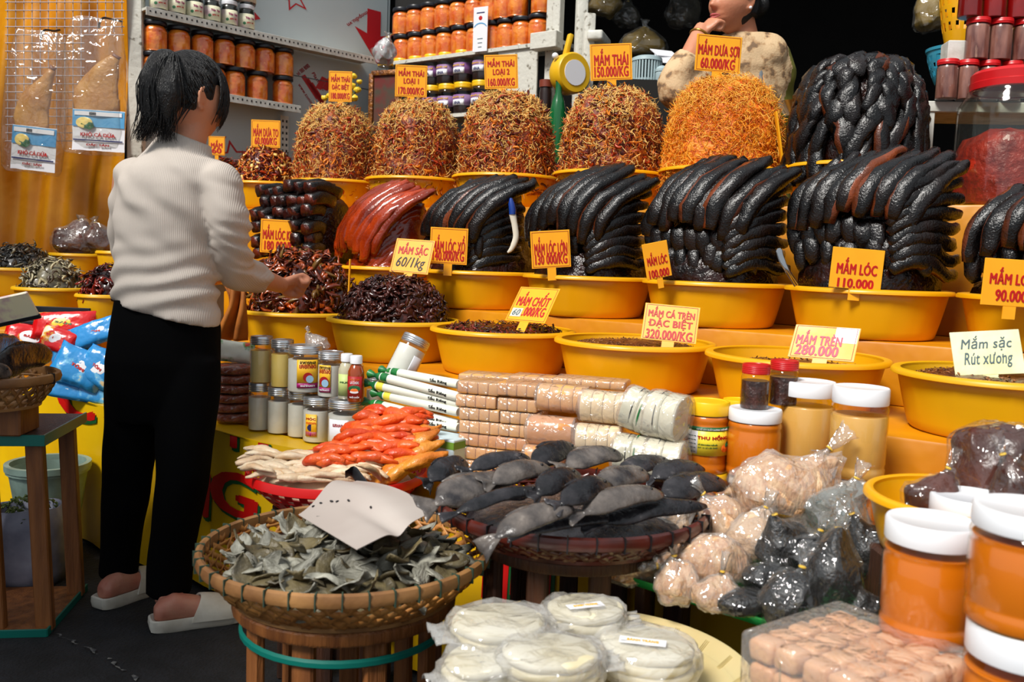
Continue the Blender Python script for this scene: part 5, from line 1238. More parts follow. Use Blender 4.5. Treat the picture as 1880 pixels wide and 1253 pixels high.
def fish_bag(label, x0, y0, x1, y1, fish, lab, tilt, d=4.28):
    c = P((x0 + x1) / 2, (y0 + y1) / 2, d); t = thing('hanging_fish_bag', label, 'bag of dried fish', c, group='dried fish bags hung on the wire grid'); s = d / F_PX
    global o_; o_ = c
    w_, h_ = (x1 - x0) / 2 * s, (y1 - y0) / 2 * s
    pts = [rel(*q, d) for q in fish[0]]
    mk('dried_fish', jit(tube(catmull(pts, 14), [(q * s, .016) for q in np.interp(np.linspace(0, 1, 15), np.linspace(0, 1, len(fish[1])), fish[1])], 14, side=(1, 0, 0)), .008, 14, x0), m_dfish, t, sharp=0)
    mk('fish_tail', jit(tube([pts[0] + (pts[0] - pts[1]) * .25 * q for q in (0, .5, 1.0)], [(fish[1][0] * s, .012), (fish[1][0] * s * .8, .009), (fish[1][0] * s * 1.1, .006)], 12, side=(1, 0, 0)), .004, 20), m_dtail, t, sharp=0)
    lx0, ly0, lx1, ly1 = lab; lc = rel((lx0 + lx1) / 2, (ly0 + ly1) / 2, d - .045); lw, lh = (lx1 - lx0) * s, (ly1 - ly0) * s
    Mx = Matrix.Translation(lc) @ Matrix.Rotation(tilt, 4, 'Y') @ Matrix.Rotation(PI / 2, 4, 'X')
    L_ = mk('label_card', TM(jit(slab(grid(lambda u, v: ((u - .5) * lw, (v - .5) * lh, .004 * math.sin(u * 9) * v), 14, 10), .0012), .002, 30), Mx), m_lab_w, t)
    zz = .006
    mk('label_header', TM(slab(grid(lambda u, v: ((u - .5) * lw * .99, lh * (.08 + .40 * v), .004 * math.sin(u * 9) * .8 + .0035), 12, 3), .001), Mx), m_blab, L_)
    mk('header_strip', TM(box(lw * .9, lh * .10, .001, (0, lh * .40, zz + .002)), Mx), m_lab_w, L_, smooth=False)
    mk('barcode', TM(J(*[box(lw * .012, lh * .07, .001, (lw * (-.16 + .022 * q), lh * .40, zz + .004)) for q in range(6)]), Mx), m_black, L_, smooth=False)
    mk('food_emblem', TM(jit(ellipsoid(lw * .16, lh * .14, .001, 16, 8), .004, 60), Mx @ Matrix.Translation((-lw * .26, lh * .17, zz + .002))), m_goldfill, L_); mk('food_emblem', TM(jit(ellipsoid(lw * .13, lh * .09, .001, 16, 8), .005, 70), Mx @ Matrix.Translation((-lw * .20, lh * .10, zz + .003))), m_green, L_)
    for tx, y, ww, hh, mt in (('KHÔ CÁ DỨA', -.10, .66, .12, m_red), ('ĐẶC SẢN', -.36, .44, .08, m_redd)):
        vf = text_fit(tx, lw * ww, lh * hh, .04, .0004); mk('lettering', TM((vf[0] + np.array((0, y * lh, zz + .002)), vf[1]), Mx), mt, L_, smooth=False)
    mk('blue_stripe', TM(box(lw * .94, lh * .03, .001, (0, -lh * .25, zz)), Mx), m_navy, L_, smooth=False)
    vf = rbox(2 * w_, .085, 2 * h_, .03, 4)
    bm = bmesh.new(); vs = [bm.verts.new(tuple(p)) for p in vf[0]]
    for f in vf[1]: bm.faces.new([vs[i] for i in f])
    bmesh.ops.subdivide_edges(bm, edges=list(bm.edges), cuts=5, use_grid_fill=True); bm.verts.index_update()
    vf = (np.array([v.co for v in bm.verts]), [tuple(v.index for v in f.verts) for f in bm.faces]); bm.free()
    V = vf[0]; q = (V[:, 2] / h_ + 1) / 2; V[:, 1] *= np.interp(q, [0, .1, .6, .85, 1], [.2, 1, 1, .5, .12]); V[:, 0] *= np.interp(q, [0, .7, 1], [1, 1, .82])
    mk('bag_film', T(jit(jit(vf, .010, 12, x0), .004, 40, y0), (0, -.02, 0), ry=tilt), m_bagc, t, sharp=0)
    hk = rel((x0 + x1) / 2 + 6, y0 + 4, d)
    mk('hook', tube(catmull([hk + np.array((-.012, .02, -.012)), hk + np.array((0, -.0, .006)), hk + np.array((.012, .01, .03)), hk + np.array((.014, .09, .045)), hk + np.array((.02, 4.41 - d, .06))], 12), .005, 8), m_black, t)
fish_bag('hanging clear bag with golden dried fish, the lower left one', 16, 62, 124, 316, ([(95, 128), (84, 152), (68, 180), (58, 210), (62, 245)], [7, 14, 26, 32, 30]), (22, 234, 102, 312), .08)
fish_bag('hanging clear bag with golden dried fish, the higher right one', 122, 40, 232, 282, ([(212, 106), (200, 126), (186, 152), (176, 180), (180, 212)], [9, 20, 34, 42, 40]), (134, 204, 228, 276), .03, 4.22)

# ------------------------------------------------------------------ the left board wall with slotted shelves
W0 = P(262, 300, 4.62); W0.z = 0
WE = Vector((math.cos(math.radians(45)), math.sin(math.radians(45)), 0)); WN = Vector((WE.y, -WE.x, 0))
def onW(px, py, off=0.0):
    r = ray(px, py); k = (W0 + WN * off - CAM).dot(WN) / r.dot(WN); return CAM + r * k
WL = (onW(712, 200) - W0); WL.z = 0; WLEN = WL.length
C0 = W0 + WE * WLEN
wall_yaw = math.radians(45)
wl = struct('wall_left', box(WLEN, .04, 2.7, (WLEN / 2, .02, 1.9)), m_panel, loc=W0, rz=wall_yaw)
m_print = M('red_print', (186, 24, 34), .5); m_printg = M('grey_line', (92, 104, 108), .6)
def onwall(vf2, px, py, size_px, rot=0.0, mat=None, name='printed_mark'):
    """flat red printing on the board wall: vf2 in unit plane, laid on the wall"""
    p = onW(px, py, .0); s = size_px * p.y / F_PX; ci, si = math.cos(rot), math.sin(rot)
    t = (p - W0).dot(WE)
    V = np.array([((x * ci - y * si) * s * 1.25 + t, -.0015 - q * .0005, (x * si + y * ci) * s + p.z) for x, y, q in vf2[0]])
    return mk(name, (V, vf2[1]), mat or m_print, wl, smooth=False)
arrow = prism([(-.15, .5), (.15, .5), (.15, -.05), (.42, .04), (0, -.55), (-.42, .04), (-.15, -.05)], 0, 1)
def star(r=.5, inner=.22, th=.06):
    o = [(r * math.sin(PI * k / 5) * (1 if k % 2 == 0 else inner / r), r * math.cos(PI * k / 5) * (1 if k % 2 == 0 else inner / r)) for k in range(10)]
    n = 10; sc = (r - th * 2) / r
    V = [(x, y, 0) for x, y in o] + [(x * sc, y * sc, 0) for x, y in o]
    return np.array(V), [(i, (i + 1) % n, n + (i + 1) % n, n + i) for i in range(n)]
bar = prism([(-.5, -.09), (.5, -.09), (.5, .09), (-.5, .09)], 0, 1)
onwall(arrow, 686, 60, 78); onwall(star(), 540, -4, 52, .3); onwall(star(), 428, 290, 64, .2); onwall(prism([(-.1, -.5), (.1, -.5), (.1, .5), (-.1, .5)], 0, 1), 440, 318, 30, 1.0); onwall(prism([(-.5, -.4), (.5, .1), (.1, .5)], 0, 1), 464, 34, 24)
onwall(prism([(-.5, .3), (.5, .5), (.1, -.5)], 0, 1), 400, 262, 26)
for q in range(3): onwall(bar, 570 + q * 7, 160 + q * 7, 44, -.95)
for q in range(3): onwall(prism([(-.2, -.5), (.2, -.5), (.35, .5), (-.05, .5)], 0, 1), 588 + q * 12, 152 + q * 2, 24, -.3)
for tx, px, py, w_, h_, r_ in (('mopdiu.vn', 656, 34, 46, 9, .75 + PI), ('www.tomimg', 562, 176, 44, 7, -.95), ('Plastic C', 585, 150, 34, 6, -.95), ('tel 080 8080', 556, 128, 28, 7, .8)):
    vf = text_fit(tx, 1.0, h_ / w_, .02, .0); onwall(vf, px, py, w_, r_, name='printed_lettering')
onwall(prism([(-.5, -.004), (.5, -.004), (.5, .004), (-.5, .004)], 0, 1), 600, 150, 200, 0, m_printg, 'board_joint'); onwall(prism([(-.003, -.5), (.003, -.5), (.003, .5), (-.003, .5)], 0, 1), 711, 40, 200, 0, m_printg, 'board_joint')
def slotted(name, label, pxa, pxb, pyb, ya, off=.17, back=.0, brackets=()):
    """a white slotted-angle shelf on the left board wall, rail seen from pixel (pxa,ya) to (pxb,pyb)"""
    a = onW(pxa, ya, off); b = onW(pxb, pyb, off); z = (a.z + b.z) / 2
    ta, tb = (a - W0).dot(WE), (b - W0).dot(WE); L = tb - ta
    t = thing(name, label, 'shelf', W0 + WE * ta + Vector((0, 0, z)), wall_yaw)
    mk('shelf_board', box(L, off - .005, .012, (L / 2, -off / 2 - .0, .012)), m_oldwhite, t, smooth=False)
    n = int(L / .026); r = rbox(L, .006, .040, .001, 1, (L / 2, -off, 0))
    sl = J(*[box(.008, .001, .012 if q % 2 else .007, (.02 + L * q / n, -off - .0032, .002)) for q in range(n)])
    mk('slotted_rail', J(r, sl), [m_white, m_black], t, mi=[0] * len(r[1]) + [1] * len(sl[1]), smooth=False)
    return t, ta, tb, z
s1_, ta1, tb1, zs1 = slotted('slotted_shelf', 'upper white slotted shelf on the grey board wall, spice jars on it', 268, 692, 104, 30)
s2_, ta2, tb2, zs2 = slotted('slotted_shelf', 'lower white slotted shelf carrying two layers of orange jars', 262, 552, 198, 158)
r_ = rbox(.05, .006, .55, .001, 1); hs = J(*[box(.010, .001, .014, (dx, -.0035, -.25 + .033 * q)) for q in range(16) for dx in (-.012, .012)])
pb = onW(522, 250, .03); tag(mk('slotted_upright', J(r_, hs), [m_white, m_black], None, Vector((pb.x, pb.y, zs2 - .30)), wall_yaw, smooth=False, mi=[0] * len(r_[1]) + [1] * len(hs[1])), 'white slotted upright under the lower shelf end', 'post')
pp = P(250, 200, 4.52); tag(mk('white_post', rbox(.075, .06, 2.9, .004, 1), m_oldwhite, None, Vector((pp.x, pp.y, 1.85)), .1), 'worn white post between the yellow tarpaulin and the shelves', 'post')
m_pickj = M('orange_pickle', (250, 150, 44), .25, (220, 86, 14), (255, 180, 80), s=22, w=.16, coat=.6, bump=.3, bs=60, spec=.6)
m_dlid = M('dark_lid', (22, 24, 32), .35)
def pickle_jar(label, c, r, h, group, nm='pickle_jar'):
    t = jar(nm, label, 'jar', c, r, h, m_pickj, m_dlid, .018, .97, .74, group, 1.05, 22, .80, random.uniform(0, 6), 0, (.08, .74), 0)
    mk('carrot_slices', J(*[T(rbox(r * .34, r * .1, h * .56, .003, 1, (0, -r * .90, h * .44)), (0, 0, 0), a) for a in np.linspace(0, 2 * PI, 11, False)]), m_goldp if random.random() < .5 else m_pickj, t)
    return t
m_goldp = M('carrot_slice', (238, 140, 40), .25, (214, 90, 16), s=20, coat=.6)
proto = pickle_jar('orange pickle jar, leftmost in the bottom layer on the lower shelf', (0, 0, 0), .0575, .150, 'orange pickle jars on the lower left shelf'); kids(proto)
def put_jar(label, p, group, sc=1.0):
    if not proto.get('used'):
        proto.location = p; proto['used'] = 1; return proto
    o = dup(proto, label, p, random.uniform(0, 6), group=group, sc=(sc, sc, sc)); return o
zrow = zs2 + .02
xs = [282, 320, 358, 394, 430, 472, 519]
for i, px in enumerate(xs):
    q = onW(px, 170, .10); put_jar('orange pickle jar, %s in the bottom layer on the lower shelf' % nth(i, 7), (q.x, q.y, zrow), 'orange pickle jars on the lower left shelf')
for i, px in enumerate((285, 328, 371, 411, 449, 485, 520)):
    q = onW(px, 110, .10); put_jar('orange pickle jar, %s in the upper layer on the lower shelf' % nth(i, 7), (q.x, q.y, zrow + .1515), 'orange pickle jars on the lower left shelf')
m_spice = M('dark_spice', (40, 42, 34), .3, coat=.5); m_splab = M('spice_label', (226, 222, 190), .5, (190, 150, 170), (160, 186, 110), s=16, w=.1, mid=.58)
def spice(label, c):
    t = jar('spice_jar', label, 'jar', c, .043, .135, m_spice, m_cap, .020, .95, .88, 'white-capped spice jars on the upper left shelf', 1.0, 20, .84, wall_yaw)
    jar_label(t, .043, .012, .085, 0, 2.2, m_splab)
    mk('lettering', wrap_text('Tiêu Xay', .0436, .050, .014, .062), m_lab_m, t, smooth=False); mk('lettering', wrap_text('gia vị', .0436, .036, .010, .040), m_red, t, smooth=False)
    mk('emblem', TM(ellipsoid(.008, .0006, .008, 12, 6), Matrix.Rotation(-.7, 4, 'Z') @ Matrix.Translation((0, -.0438, .035))), m_green, t)
    return t
for i, px in enumerate((291, 324, 357, 389, 421, 452)):
    q = onW(px, 40, .11); spice('white-capped spice jar, %s on the upper left shelf' % nth(i, 6), (q.x, q.y, zs1 + .019))
for i, px in enumerate((424, 455)):
    q = onW(px, 10, .11); spice('white-capped spice jar of the second layer, %s' % ('left' if i == 0 else 'right'), (q.x, q.y, zs1 + .019 + .1355))

# ------------------------------------------------------------------ the shelf wall facing the street, right of the corner
def onB(px, py, off=0.0):
    r = ray(px, py); k = (C0 - N * off - CAM).dot(N) / r.dot(N); return CAM + r * k
BL = (onB(1030, 100) - C0).dot(U)
struct('wall_front', box(BL * .80, .03, 1.75, (BL * .40, .06, 2.9)), m_dark, loc=C0, rz=ROT)
OFFB = .20
rs = thing('display_shelf', 'white display shelf of pickle jars facing the street', 'shelf', C0, ROT)
za = onB(728, 112, OFFB).z; zb_ = onB(984, 76, OFFB).z; zsh = (za + zb_) / 2
def locB(px, py, off): p = onB(px, py, off) - C0; return p.dot(U), -off, p.z
x0_, x1_ = locB(722, 110, OFFB)[0], locB(1030, 70, OFFB)[0]
mk('shelf_board', box(x1_ - x0_, OFFB, .02, ((x0_ + x1_) / 2, -OFFB / 2, zsh - .012)), m_oldwhite, rs, smooth=False)
zl2 = locB(830, 208, OFFB)[2]
mk('shelf_board', box(x1_ - x0_ - .2, OFFB, .02, ((x0_ + x1_) / 2 - .1, -OFFB / 2, zl2 - .012)), m_oldwhite, rs, smooth=False)
xe = locB(985, 75, OFFB)[0]; xw = locB(912, 90, OFFB)[0]
mk('end_board', rbox(xe - xw, .012, .42, .002, 1, ((xe + xw) / 2, -OFFB + .02, zsh - .23)), m_oldwhite, rs)
for px, yb in ((1003, -10), (1024, -10)):
    x_ = locB(px, 60, OFFB)[0]; mk('upright', rbox(.045, .045, .95, .003, 1, (x_, -OFFB + (.05 if px < 1010 else 0), zsh + .42 - (.9 if px < 1010 else 0) * .5)), m_oldwhite, rs)
mk('bracket', rbox(.16, .06, .085, .004, 1, (locB(1008, 75, OFFB)[0], -OFFB - .03, zsh - .01)), m_oldwhite, rs)
for i, px in enumerate((740, 766, 791, 818, 846, 874, 903, 930, 958, 988)):
    q = onB(px, 90, OFFB - .075); put_jar('orange pickle jar, %s in the lower layer on the street-facing shelf' % nth(i, 10), (q.x, q.y, zsh), 'orange pickle jars on the street-facing shelf', 1.04)
for i, px in enumerate((739, 764, 790, 816, 843, 871, 899, 925, 950, 994)):
    q = onB(px, 30, OFFB - .075); put_jar('orange pickle jar, %s in the upper layer on the street-facing shelf' % nth(i, 10), (q.x, q.y, zsh + .1565), 'orange pickle jars on the street-facing shelf', 1.04)
m_plab = M('purple_label', (122, 72, 130), .45, (150, 120, 160), s=8)
def yjar(label, c):
    t = jar('yellow_lid_jar', label, 'jar', c, .058, .175, M_dk, m_yelcap, .030, .30, .90, 'yellow-lidded jars with purple labels', 1.02, 22, .88, ROT)
    jar_label(t, .058, .045, .105, 0, 2.0, m_plab); jar_label(t, .0584, .045, .078, 0, .75, m_lab_w)
    mk('lettering', wrap_text('HHA', .059, .045, .018, .060), m_navy, t, smooth=False); mk('lettering', wrap_text('MẮM RUỐC HUẾ', .0588, .085, .010, .092), m_yelcap, t, smooth=False)
    return t
M_dk = M('dark_content', (40, 26, 24), .35)
for i, px in enumerate((738, 766, 794, 822, 851, 884)):
    q = onB(px, 170, OFFB - .07); yjar('yellow-lidded jar with purple label, %s of the lower row' % nth(i, 6), (q.x, q.y, C0.z + zl2))
for i, px in enumerate((710, 738, 766, 794, 820, 851, 886)):
    q = onB(px, 130, OFFB - .07); yjar('yellow-lidded jar with purple label, %s of the upper row' % nth(i, 7), (q.x, q.y, C0.z + zl2 + .176))
# printed white card leaning on the jars
s = 5.2 / F_PX; q = onB(882, 54, OFFB + .015)
cdp = thing('printed_card', 'tall white printed card leaning against the orange jars', 'card', q, ROT + .1)
mk('card_sheet', rbox(30 * q.y / F_PX, .003, 78 * q.y / F_PX, .001, 1), m_lab_w, cdp)
mk('printed_arc', T(slab(grid(lambda u, v: (.040 * math.cos(.4 + 2.3 * u) * (1 + .12 * v), 0, .03 * math.sin(.4 + 2.3 * u) * (1 + .2 * v)), 14, 1), .0006), (0, -.0022, .0)), m_blab, cdp)
mk('printed_spot', T(ellipsoid(.012, .0006, .012, 14, 6), (0, -.002, .060)), m_red, cdp); mk('printed_bar', box(.05, .0008, .006, (0, -.002, .088)), m_navy, cdp, smooth=False)
for q_ in range(3): mk('printed_line', box(.034 - .006 * q_, .0008, .004, (0, -.002, -.05 - .022 * q_)), m_grey, cdp, smooth=False)
# framed picture, flowers and a crumpled bag in the corner
fr = thing('picture_frame', 'gilt framed red panel behind the 170.000 mound', 'frame', onB(706, 185, OFFB + .09), ROT + .2)
m_gilt = M('gilt', (150, 92, 30), .4, (92, 50, 20), s=50, bump=.8, bs=70, metal=.2); m_frin = M('frame_panel', (104, 28, 24), .5, (70, 60, 46), s=12)
fw = 56 * 5.2 / F_PX / 2; fh = 100 * 5.2 / F_PX / 2
mk('frame_moulding', J(rbox(2 * fw, .03, .03, .006, 2, (0, 0, fh)), rbox(2 * fw, .03, .03, .006, 2, (0, 0, -fh)), rbox(.03, .03, 2 * fh, .006, 2, (fw, 0, 0)), rbox(.03, .03, 2 * fh, .006, 2, (-fw, 0, 0))), m_gilt, fr); mk('picture_panel', box(2 * fw, .012, 2 * fh, (0, .005, 0)), m_frin, fr, smooth=False)
fl = thing('flower_spray', 'spray of small yellow flowers behind the 180.000 board', 'flowers', P(632, 190, 4.75))
m_petal = M('yellow_petal', (226, 190, 40), .5); m_stem = M('stem', (60, 82, 40), .6); o_ = fl.location
for i, (px, py, r) in enumerate(((650, 140, 6), (645, 158, 8), (656, 165, 7), (640, 170, 8), (596, 180, 6), (604, 176, 5), (650, 180, 8), (632, 182, 7), (660, 150, 5))):
    p = rel(px, py, 4.78); mk('blossom', jit(ellipsoid(r * .0029, r * .0029, r * .0024, 12, 8, p), .005, 90, i), m_petal, fl); mk('stem', tube(catmull([np.array((0, 0, -.02)), p * .5 + np.array((.01, 0, 0)), p], 6), .0025, 6), m_stem, fl)
m_pinkbag = M('pale_pink_print', (176, 176, 180), .4, (190, 60, 90), s=22, w=.05, mid=.6)
tied_bag('crumpled clear bag with pink print at the shelf corner', 706, 96, 5.0, 40, 42, m_pinkbag, m_bagc, (.2, -1), 0, 50, neckl=.03, name='crumpled_bag')

# ------------------------------------------------------------------ dark interior at the back
for lab, px, py, d, wv, hv in (('tall worn white post beside the shelf end', 1066, 70, 4.75, 20, 200), ('short white post with rounded top', 1080, 86, 4.65, 20, 116)):
    p = P(px, py, d); s = d / F_PX; tag(mk('white_post', rbox(wv * s, .05, p.z + hv * s / 2 - .002, .008, 2), m_oldwhite, None, Vector((p.x, p.y, (p.z + hv * s / 2) / 2)), rz=.2), lab, 'post')
p = P(1100, 73, 4.7); tag(mk('white_bar', rbox(.08, .22, .05, .012, 3), m_white, None, p, rz=-.3), 'short white plastic bar end beside the posts', 'bar')
m_scale = M('yellow_scale', (226, 176, 20), .4); kk = P(1046, 136, 4.55)
sc_ = thing('hanging_scale', 'yellow round hanging scale with a white dial', 'scale', kk, rot=(0, .25, .55)); s = 4.55 / F_PX
mk('scale_body', T(lathe([(.001, -.045), (.092, -.045), (.10, -.03), (.10, .035), (.092, .045), (.001, .045)], 36, cap=False), rx=PI / 2), m_scale, sc_, sharp=40)
mk('dial', T(lathe([(.001, .0), (.062, .0), (.062, .003), (.001, .003)], 24, cap=False), (0, -.045, 0), rx=PI / 2), m_lab_w, sc_); mk('handle', rbox(.024, .03, .11, .006, 2, (-.05, 0, .13)), m_scale, sc_); mk('hook', ellipsoid(.018, .014, .016, 12, 8, (-.105, 0, .05)), m_cap, sc_)
m_gbot = M('green_bottle', (8, 92, 44), .2, coat=.5); m_brl = M('brown_lid', (120, 50, 30), .5)
p = P(1022, 262, 4.5); t = thing('green_bottle', 'green bottle between two shredded mounds', 'bottle', p); mk('bottle_wall', lathe([(.04, -.1), (.042, .0), (.042, .14), (.03, .2), (.016, .24), (.016, .30)], 20), m_gbot, t); mk('cap', lathe([(.018, .295), (.018, .325)], 16), m_brl, t)
p = P(1002, 172, 4.6); t = thing('dark_bottle', 'dark bottle with a brown lid under the white bracket', 'bottle', p); mk('bottle_wall', lathe([(.03, -.12), (.032, .0), (.028, .03)], 16), M_dk, t); mk('cap', lathe([(.034, .03), (.034, .065)], 16), m_brl, t)
for px, py, d, z_, nm in ((1022, 262, 4.5, P(1022, 262, 4.5).z - .101, 'green bottle'), (1002, 172, 4.62, P(1002, 172, 4.6).z - .121, 'dark brown-lidded bottle')):
    q_ = P(px, py, d); tag(mk('dark_crate', rbox(.09, .09, z_ - .004, .003, 1), m_dark, None, (q_.x, q_.y, z_ / 2)), 'tall dark crate stack under the ' + nm, 'crate')
m_greybl = M('pale_basket', (166, 186, 190), .45)
p = P(1186, 152, 4.5); t = thing('slotted_basket', 'pale slotted plastic basket behind the 150.000 board', 'basket', p); s = 4.5 / F_PX
mk('basket_bars', J(*[T(rbox(.008, .006, 36 * s, .001, 1, (0, -26 * s, 18 * s)), (0, 0, 0), a) for a in np.linspace(0, 2 * PI, 30, False)]), m_greybl, t); mk('basket_rim', lathe([(25 * s, 36 * s), (28 * s, 36 * s), (27 * s, 42 * s), (20 * s, 45 * s), (.001, 45 * s)], 32, cap=False), m_greybl, t); mk('basket_base', lathe([(.001, 0), (26 * s, 0), (27 * s, .012), (.001, .012)], 32, cap=False), m_greybl, t)
p = P(1214, 152, 4.42); t = thing('pale_canister', 'small pale lidded canister beside the slotted basket', 'canister', p); mk('canister_wall', lathe([(.028, 0), (.030, .004), (.030, .045), (.026, .05)], 20), m_greybl, t); mk('lid', lathe([(.031, .05), (.031, .062), (.02, .075), (.008, .08), (.001, .08)], 20, cap=False), m_greybl, t)
q_ = P(1190, 157, 4.55); tag(mk('counter_cabinet', box(.5, .3, q_.z - .002), m_dark, None, (q_.x, q_.y, q_.z / 2), 0, smooth=False), 'tall dark cabinet carrying the slotted basket', 'cabinet')
centred('folded_papers', jit(J(T(box(.12, .10, .004), (0, 0, .0), .3, .3), T(box(.11, .09, .004), (.02, 0, .018), .1, .5), T(box(.10, .12, .004), (.01, .03, -.018), -.2, .2)), .004, 20) if False else (J(T(box(.12, .10, .004), tuple(P(1220, 98, 4.6)), .3, .5), T(box(.11, .09, .004), tuple(P(1224, 108, 4.55)), .1, .7))), m_lab_w, 'loose white papers beside the vendor\'s elbow', 'paper', smooth=False)
p = P(1396, 118, 3.75); tag(mk('grey_pipe', lathe([(.018, -.2), (.018, .06), (.013, .06), (.013, -.2)], 20, cap=False), M('pvc_grey', (120, 128, 134), .4), None, p), 'short grey plastic pipe standing behind the bright orange mound', 'pipe')
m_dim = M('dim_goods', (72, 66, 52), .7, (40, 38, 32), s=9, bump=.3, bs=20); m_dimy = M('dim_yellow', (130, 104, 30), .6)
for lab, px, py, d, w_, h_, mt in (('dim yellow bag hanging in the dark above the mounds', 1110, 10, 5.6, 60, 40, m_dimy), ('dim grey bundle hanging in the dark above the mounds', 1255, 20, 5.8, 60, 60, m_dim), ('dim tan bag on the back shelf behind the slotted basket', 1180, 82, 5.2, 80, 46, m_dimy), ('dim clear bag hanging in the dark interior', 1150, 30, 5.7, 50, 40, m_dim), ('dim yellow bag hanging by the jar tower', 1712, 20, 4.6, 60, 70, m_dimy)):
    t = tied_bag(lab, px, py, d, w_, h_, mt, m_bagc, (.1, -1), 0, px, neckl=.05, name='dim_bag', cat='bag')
    if 'hanging' in lab or 'carton' in lab or 'tower' in lab: mk('cord', tube([(0, 0, h_ * d / F_PX * .5), (0, 0, 3.25 - t.location.z)], .002, 6), m_dim, t)
p = P(1466, 214, 3.6); tag(mk('steel_bowl', lathe([(.001, 0), (.05, 0), (.09, .05), (.092, .052), (.088, .05), (.05, .004), (.001, .004)], 32, cap=False), m_steel, None, p), 'steel bowl edge left of the black scaly mound', 'bowl')

# ------------------------------------------------------------------ back right: jar tower, baskets, big red-lidded jar
TB = P(1790, 192, 3.02); zt3 = TB.z
ws = thing('white_stand', 'white painted stand carrying the tower of red-lidded jars', 'stand', (TB.x + .14, TB.y + .05, Z3), -.1)
hz_ = zt3 - Z3
mk('stand_top', rbox(.62, .24, .035, .003, 1, (0, 0, hz_ - .018)), m_white, ws)
for sx in (-1, 1):
    for sy in (-1, 1): mk('leg', rbox(.030, .030, hz_ - .036, .002, 1, (sx * .29, sy * .10, (hz_ - .036) / 2 + .001)), m_white, ws)
m_fishj = M('pale_fish_meat', (160, 112, 98), .35, (96, 52, 46), (214, 178, 152), s=16, w=.16, coat=.3, stretch=(2.4, 2.4, .6)); m_redj = M('red_paste_jar', (150, 8, 8), .3, (120, 6, 6), s=9, coat=.3)
def rjar(label, px, d, z, fill, r=.033, h=.125):
    p = P(px, 100, d); return jar('red_lid_jar', label, 'jar', (p.x, p.y, z), r, h, fill, m_redcap, .016, .95, .88, 'tower of red-lidded jars', 1.08, 22, .88, random.random() * 6, 0, (), 1)
for i, px in enumerate((1742, 1779, 1818, 1860)): rjar('red-lidded jar of pale fish pieces, %s in the bottom row of the tower' % nth(i, 4), px, 2.96, zt3 + .0005, m_fishj)
for i, px in enumerate((1792, 1834, 1878)): rjar('red-lidded jar of pale fish pieces, %s in the middle row of the tower' % nth(i, 3), px, 2.96, zt3 + .127, m_fishj, .036, .13)
for i, px in enumerate((1774, 1818, 1862)): rjar('red-lidded jar of red paste, %s in the top row of the tower' % nth(i, 3), px, 2.96, zt3 + .258, m_redj, .036, .14)
p = P(1752, 100, 3.02); tag(mk('white_block', rbox(.065, .07, .075, .003, 1), m_white, None, p, -.1), 'small white board block beside the jar tower', 'block')
def colander(name, label, px, py, d, w_, h_, mat):
    p = P(px, py, d); s = d / F_PX; t = thing(name, label, 'basket', p); R = w_ / 2 * s; Hh = h_ * s
    mk('basket_wall', perf(R, R * .62, Hh, 60, 14, .002), mat, t, sharp=40); mk('basket_rim', lathe([(R * .98, Hh - .012), (R * 1.04, Hh - .01), (R * 1.05, Hh), (R * .98, Hh + .002), (R * .98, Hh - .012)], 40, cap=False), mat, t); return t
colander('yellow_colander', 'tall yellow perforated basket hanging behind the jar tower', 1762, 84, 3.35, 80, 104, m_tub); colander('blue_colander', 'blue perforated basket behind the white board block', 1748, 156, 3.3, 92, 62, M('blue_perforated', (48, 138, 164), .4))
m_bj = FILM('thick_plastic', (240, 244, 236), .88, .08, .1, 8, haze=.01); m_shr = M('red_shrimp_paste', (168, 36, 6), .5, (112, 12, 3), (206, 84, 24), s=18, w=.16, bump=.9, bs=50, coat=.2)
p = P(1846, 400, 2.78); t = thing('large_plastic_jar', 'large clear square-shouldered jar with a red lid and red shrimp paste', 'jar', (p.x, p.y, Z3 + .002)); s = 2.78 / F_PX
hj = P(1846, 168, 2.78).z - Z3; R = 88 * s
V, Fs = lathe([(R * .92, 0), (R, .012), (R, hj * .80), (R * .97, hj * .88), (R * .80, hj * .96), (R * .78, hj)], 48); sq = lambda V: np.stack([np.sign(V[:, 0]) * np.abs(V[:, 0] / R) ** .72 * R, np.sign(V[:, 1]) * np.abs(V[:, 1] / R) ** .72 * R, V[:, 2]], 1)
mk('jar_wall', (sq(V), Fs), m_bj, t); V, Fs = lathe([(R * .89, .006), (R * .96, .016), (R * .96, hj * .36), (R * .94, hj * .52), (R * .8, hj * .60), (R * .4, hj * .66), (.001, hj * .68)], 48, cap=False)
mk('red_paste', jit(jit((sq(V), Fs), .010, 14, 3), .004, 60), m_shr, t); mk('lid', lathe([(R * .80, hj - .002), (R * .86, hj), (R * .87, hj + .02), (R * .85, hj + .022), (R * .86, hj + .045), (R * .80, hj + .055), (.001, hj + .055)], 48, cap=False), m_redcap, t)
p = P(1742, 300, 3.0); tag(mk('red_tray', rbox(.10, .12, .03, .006, 2), m_redcap, None, (p.x, p.y + .05, Z3 + .016)), 'small red plastic tray under the white stand', 'tray')
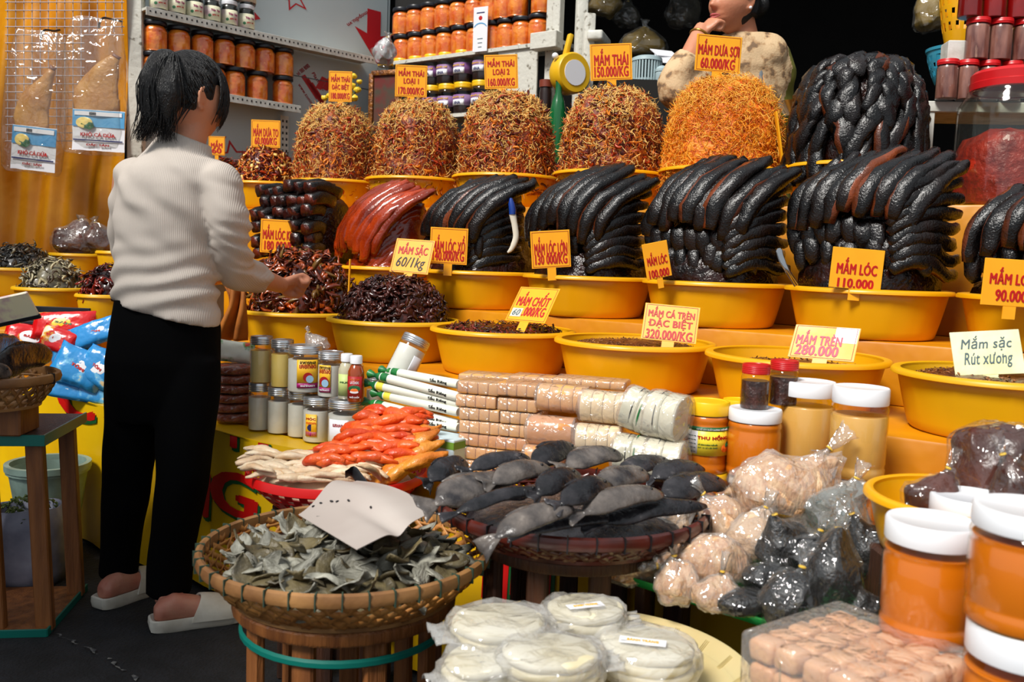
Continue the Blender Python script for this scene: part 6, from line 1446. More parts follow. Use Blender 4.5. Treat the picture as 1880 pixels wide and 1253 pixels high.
# ------------------------------------------------------------------ left side: small basins, snack bags, stool and basket
ss = thing('side_stand', 'yellow covered side stand of small basins at the left', 'stand', (-2.2, 3.9, 0))
for nm, x0, x1, y0, y1, z1 in (('lower_step', -.75, .62, -.46, .55, .72), ('upper_step', -.75, .62, .08, .55, .84)):
    mk(nm, rbox(x1 - x0, y1 - y0, z1 - (.52 if nm[0] == 'l' else .72), .006, 2, ((x0 + x1) / 2, (y0 + y1) / 2, (z1 + (.52 if nm[0] == 'l' else .72)) / 2)), m_tarp, ss)
m_gfl = M('grey_small_fish', (120, 112, 88), .4, (70, 62, 46), s=22, coat=.2); m_gf3 = M('pale_small_fish', (180, 168, 132), .4); m_dkf = M('dark_small_fish', (40, 36, 32), .35, coat=.3); m_dkf2 = M('brown_small_fish', (74, 60, 46), .35, coat=.2)
def sbasin(label, px, py, d, wpx, H=.115):
    s = d / F_PX; c = P(px, py, d); c.z -= H; make_basin('small_basin', label, c, wpx / 2 * s, H, m_tub2, 'small basins at the left end'); return c + Vector((0, 0, H - .03)), wpx / 2 * s
c, r = sbasin('small yellow basin of pale grey little fish, left of the customer', 97, 527, 3.66, 136); food('little_fish_heap', 'heap of pale grey little fish left of the customer', 'food heap', c, r * .73, .135, m_gfl, [m_gf3, m_gfl, m_dkf2], [.4, .35, .25], 420, .034, .006, 61, .8, 1.0)
c, r = sbasin('small yellow basin of dark red pickle beside the customer\'s back', 196, 540, 3.5, 108); food('pickle_heap', 'shiny dark red pickle heap beside the customer\'s back', 'food heap', c, r * .74, .13, m_rp2, [m_rp, m_rp2], [.5, .5], 260, .036, .007, 62, .8, 1.0)
c, r = sbasin('small yellow basin of dark little fish at the left edge', 36, 491, 4.02, 150, .13); food('little_fish_heap', 'heap of dark shiny little fish at the left edge', 'food heap', c, r * .73, .12, m_dkf, [m_dkf, m_dkf2, m_gfl], [.55, .3, .15], 420, .034, .006, 63, .8, 1.0)
c, r = sbasin('small yellow basin with clear bags in it, under the tarpaulin', 147, 466, 4.2, 106, .13); c2, r2 = sbasin('small yellow basin corner behind the orange board at left', 222, 462, 4.1, 86, .13)
tied_bag('clear bag of dark dried food in the basin under the tarpaulin', 140, 442, 4.18, 84, 56, m_darkmeat, m_bagc, (.2, -1), 0, 81, neckl=.03); tied_bag('clear bag of brown dried food, the right one under the tarpaulin', 184, 440, 4.16, 62, 46, m_darkmeat, m_bagc, (-.3, -1), 0, 82, neckl=.03)
# snack bags
def printmat(name, c1, c2, c3, s=16): return M(name, c1, .25, c2, c3, s=s, w=.03, mid=.58, coat=.4, bump=.4, bs=14, bdist=.02)
m_rs = printmat('red_snack_print', (206, 18, 22), (230, 170, 60), (236, 220, 190)); m_bs = printmat('blue_snack_print', (44, 140, 206), (120, 190, 226), (226, 200, 150))
def pillow(label, px, py, d, wpx, hpx, roll, yaw, mat, seed, group, oval, thick=.5):
    s = d / F_PX; a, b = wpx / 2 * s, hpx / 2 * s; t = thing('snack_bag', label, 'snack bag', P(px, py, d), group=group, rot=(-.35, roll, yaw))
    e = min(a, b) * thick
    def f(u, v, sg):
        x, y = (u - .5) * 2, (v - .5) * 2; h = ((1 - x ** 4) * (1 - y ** 4)) ** .5 if abs(x) < 1 and abs(y) < 1 else 0
        return (a * x, sg * e * h - .0006 * sg, b * y)
    g1 = grid(lambda u, v: f(u, v, -1), 18, 14); g2 = grid(lambda u, v: f(u, v, 1), 18, 14); g2 = (g2[0], [q[::-1] for q in g2[1]])
    mk('bag_body', jit(jit(J(g1, g2), e * .32, 1.6 / a * .5, seed), e * .10, 60, seed), mat, t, sharp=0)
    k = oval
    if k:
        mk('print_oval', jit(T(ellipsoid(a * .46, .004, b * .46, 20, 10), (a * .05, -e * .86, 0)), .0015, 60, seed), k[0], t); vf = text_fit(k[2], a * .55, b * .2, .05, .0006); mk('lettering', TM((vf[0], vf[1]), Matrix.Translation((a * .05, -e * 1.0, 0)) @ Matrix.Rotation(.2, 4, 'Y') @ Matrix.Rotation(PI / 2, 4, 'X')), k[1], t, smooth=False)
        for q in range(4): mk('print_spot', T(ellipsoid(a * .09, .003, b * .11, 10, 6), (a * (-.6 + .4 * q), -e * .62, b * (.55 if q % 2 else -.55))), (m_green, m_yelcap, m_orange, m_lab_w)[q], t)
    return t
rg_, bg_ = 'red snack bags at the left', 'blue snack bags at the left'
for lab, px, py, w_, h_, rl, yw, sd in (('red snack bag with yellow oval, on top at the back', 118, 596, 112, 50, -.05, .1, 1), ('red snack bag at the left of the red pile', 58, 622, 92, 54, .12, .2, 2), ('red snack bag half under the blue ones', 108, 626, 70, 46, .3, -.1, 3)):
    pillow(lab, px, py, 3.30 - .1 * (sd == 3), w_, h_, rl, yw, m_rs, sd, rg_, (m_yelcap, m_green, 'SẢN') if sd == 1 else (m_lab_w, m_red, 'BÁNH'))
for lab, px, py, w_, h_, rl, yw, sd in (('blue snack bag on top, tilted up beside the customer', 174, 612, 92, 46, -.35, .1, 11), ('blue snack bag in the middle at left', 130, 642, 70, 50, -.2, .3, 12), ('blue snack bag in the middle, facing out with red letters', 146, 676, 100, 70, .35, 0, 13), ('blue snack bag right of the facing one, against the customer', 184, 676, 80, 66, .4, -.2, 14), ('blue snack bag lowest at left', 126, 716, 90, 34, .15, .1, 15), ('blue snack bag with green print, lowest beside the customer', 182, 726, 90, 34, .2, 0, 16)):
    pillow(lab, px, py, (3.22 if sd < 13 else 3.12), w_, h_, rl, yw, m_bs, sd, bg_, (m_lab_w if sd != 16 else m_green, m_red, 'TÔM'))
mag = thing('printed_packet', 'printed packet with dark border left of the small basins', 'packet', P(24, 566, 3.1), rot=(.5, -.25, .1)); mk('packet_body', rbox(.14, .012, .10, .003, 1), m_splab, mag); mk('packet_edge', rbox(.146, .010, .018, .002, 1, (0, -.002, -.05)), m_dlid, mag)
tag(mk('framed_tray', J(rbox(.26, .10, .012, .003, 1), rbox(.012, .10, .06, .002, 1, (-.124, 0, .03)), rbox(.26, .01, .05, .002, 1, (0, .05, .03))), m_dlid, None, P(92, 592, 3.35), -.1), 'dark shallow tray behind the red snack bags', 'tray')
# front-left stool, block and basket
LS = P(25, 790, 2.40)
def ls_pt(px, py, d): return P(px, py, d)
zl = P(40, 790, 2.4).z
st = thing('slat_stool', 'tall wooden stool with teal edging at the left edge', 'stool', (P(10, 790, 2.45).x, 2.48, 0), .15)
mk('seat', rbox(.40, .34, .022, .003, 1, (-.06, 0, zl - .011)), m_wood_d, st); mk('seat_edging', J(rbox(.41, .006, .03, .001, 1, (-.06, -.172, zl - .012)), rbox(.006, .35, .03, .001, 1, (.144, 0, zl - .012))), m_teal, st)
for q, (x, y) in enumerate(((.118, -.13), (.0, -.14), (-.13, -.13), (.118, .12), (-.13, .12))): mk('leg', TM(rbox(.044, .03, zl - .03, .003, 1, (0, 0, 0)), Matrix.Translation((x, y, (zl - .03) / 2 + .006)) @ Matrix.Rotation(-.04, 4, 'Y')), m_wood, st)
mk('foot_board', rbox(.40, .33, .014, .002, 1, (-.06, 0, .012)), m_wood, st); mk('foot_edging', J(rbox(.41, .006, .022, .001, 1, (-.06, -.168, .012)), rbox(.006, .34, .022, .001, 1, (.144, 0, .012))), m_teal, st)
p = P(8, 762, 2.36); tag(mk('wooden_block', rbox(.13, .12, .075, .004, 1), m_wood, None, (p.x, p.y, zl + .039), .1), 'rough wooden block under the left fish basket', 'block')
bz0 = zl + .078; BC = P(-22, 690, 2.34)
woven('woven_basket', 'small woven basket of dark grey fish at the left edge', BC, .168, .12, bz0, bz0 + .085, m_bamd, m_bamd, m_black, ns=30, ties=0)
def lfish(label, tl, hd, z0, z1, w_, mat, sd): grey_fish(label, tl, hd, z0, z1, w_, mat, seed=sd)
lz = bz0 + .085
lfish('dark grey fish on top of the left basket, the broad one', (-40, 690), (94, 652), lz + .02, lz + .03, 56, m_gf, 5); lfish('dark grey fish behind the broad one in the left basket', (-60, 660), (36, 634), lz + .03, lz + .03, 44, m_gf, 8); lfish('pale fish at the front of the left basket', (-70, 700), (22, 684), lz + .012, lz + .015, 34, m_gf2, 9)
# bucket and sacks under the table
m_pail = M('pale_pail', (150, 176, 164), .5, (120, 140, 130), s=10)
p = PZ(92, 1010, .02); bk = thing('plastic_pail', 'pale green square-rimmed pail in shadow under the table', 'pail', (P(90, 940, 2.95).x, 2.95, .0))
mk('pail_wall', lathe([(.001, .0), (.075, 0), (.12, .30), (.128, .30), (.128, .325), (.118, .325), (.07, .006), (.001, .006)], 28, cap=False), m_pail, bk, sharp=40); mk('pail_rim', lathe([(.116, .31), (.132, .31), (.132, .33), (.116, .33), (.116, .31)], 28, cap=False), m_pail, bk)
m_sack = M('pale_sack', (150, 152, 168), .7, (110, 112, 130), s=8, bump=.5, bs=16); sk = thing('open_sack', 'pale sack of green beans behind the left stool', 'sack', (P(46, 1080, 2.72).x, 2.74, 0))
mk('sack_body', jit(lathe([(.001, 0), (.10, .0), (.115, .05), (.11, .18), (.095, .24), (.088, .238), (.085, .2), (.001, .2)], 32, cap=False), .012, 14), m_sack, sk, sharp=0)
bd = strands(.085, .05, 160, .02, .004, 77, [1.0], seg=2, flat=.8, e1=.8, e2=1); bo = mk('green_beans', T(J(bd[:2]), (0, 0, .205)), M('green_bean', (88, 104, 44), .5), sk, sharp=0); bo['kind'] = 'stuff'
# packets right of the customer, brown cloth, small film
m_rpk = M('red_brown_flakes', (168, 66, 30), .5, (120, 40, 16), (206, 104, 54), s=60, w=.12, bump=.6, bs=90)
for i in range(6):
    z = ZT + .010 + .0305 * i; p = PZ(432, 790 - 26 * i, z + .015); t = thing('flake_packet', 'flat packet of red-brown flakes, %s of the stack beside the customer' % ['lowest', 'second from bottom', 'third from bottom', 'third from top', 'second from top', 'topmost'][i], 'packet', (P(428, 700, 2.86).x + random.uniform(-.006, .006), 2.86, z), ROT + random.uniform(-.1, .1), 'packets of red-brown flakes beside the customer')
    mk('flakes', jit(ellipsoid(.062, .062, .0155, 28, 14, (0, 0, .0150), .5), .003, 30, i), m_rpk, t, sharp=0); mk('film_wrap', jit(ellipsoid(.066, .066, .0165, 28, 14, (0, 0, .0150), .5), .004, 50, i + 3), m_bagc, t, sharp=0)
pillow('white and green food bag on top of the flake packets', 428, 645, 2.90, 74, 44, .1, .2, M('white_green_print', (216, 220, 206), .3, (70, 150, 60), (200, 60, 40), s=14, w=.03, mid=.6, coat=.4), 31, None, None)
m_cloth = M('brown_cloth', (176, 104, 28), .75, (140, 78, 18), s=9, bump=.4, bs=20)
def clothf(u, v):
    q = P(408 + 44 * u + 10 * math.sin(v * 5) * (1 - u), 520 + 105 * v - 14 * math.sin(u * 3) * (1 - v), 3.04 - .03 * math.sin(v * 3))
    return tuple(q + Vector((0, .018 * math.sin(u * 11 + v * 3), 0)))
centred('brown_cloth', slab(grid(clothf, 24, 24), .004), m_cloth, 'crumpled brown cloth draped between the customer and the pickle basin', 'cloth', sharp=0)
tied_bag('small empty crumpled clear bag behind the metal-lidded jars', 580, 630, 2.66, 44, 26, m_filmw, m_wrap, (-.6, -1), 0, 91, neckl=.02, name='crumpled_bag')
# ------------------------------------------------------------------ people
m_skin = M('skin', (214, 150, 116), .5, (200, 130, 98), s=5, w=.3, sub=.25, subc=(.012, .005, .003), bump=.1, bs=120)
m_skinf = M('skin_foot', (196, 138, 114), .5, (176, 100, 84), s=16, w=.2, sub=.2, subc=(.01, .004, .003), bump=.15, bs=90)
m_hair = M('black_hair', (10, 9, 10), .36, (20, 17, 17), s=40, stretch=(9, 9, .7), w=.2, bump=.6, bs=60, spec=.5)
m_knit = M('cream_rib_knit', (204, 193, 182), .85, (194, 183, 172), s=6, w=.3, bump=.25, wave=(70, 'X'), bdist=.002)
m_trous = M('black_trousers', (2, 2, 3), .9, (4, 4, 5), s=6, spec=.08)
m_sole = M('white_foam', (214, 210, 198), .55, (186, 180, 166), s=12, w=.15, bump=.1, bs=40)
def loft(rings, n=28, e=.92):
    """rings: (centre, a-vector, b-vector)"""
    V = []; Fs = []
    for c, a, b in rings:
        c, a, b = np.asarray(c, float), np.asarray(a, float), np.asarray(b, float)
        for k in range(n):
            q = 2 * PI * k / n; cq, sq = math.cos(q), math.sin(q)
            V.append(c + a * math.copysign(abs(cq) ** e, cq) + b * math.copysign(abs(sq) ** e, sq))
    m = len(rings)
    for i in range(m - 1):
        for k in range(n): x, y = i * n + k, i * n + (k + 1) % n; Fs.append((x, y, y + n, x + n))
    Fs.append(tuple(range(n - 1, -1, -1))); o = (m - 1) * n; Fs.append(tuple(range(o, o + n)))
    return np.array(V), Fs
def head_vf(rx=.074, ry=.095, rz=.116, nu=84, nv=64):
    V, Fs = ellipsoid(rx, ry, rz, nu, nv)
    out = []
    for x, y, z in V:
        if z < -.02:
            t = (-z - .02) / (rz - .02); x *= 1 - .34 * t ** 1.3
            if y < 0: y *= 1 - .5 * t
            else: y *= 1 + .06 * t
        if y > 0:
            y *= .95; f = min(1, y / .05)
            g = lambda a, s: math.exp(-(a / s) ** 2)
            y += f * (.021 * g(x, .0125) * g(z + .020, .013) + .012 * g(x, .010) * g(z - .004, .022) + .007 * (g(x - .011, .007) + g(x + .011, .007)) * g(z + .024, .008))
            y -= f * .010 * (g(abs(x) - .031, .015) * g(z - .016, .012)); y += f * .004 * g(z - .036, .010) * g(x, .05)
            y += f * .007 * g(x, .024) * (g(z + .052, .0055) + g(z + .066, .0065)) - f * .005 * g(x, .022) * g(z + .0588, .0028)
            y += f * .010 * g(x, .022) * g(z + .098, .014) - f * .004 * g(x, .02) * g(z + .080, .007); y += f * .005 * g(abs(x) - .042, .02) * g(z + .02, .025)
        out.append((x, y, z))
    return np.array(out), Fs
def ear_vf(side):
    a = catmull([(0, .004, .028), (0, -.012, .030), (0, -.022, .012), (0, -.016, -.012), (0, -.004, -.028), (0, .006, -.026)], 16)
    rim = tube(a, [.0042] * 12 + [.0055] * 5, 8); bowl = ellipsoid(.004, .014, .024, 14, 10, (0, -.006, .0))
    return T(J(rim, bowl), (side * .076, -.008, -.005), rz=side * .35)
def basis(fwd, up=(0, 0, 1), sc=1.0):
    f = Vector(fwd).normalized(); r = f.cross(Vector(up)).normalized(); u = r.cross(f)
    return Matrix(((r.x * sc, f.x * sc, u.x * sc, 0), (r.y * sc, f.y * sc, u.y * sc, 0), (r.z * sc, f.z * sc, u.z * sc, 0), (0, 0, 0, 1)))
def hand_fist(wr, h, cdir, dn, sc=1.0):
    """closed hand: wrist point, hand direction, across (index to little), down (palm side)"""
    wr, h, c, d = (np.asarray(v, float) for v in (wr, h, cdir, dn)); out = []
    K = wr + h * .078 * sc
    out.append(loft([(wr - h * .02 * sc, c * .024 * sc, d * .018 * sc), (wr + h * .01 * sc, c * .028 * sc, d * .017 * sc), (wr + h * .045 * sc, c * .038 * sc, d * .016 * sc), (K, c * .040 * sc, d * .014 * sc), (K + h * .006, c * .036 * sc, d * .009 * sc)], 20))
    for i, (o, l) in enumerate(((-.030, .95), (-.010, 1.06), (.011, 1.0), (.030, .82))):
        p0 = K + c * o * sc - h * .004 - d * .002; p1 = p0 + h * .019 * l * sc + d * .024 * sc; p2 = p1 + d * .012 * l * sc - h * .024 * sc; p3 = p2 - h * .012 * l * sc - d * .016 * sc
        out.append(tube(catmull([p0, (p0 * .5 + p1 * .5) - d * .004, p1, p1 * .45 + p2 * .55 + h * .003, p2, p3], 14), [.0098 * sc] * 6 + [.0090 * sc] * 5 + [.0082 * sc] * 3 + [.006 * sc], 10))
    t0 = wr + h * .022 * sc - c * .026 * sc + d * .006; t1 = t0 + h * .026 * sc - c * .014 * sc + d * .014 * sc; t2 = t1 + h * .026 * sc + c * .006 * sc + d * .012 * sc; t3 = t2 + h * .012 * sc + c * .016 * sc + d * .006 * sc
    out.append(tube(catmull([t0, t1, t2, t3], 12), [.013 * sc] * 4 + [.0105 * sc] * 5 + [.009 * sc] * 3 + [.006 * sc], 10))
    return out
SX = np.array((1.0, 0, 0)); SY = np.array((0, 1.0, 0)); SZ = np.array((0, 0, 1.0))
def A(px, py, d): return np.array(P(px, py, d))
def ring(px, py, d, hw, th, tilt=0.0, yaw=0.0):
    s = d / F_PX
    a = (SX * math.cos(yaw) + SY * math.sin(yaw)) * math.cos(tilt) - SZ * math.sin(tilt); b = -SX * math.sin(yaw) + SY * math.cos(yaw)
    return (A(px, py, d), a * hw * s, b * th)
# ---- the customer
DT = 2.54
base = PZ(285, 1150, 0)
cust = thing('person', 'customer with a black ponytail, cream knit top and black trousers, reaching into a basin', 'person', (base.x, 2.55, 0))
off = np.array(cust.location)
fwd = Vector((.60, .77, -.28)); HM = Matrix.Translation(P(350, 185, 2.55)) @ basis(fwd, sc=1.02)
hd = TM(J(head_vf(), ear_vf(1), ear_vf(-1)), HM)
neck = tube(catmull([A(338, 300, DT + .0), A(343, 262, DT), A(352, 225, DT + .005), A(354, 196, DT + .01)], 10), [.056, .054, .052, .051, .050, .050, .050, .050, .05, .05, .05], 20)
torso_core = loft([ring(300, 640, 2.55, 84, .085), ring(303, 560, 2.54, 78, .075), ring(304, 470, DT, 74, .072), ring(312, 380, DT, 84, .078), ring(325, 315, DT, 84, .066), ring(338, 290, DT, 46, .045)])
armR = [A(404, 330, 2.51), A(420, 400, 2.51), A(424, 462, 2.56), A(432, 494, 2.63), A(470, 508, 2.76), A(516, 524, 2.93)]
arm_t = tube(catmull(armR, 20), np.interp(np.linspace(0, 1, 21), [0, .25, .5, .62, .75, 1], [.046, .044, .040, .040, .038, .026]), 16)
h_ = A(549, 516, 3.0) - A(516, 524, 2.93); h_ /= np.linalg.norm(h_); c_ = np.array((.15, -.70, .35)); c_ -= h_ * h_.dot(c_); c_ /= np.linalg.norm(c_); d_ = np.cross(c_, h_); d_ *= -1 if d_[2] > 0 else 1
hand = hand_fist(A(516, 524, 2.93), h_, c_, d_, 1.02)
armL = [A(238, 318, 2.56), A(230, 400, 2.62), A(236, 465, 2.70), A(262, 500, 2.82), A(320, 500, 2.98), A(360, 500, 3.06)]
armL_t = tube(catmull(armL, 20), np.interp(np.linspace(0, 1, 21), [0, .5, .75, 1], [.044, .038, .036, .026]), 14)
hL = A(400, 500, 3.12) - A(360, 500, 3.06); hL /= np.linalg.norm(hL); cL = np.array((0, -.5, -.85)); cL -= hL * hL.dot(cL); cL /= np.linalg.norm(cL)
handL = hand_fist(A(360, 500, 3.06), hL, cL, np.cross(hL, cL), 1.0)
aR = A(308, 1086, 2.50); hR = np.array(PZ(284, 1158, 0)) + SZ * .045; tR = np.array(PZ(424, 1136, 0)) + SZ * .045
aL = A(216, 1052, 2.63); hLf = np.array(PZ(186, 1118, 0)) + SZ * .045; tL = np.array(PZ(290, 1080, 0)) + SZ * .045
def leg(hip, knee, ank, heel, toe):
    f = toe - heel; f /= np.linalg.norm(f)
    L1 = tube(catmull([hip, (hip + knee) / 2, knee, (knee + ank) / 2, ank, ank * .3 + (heel + f * .05 + SZ * .02) * .7], 18), np.interp(np.linspace(0, 1, 19), [0, .2, .4, .6, .8, .92, 1], [.08, .074, .055, .05, .038, .036, .036]), 16)
    sd = np.cross(f, SZ)
    ft = loft([(heel + f * -.002 + SZ * .004, sd * .018, SZ * .020), (heel + f * .012 + SZ * .008, sd * .029, SZ * .030), (heel + f * .05 + SZ * .016, sd * .031, SZ * .038), (heel + f * .09 + SZ * .010, sd * .034, SZ * .034), (heel + f * .14 + SZ * .002, sd * .041, SZ * .025), (heel + f * .19 - SZ * .002, sd * .044, SZ * .018), (heel + f * .225 - SZ * .006, sd * .036, SZ * .012), (heel + f * .238 - SZ * .006, sd * .018, SZ * .008)], 22)
    return J(L1, ft)
lgR = leg(A(345, 690, 2.53), A(332, 870, 2.50), aR, hR, tR); lgL = leg(A(252, 690, 2.56), A(238, 870, 2.60), aL, hLf, tL)
skin = remesh(J(hd, neck, torso_core, arm_t, *hand, armL_t, *handL, lgR, lgL), .0052, 3, .5)
mi_ = [1 if np.mean([skin[0][i][2] for i in f]) < .22 else 0 for f in skin[1]]
mk('body', (skin[0] - off, skin[1]), [m_skin, m_skinf], cust, mi=mi_, sharp=0)
# clothes
sw = loft([ring(307, 576, 2.545, 97, .122, .245), ring(306, 556, 2.545, 96, .120, .22), ring(304, 520, 2.54, 92, .112, .12), ring(303, 480, DT, 89, .106), ring(306, 430, DT, 89, .106), ring(312, 380, DT, 95, .112), ring(318, 340, DT, 98, .110), ring(326, 312, DT, 92, .098), ring(333, 292, DT, 74, .082), ring(338, 277, DT, 54, .068, .25), ring(342, 262, DT, 46, .062, .34), ring(344, 252, DT, 43, .060, .34)], 40)
shR = ellipsoid(.066, .062, .058, 20, 14, A(398, 334, 2.515)); shL = ellipsoid(.058, .062, .056, 20, 14, A(248, 326, 2.555))
slR = tube(catmull([A(388, 326, 2.515), A(408, 352, 2.51), A(419, 405, 2.51), A(424, 462, 2.56), A(434, 496, 2.63), A(456, 505, 2.71), A(477, 511, 2.785)], 26), np.interp(np.linspace(0, 1, 27), [0, .2, .45, .65, .78, .9, 1], [.060, .060, .056, .055, .054, .050, .047]), 22)
slL = tube(catmull([A(248, 322, 2.56), A(234, 400, 2.62), A(238, 465, 2.70), A(264, 500, 2.82), A(310, 502, 2.95)], 20), np.interp(np.linspace(0, 1, 21), [0, .4, .7, 1], [.056, .050, .048, .046]), 18)
swm = remesh(J(sw, shR, shL, slR, slL), .0075, 5, .5)
V = swm[0].copy()
cz, slv = A(305, 520, DT)[2], A(424, 440, 2.55)
for i, p in enumerate(V):
    wz = math.exp(-((p[2] - cz + .02) / .10) ** 2); ph = p[0] * 16 - (p[2]) * 95 + 5 * noise.noise(Vector((p[0] * 5, p[1] * 5, p[2] * 5)))
    n_ = noise.noise(Vector((p[0] * 9, p[1] * 9, p[2] * 16)))
    dsl = np.linalg.norm(p - slv); ws = math.exp(-(dsl / .10) ** 2) * (1 if p[0] > slv[0] - .045 else 0)
    c0 = np.array((A(306, 450, DT)[0], DT, p[2])); nr = p - c0; nr[2] = 0; nr /= np.linalg.norm(nr) + 1e-9
    wb = math.exp(-((p[2] - 1.17) / .12) ** 2)
    V[i] = p + nr * (.0068 * wz * math.sin(ph) + .0085 * ws * math.sin(p[2] * 170 + p[0] * 60 + 3 * n_) + .004 * n_ + .0045 * wb * math.sin(p[0] * 55 + p[2] * 60 + 2 * n_))
mk('knit_top', (V - off, swm[1]), m_knit, cust, sharp=0)
def hw_leg(pts, hws): return tube(catmull([A(*q) for q in pts], 24), np.interp(np.linspace(0, 1, 25), np.linspace(0, 1, len(hws)), hws), 22)
tr = remesh(J(loft([ring(307, 552, 2.545, 90, .108, .2), ring(303, 600, 2.55, 98, .120), ring(300, 660, 2.55, 101, .128), ring(299, 720, 2.555, 99, .118), ring(299, 770, 2.56, 92, .10)], 36),
              hw_leg([(347, 660, 2.53), (345, 740, 2.52), (338, 820, 2.51), (334, 890, 2.50), (321, 970, 2.50), (313, 1030, 2.50), (308, 1092, 2.495)], [.086, .086, .079, .073, .066, .062, .061]),
              hw_leg([(252, 660, 2.56), (248, 740, 2.57), (240, 820, 2.59), (233, 890, 2.60), (224, 960, 2.615), (219, 1010, 2.625), (216, 1056, 2.63)], [.086, .084, .077, .068, .061, .057, .056])), .009, 4, .5)
Vt = np.array([p + .006 * np.array(noise.noise_vector(Vector((p[0] * 9, p[1] * 9, p[2] * 7)))) for p in tr[0]])
mk('trousers', (Vt - off, tr[1]), m_trous, cust, sharp=0)
def slide(heel, toe):
    f = toe - heel; f[2] = 0; f /= np.linalg.norm(f); sd = np.cross(f, SZ); o = heel.copy(); o[2] = 0
    L = .262; st = [(-.012, .022), (0, .033), (.04, .039), (.10, .040), (.16, .047), (.205, .050), (.235, .042), (.25, .022)]
    mk('slide_sole', loft([(o + f * x + SZ * .018, sd * w_, SZ * (.018 if 0 < i < 7 else .013)) for i, (x, w_) in enumerate(st)], 26, .62) if False else J(prism_sole(o, f, sd, st)), m_sole, cust)
    def up(u, v):
        x = .092 + .155 * v + .03 * (1 - v) * math.sin(PI * u); w_ = np.interp(x, [q[0] for q in st], [q[1] for q in st]) + .004
        a = PI * u; hh = .066 * (1 - v ** 1.5) + .030 * v ** 1.5
        return tuple(o + f * x + sd * w_ * math.cos(a) * (1.03) + SZ * (.022 + hh * math.sin(a) ** .8) - off)
    mk('slide_strap', slab(grid(up, 20, 10), -.006), m_sole, cust)
def prism_sole(o, f, sd, st):
    left = [(x, w_) for x, w_ in st]; out = [(x, w_) for x, w_ in left] + [(x, -w_) for x, w_ in reversed(left)]
    pts = catmull([np.array((x, y, 0)) for x, y in out + [out[0]]], 60)[:-1]; n = len(pts); V = []; Fs = []
    for z, k in ((.0, .93), (.004, 1.0), (.020, 1.03), (.034, 1.02), (.037, .98), (.030, .90)):
        c = np.array((.115, 0, 0))
        for p in pts: q = c + (p - c) * k; V.append(o + f * q[0] + sd * q[1] + SZ * z - off)
    for j in range(5):
        for i in range(n): a, b = j * n + i, j * n + (i + 1) % n; Fs.append((a, b, b + n, a + n))
    Fs.append(tuple(range(n - 1, -1, -1))); Fs.append(tuple(range(5 * n, 6 * n)))
    return np.array(V), Fs
slide(hR.copy(), tR.copy()); slide(hLf.copy(), tL.copy())
# hair: a cap over the skull, a swept ponytail, a fringe
def sst(x, a, b): t = min(1, max(0, (x - a) / (b - a))); return t * t * (3 - 2 * t)
def cap_k(x, y, z):
    face = sst(y, .005, .045) * sst(-z, -.075, -.045); low = sst(y, -.03, .0) * sst(-z, -.015, .02); nape = sst(-z, .035, .07)
    return 1 - .15 * max(face, low) - .2 * nape * (1 - max(face, low))
V, Fs = ellipsoid(.083, .105, .125, 64, 48)
Hn = []
for x, y, z in V:
    k = cap_k(x, y, z) * (1 + .010 * noise.noise(Vector((x * 40, y * 40, z * 8))))
    Hn.append((x * k, (y - .006) * k, z * k + .006))
parts = [TM((np.array(Hn), Fs), HM)]
rnd = random.Random(3)
def strand_h(pts, r0, r1=.0008, n=10, jt=.002):
    q = [np.array(p, float) + np.array([rnd.gauss(0, jt) for _ in range(3)]) * min(1, i * .6) for i, p in enumerate(pts)]
    return tube(catmull(q, n), np.linspace(r0, r1, n + 1), 5)
tie = Vector((-.012, -.085, .085)).normalized()
def shell(n, o=1.012): x, y, z = .083 * n.x * o, .105 * n.y * o - .006, .125 * n.z * o + .006; return HM @ Vector((x, y, z))
n_done = 0
while n_done < 620:                                     # hair combed back over the skull to the tie
    n0 = Vector((rnd.gauss(0, 1), rnd.gauss(0, 1), rnd.gauss(0, 1))).normalized()
    if n0.z < -.35 or cap_k(.083 * n0.x, .105 * n0.y, .125 * n0.z) < .965: continue
    n_done += 1; o_ = 1.0 + rnd.uniform(0, .02)
    parts.append(strand_h([shell(n0.lerp(tie, k / 6).normalized(), o_) for k in range(7)], .0022, .0016, 10, .0006))
mass = remesh(J(tube(catmull([A(326, 112, 2.49), A(298, 112, 2.46), A(282, 150, 2.455), A(279, 200, 2.46), A(280, 232, 2.465)], 16), np.interp(np.linspace(0, 1, 17), [0, .2, .5, .8, 1], [.020, .030, .036, .030, .010]), 16),
                tube(catmull([A(318, 118, 2.46), A(312, 150, 2.445), A(310, 196, 2.445), A(306, 226, 2.455)], 12), np.interp(np.linspace(0, 1, 13), [0, .5, 1], [.022, .036, .012]), 16)), .005, 3)
parts.append((np.array([p + .003 * np.array(noise.noise_vector(Vector((p[0] * 120, p[1] * 120, p[2] * 8)))) for p in mass[0]]), mass[1]))
for i in range(420):
    ox, oy, od = rnd.gauss(0, 1), rnd.gauss(0, 1), rnd.gauss(0, 1); fr = rnd.random()
    ax_ = lambda px, py, d, sx, sy: A(px + ox * sx, py + oy * sy, d + od * .006)
    tx, ty = (272 - 26 * rnd.random() ** 1.5, 248 + rnd.uniform(-4, 14)) if fr < .55 else (300 + rnd.gauss(0, 10), 244 + rnd.uniform(0, 20))
    m_ = (278, 280) if fr < .55 else (306, 306)
    parts.append(strand_h([ax_(320, 114, 2.485, 2, 3), ax_(300 if fr < .55 else 312, 106, 2.455, 5, 4), ax_(m_[0], 150, 2.432, 10, 6), ax_(m_[1], 200, 2.438, 11, 6), ax_(tx * .5 + m_[1] * .5, 230, 2.45, 9, 5), A(tx + ox * 5, ty, 2.46)], .0021, .0003, 14, .0010))
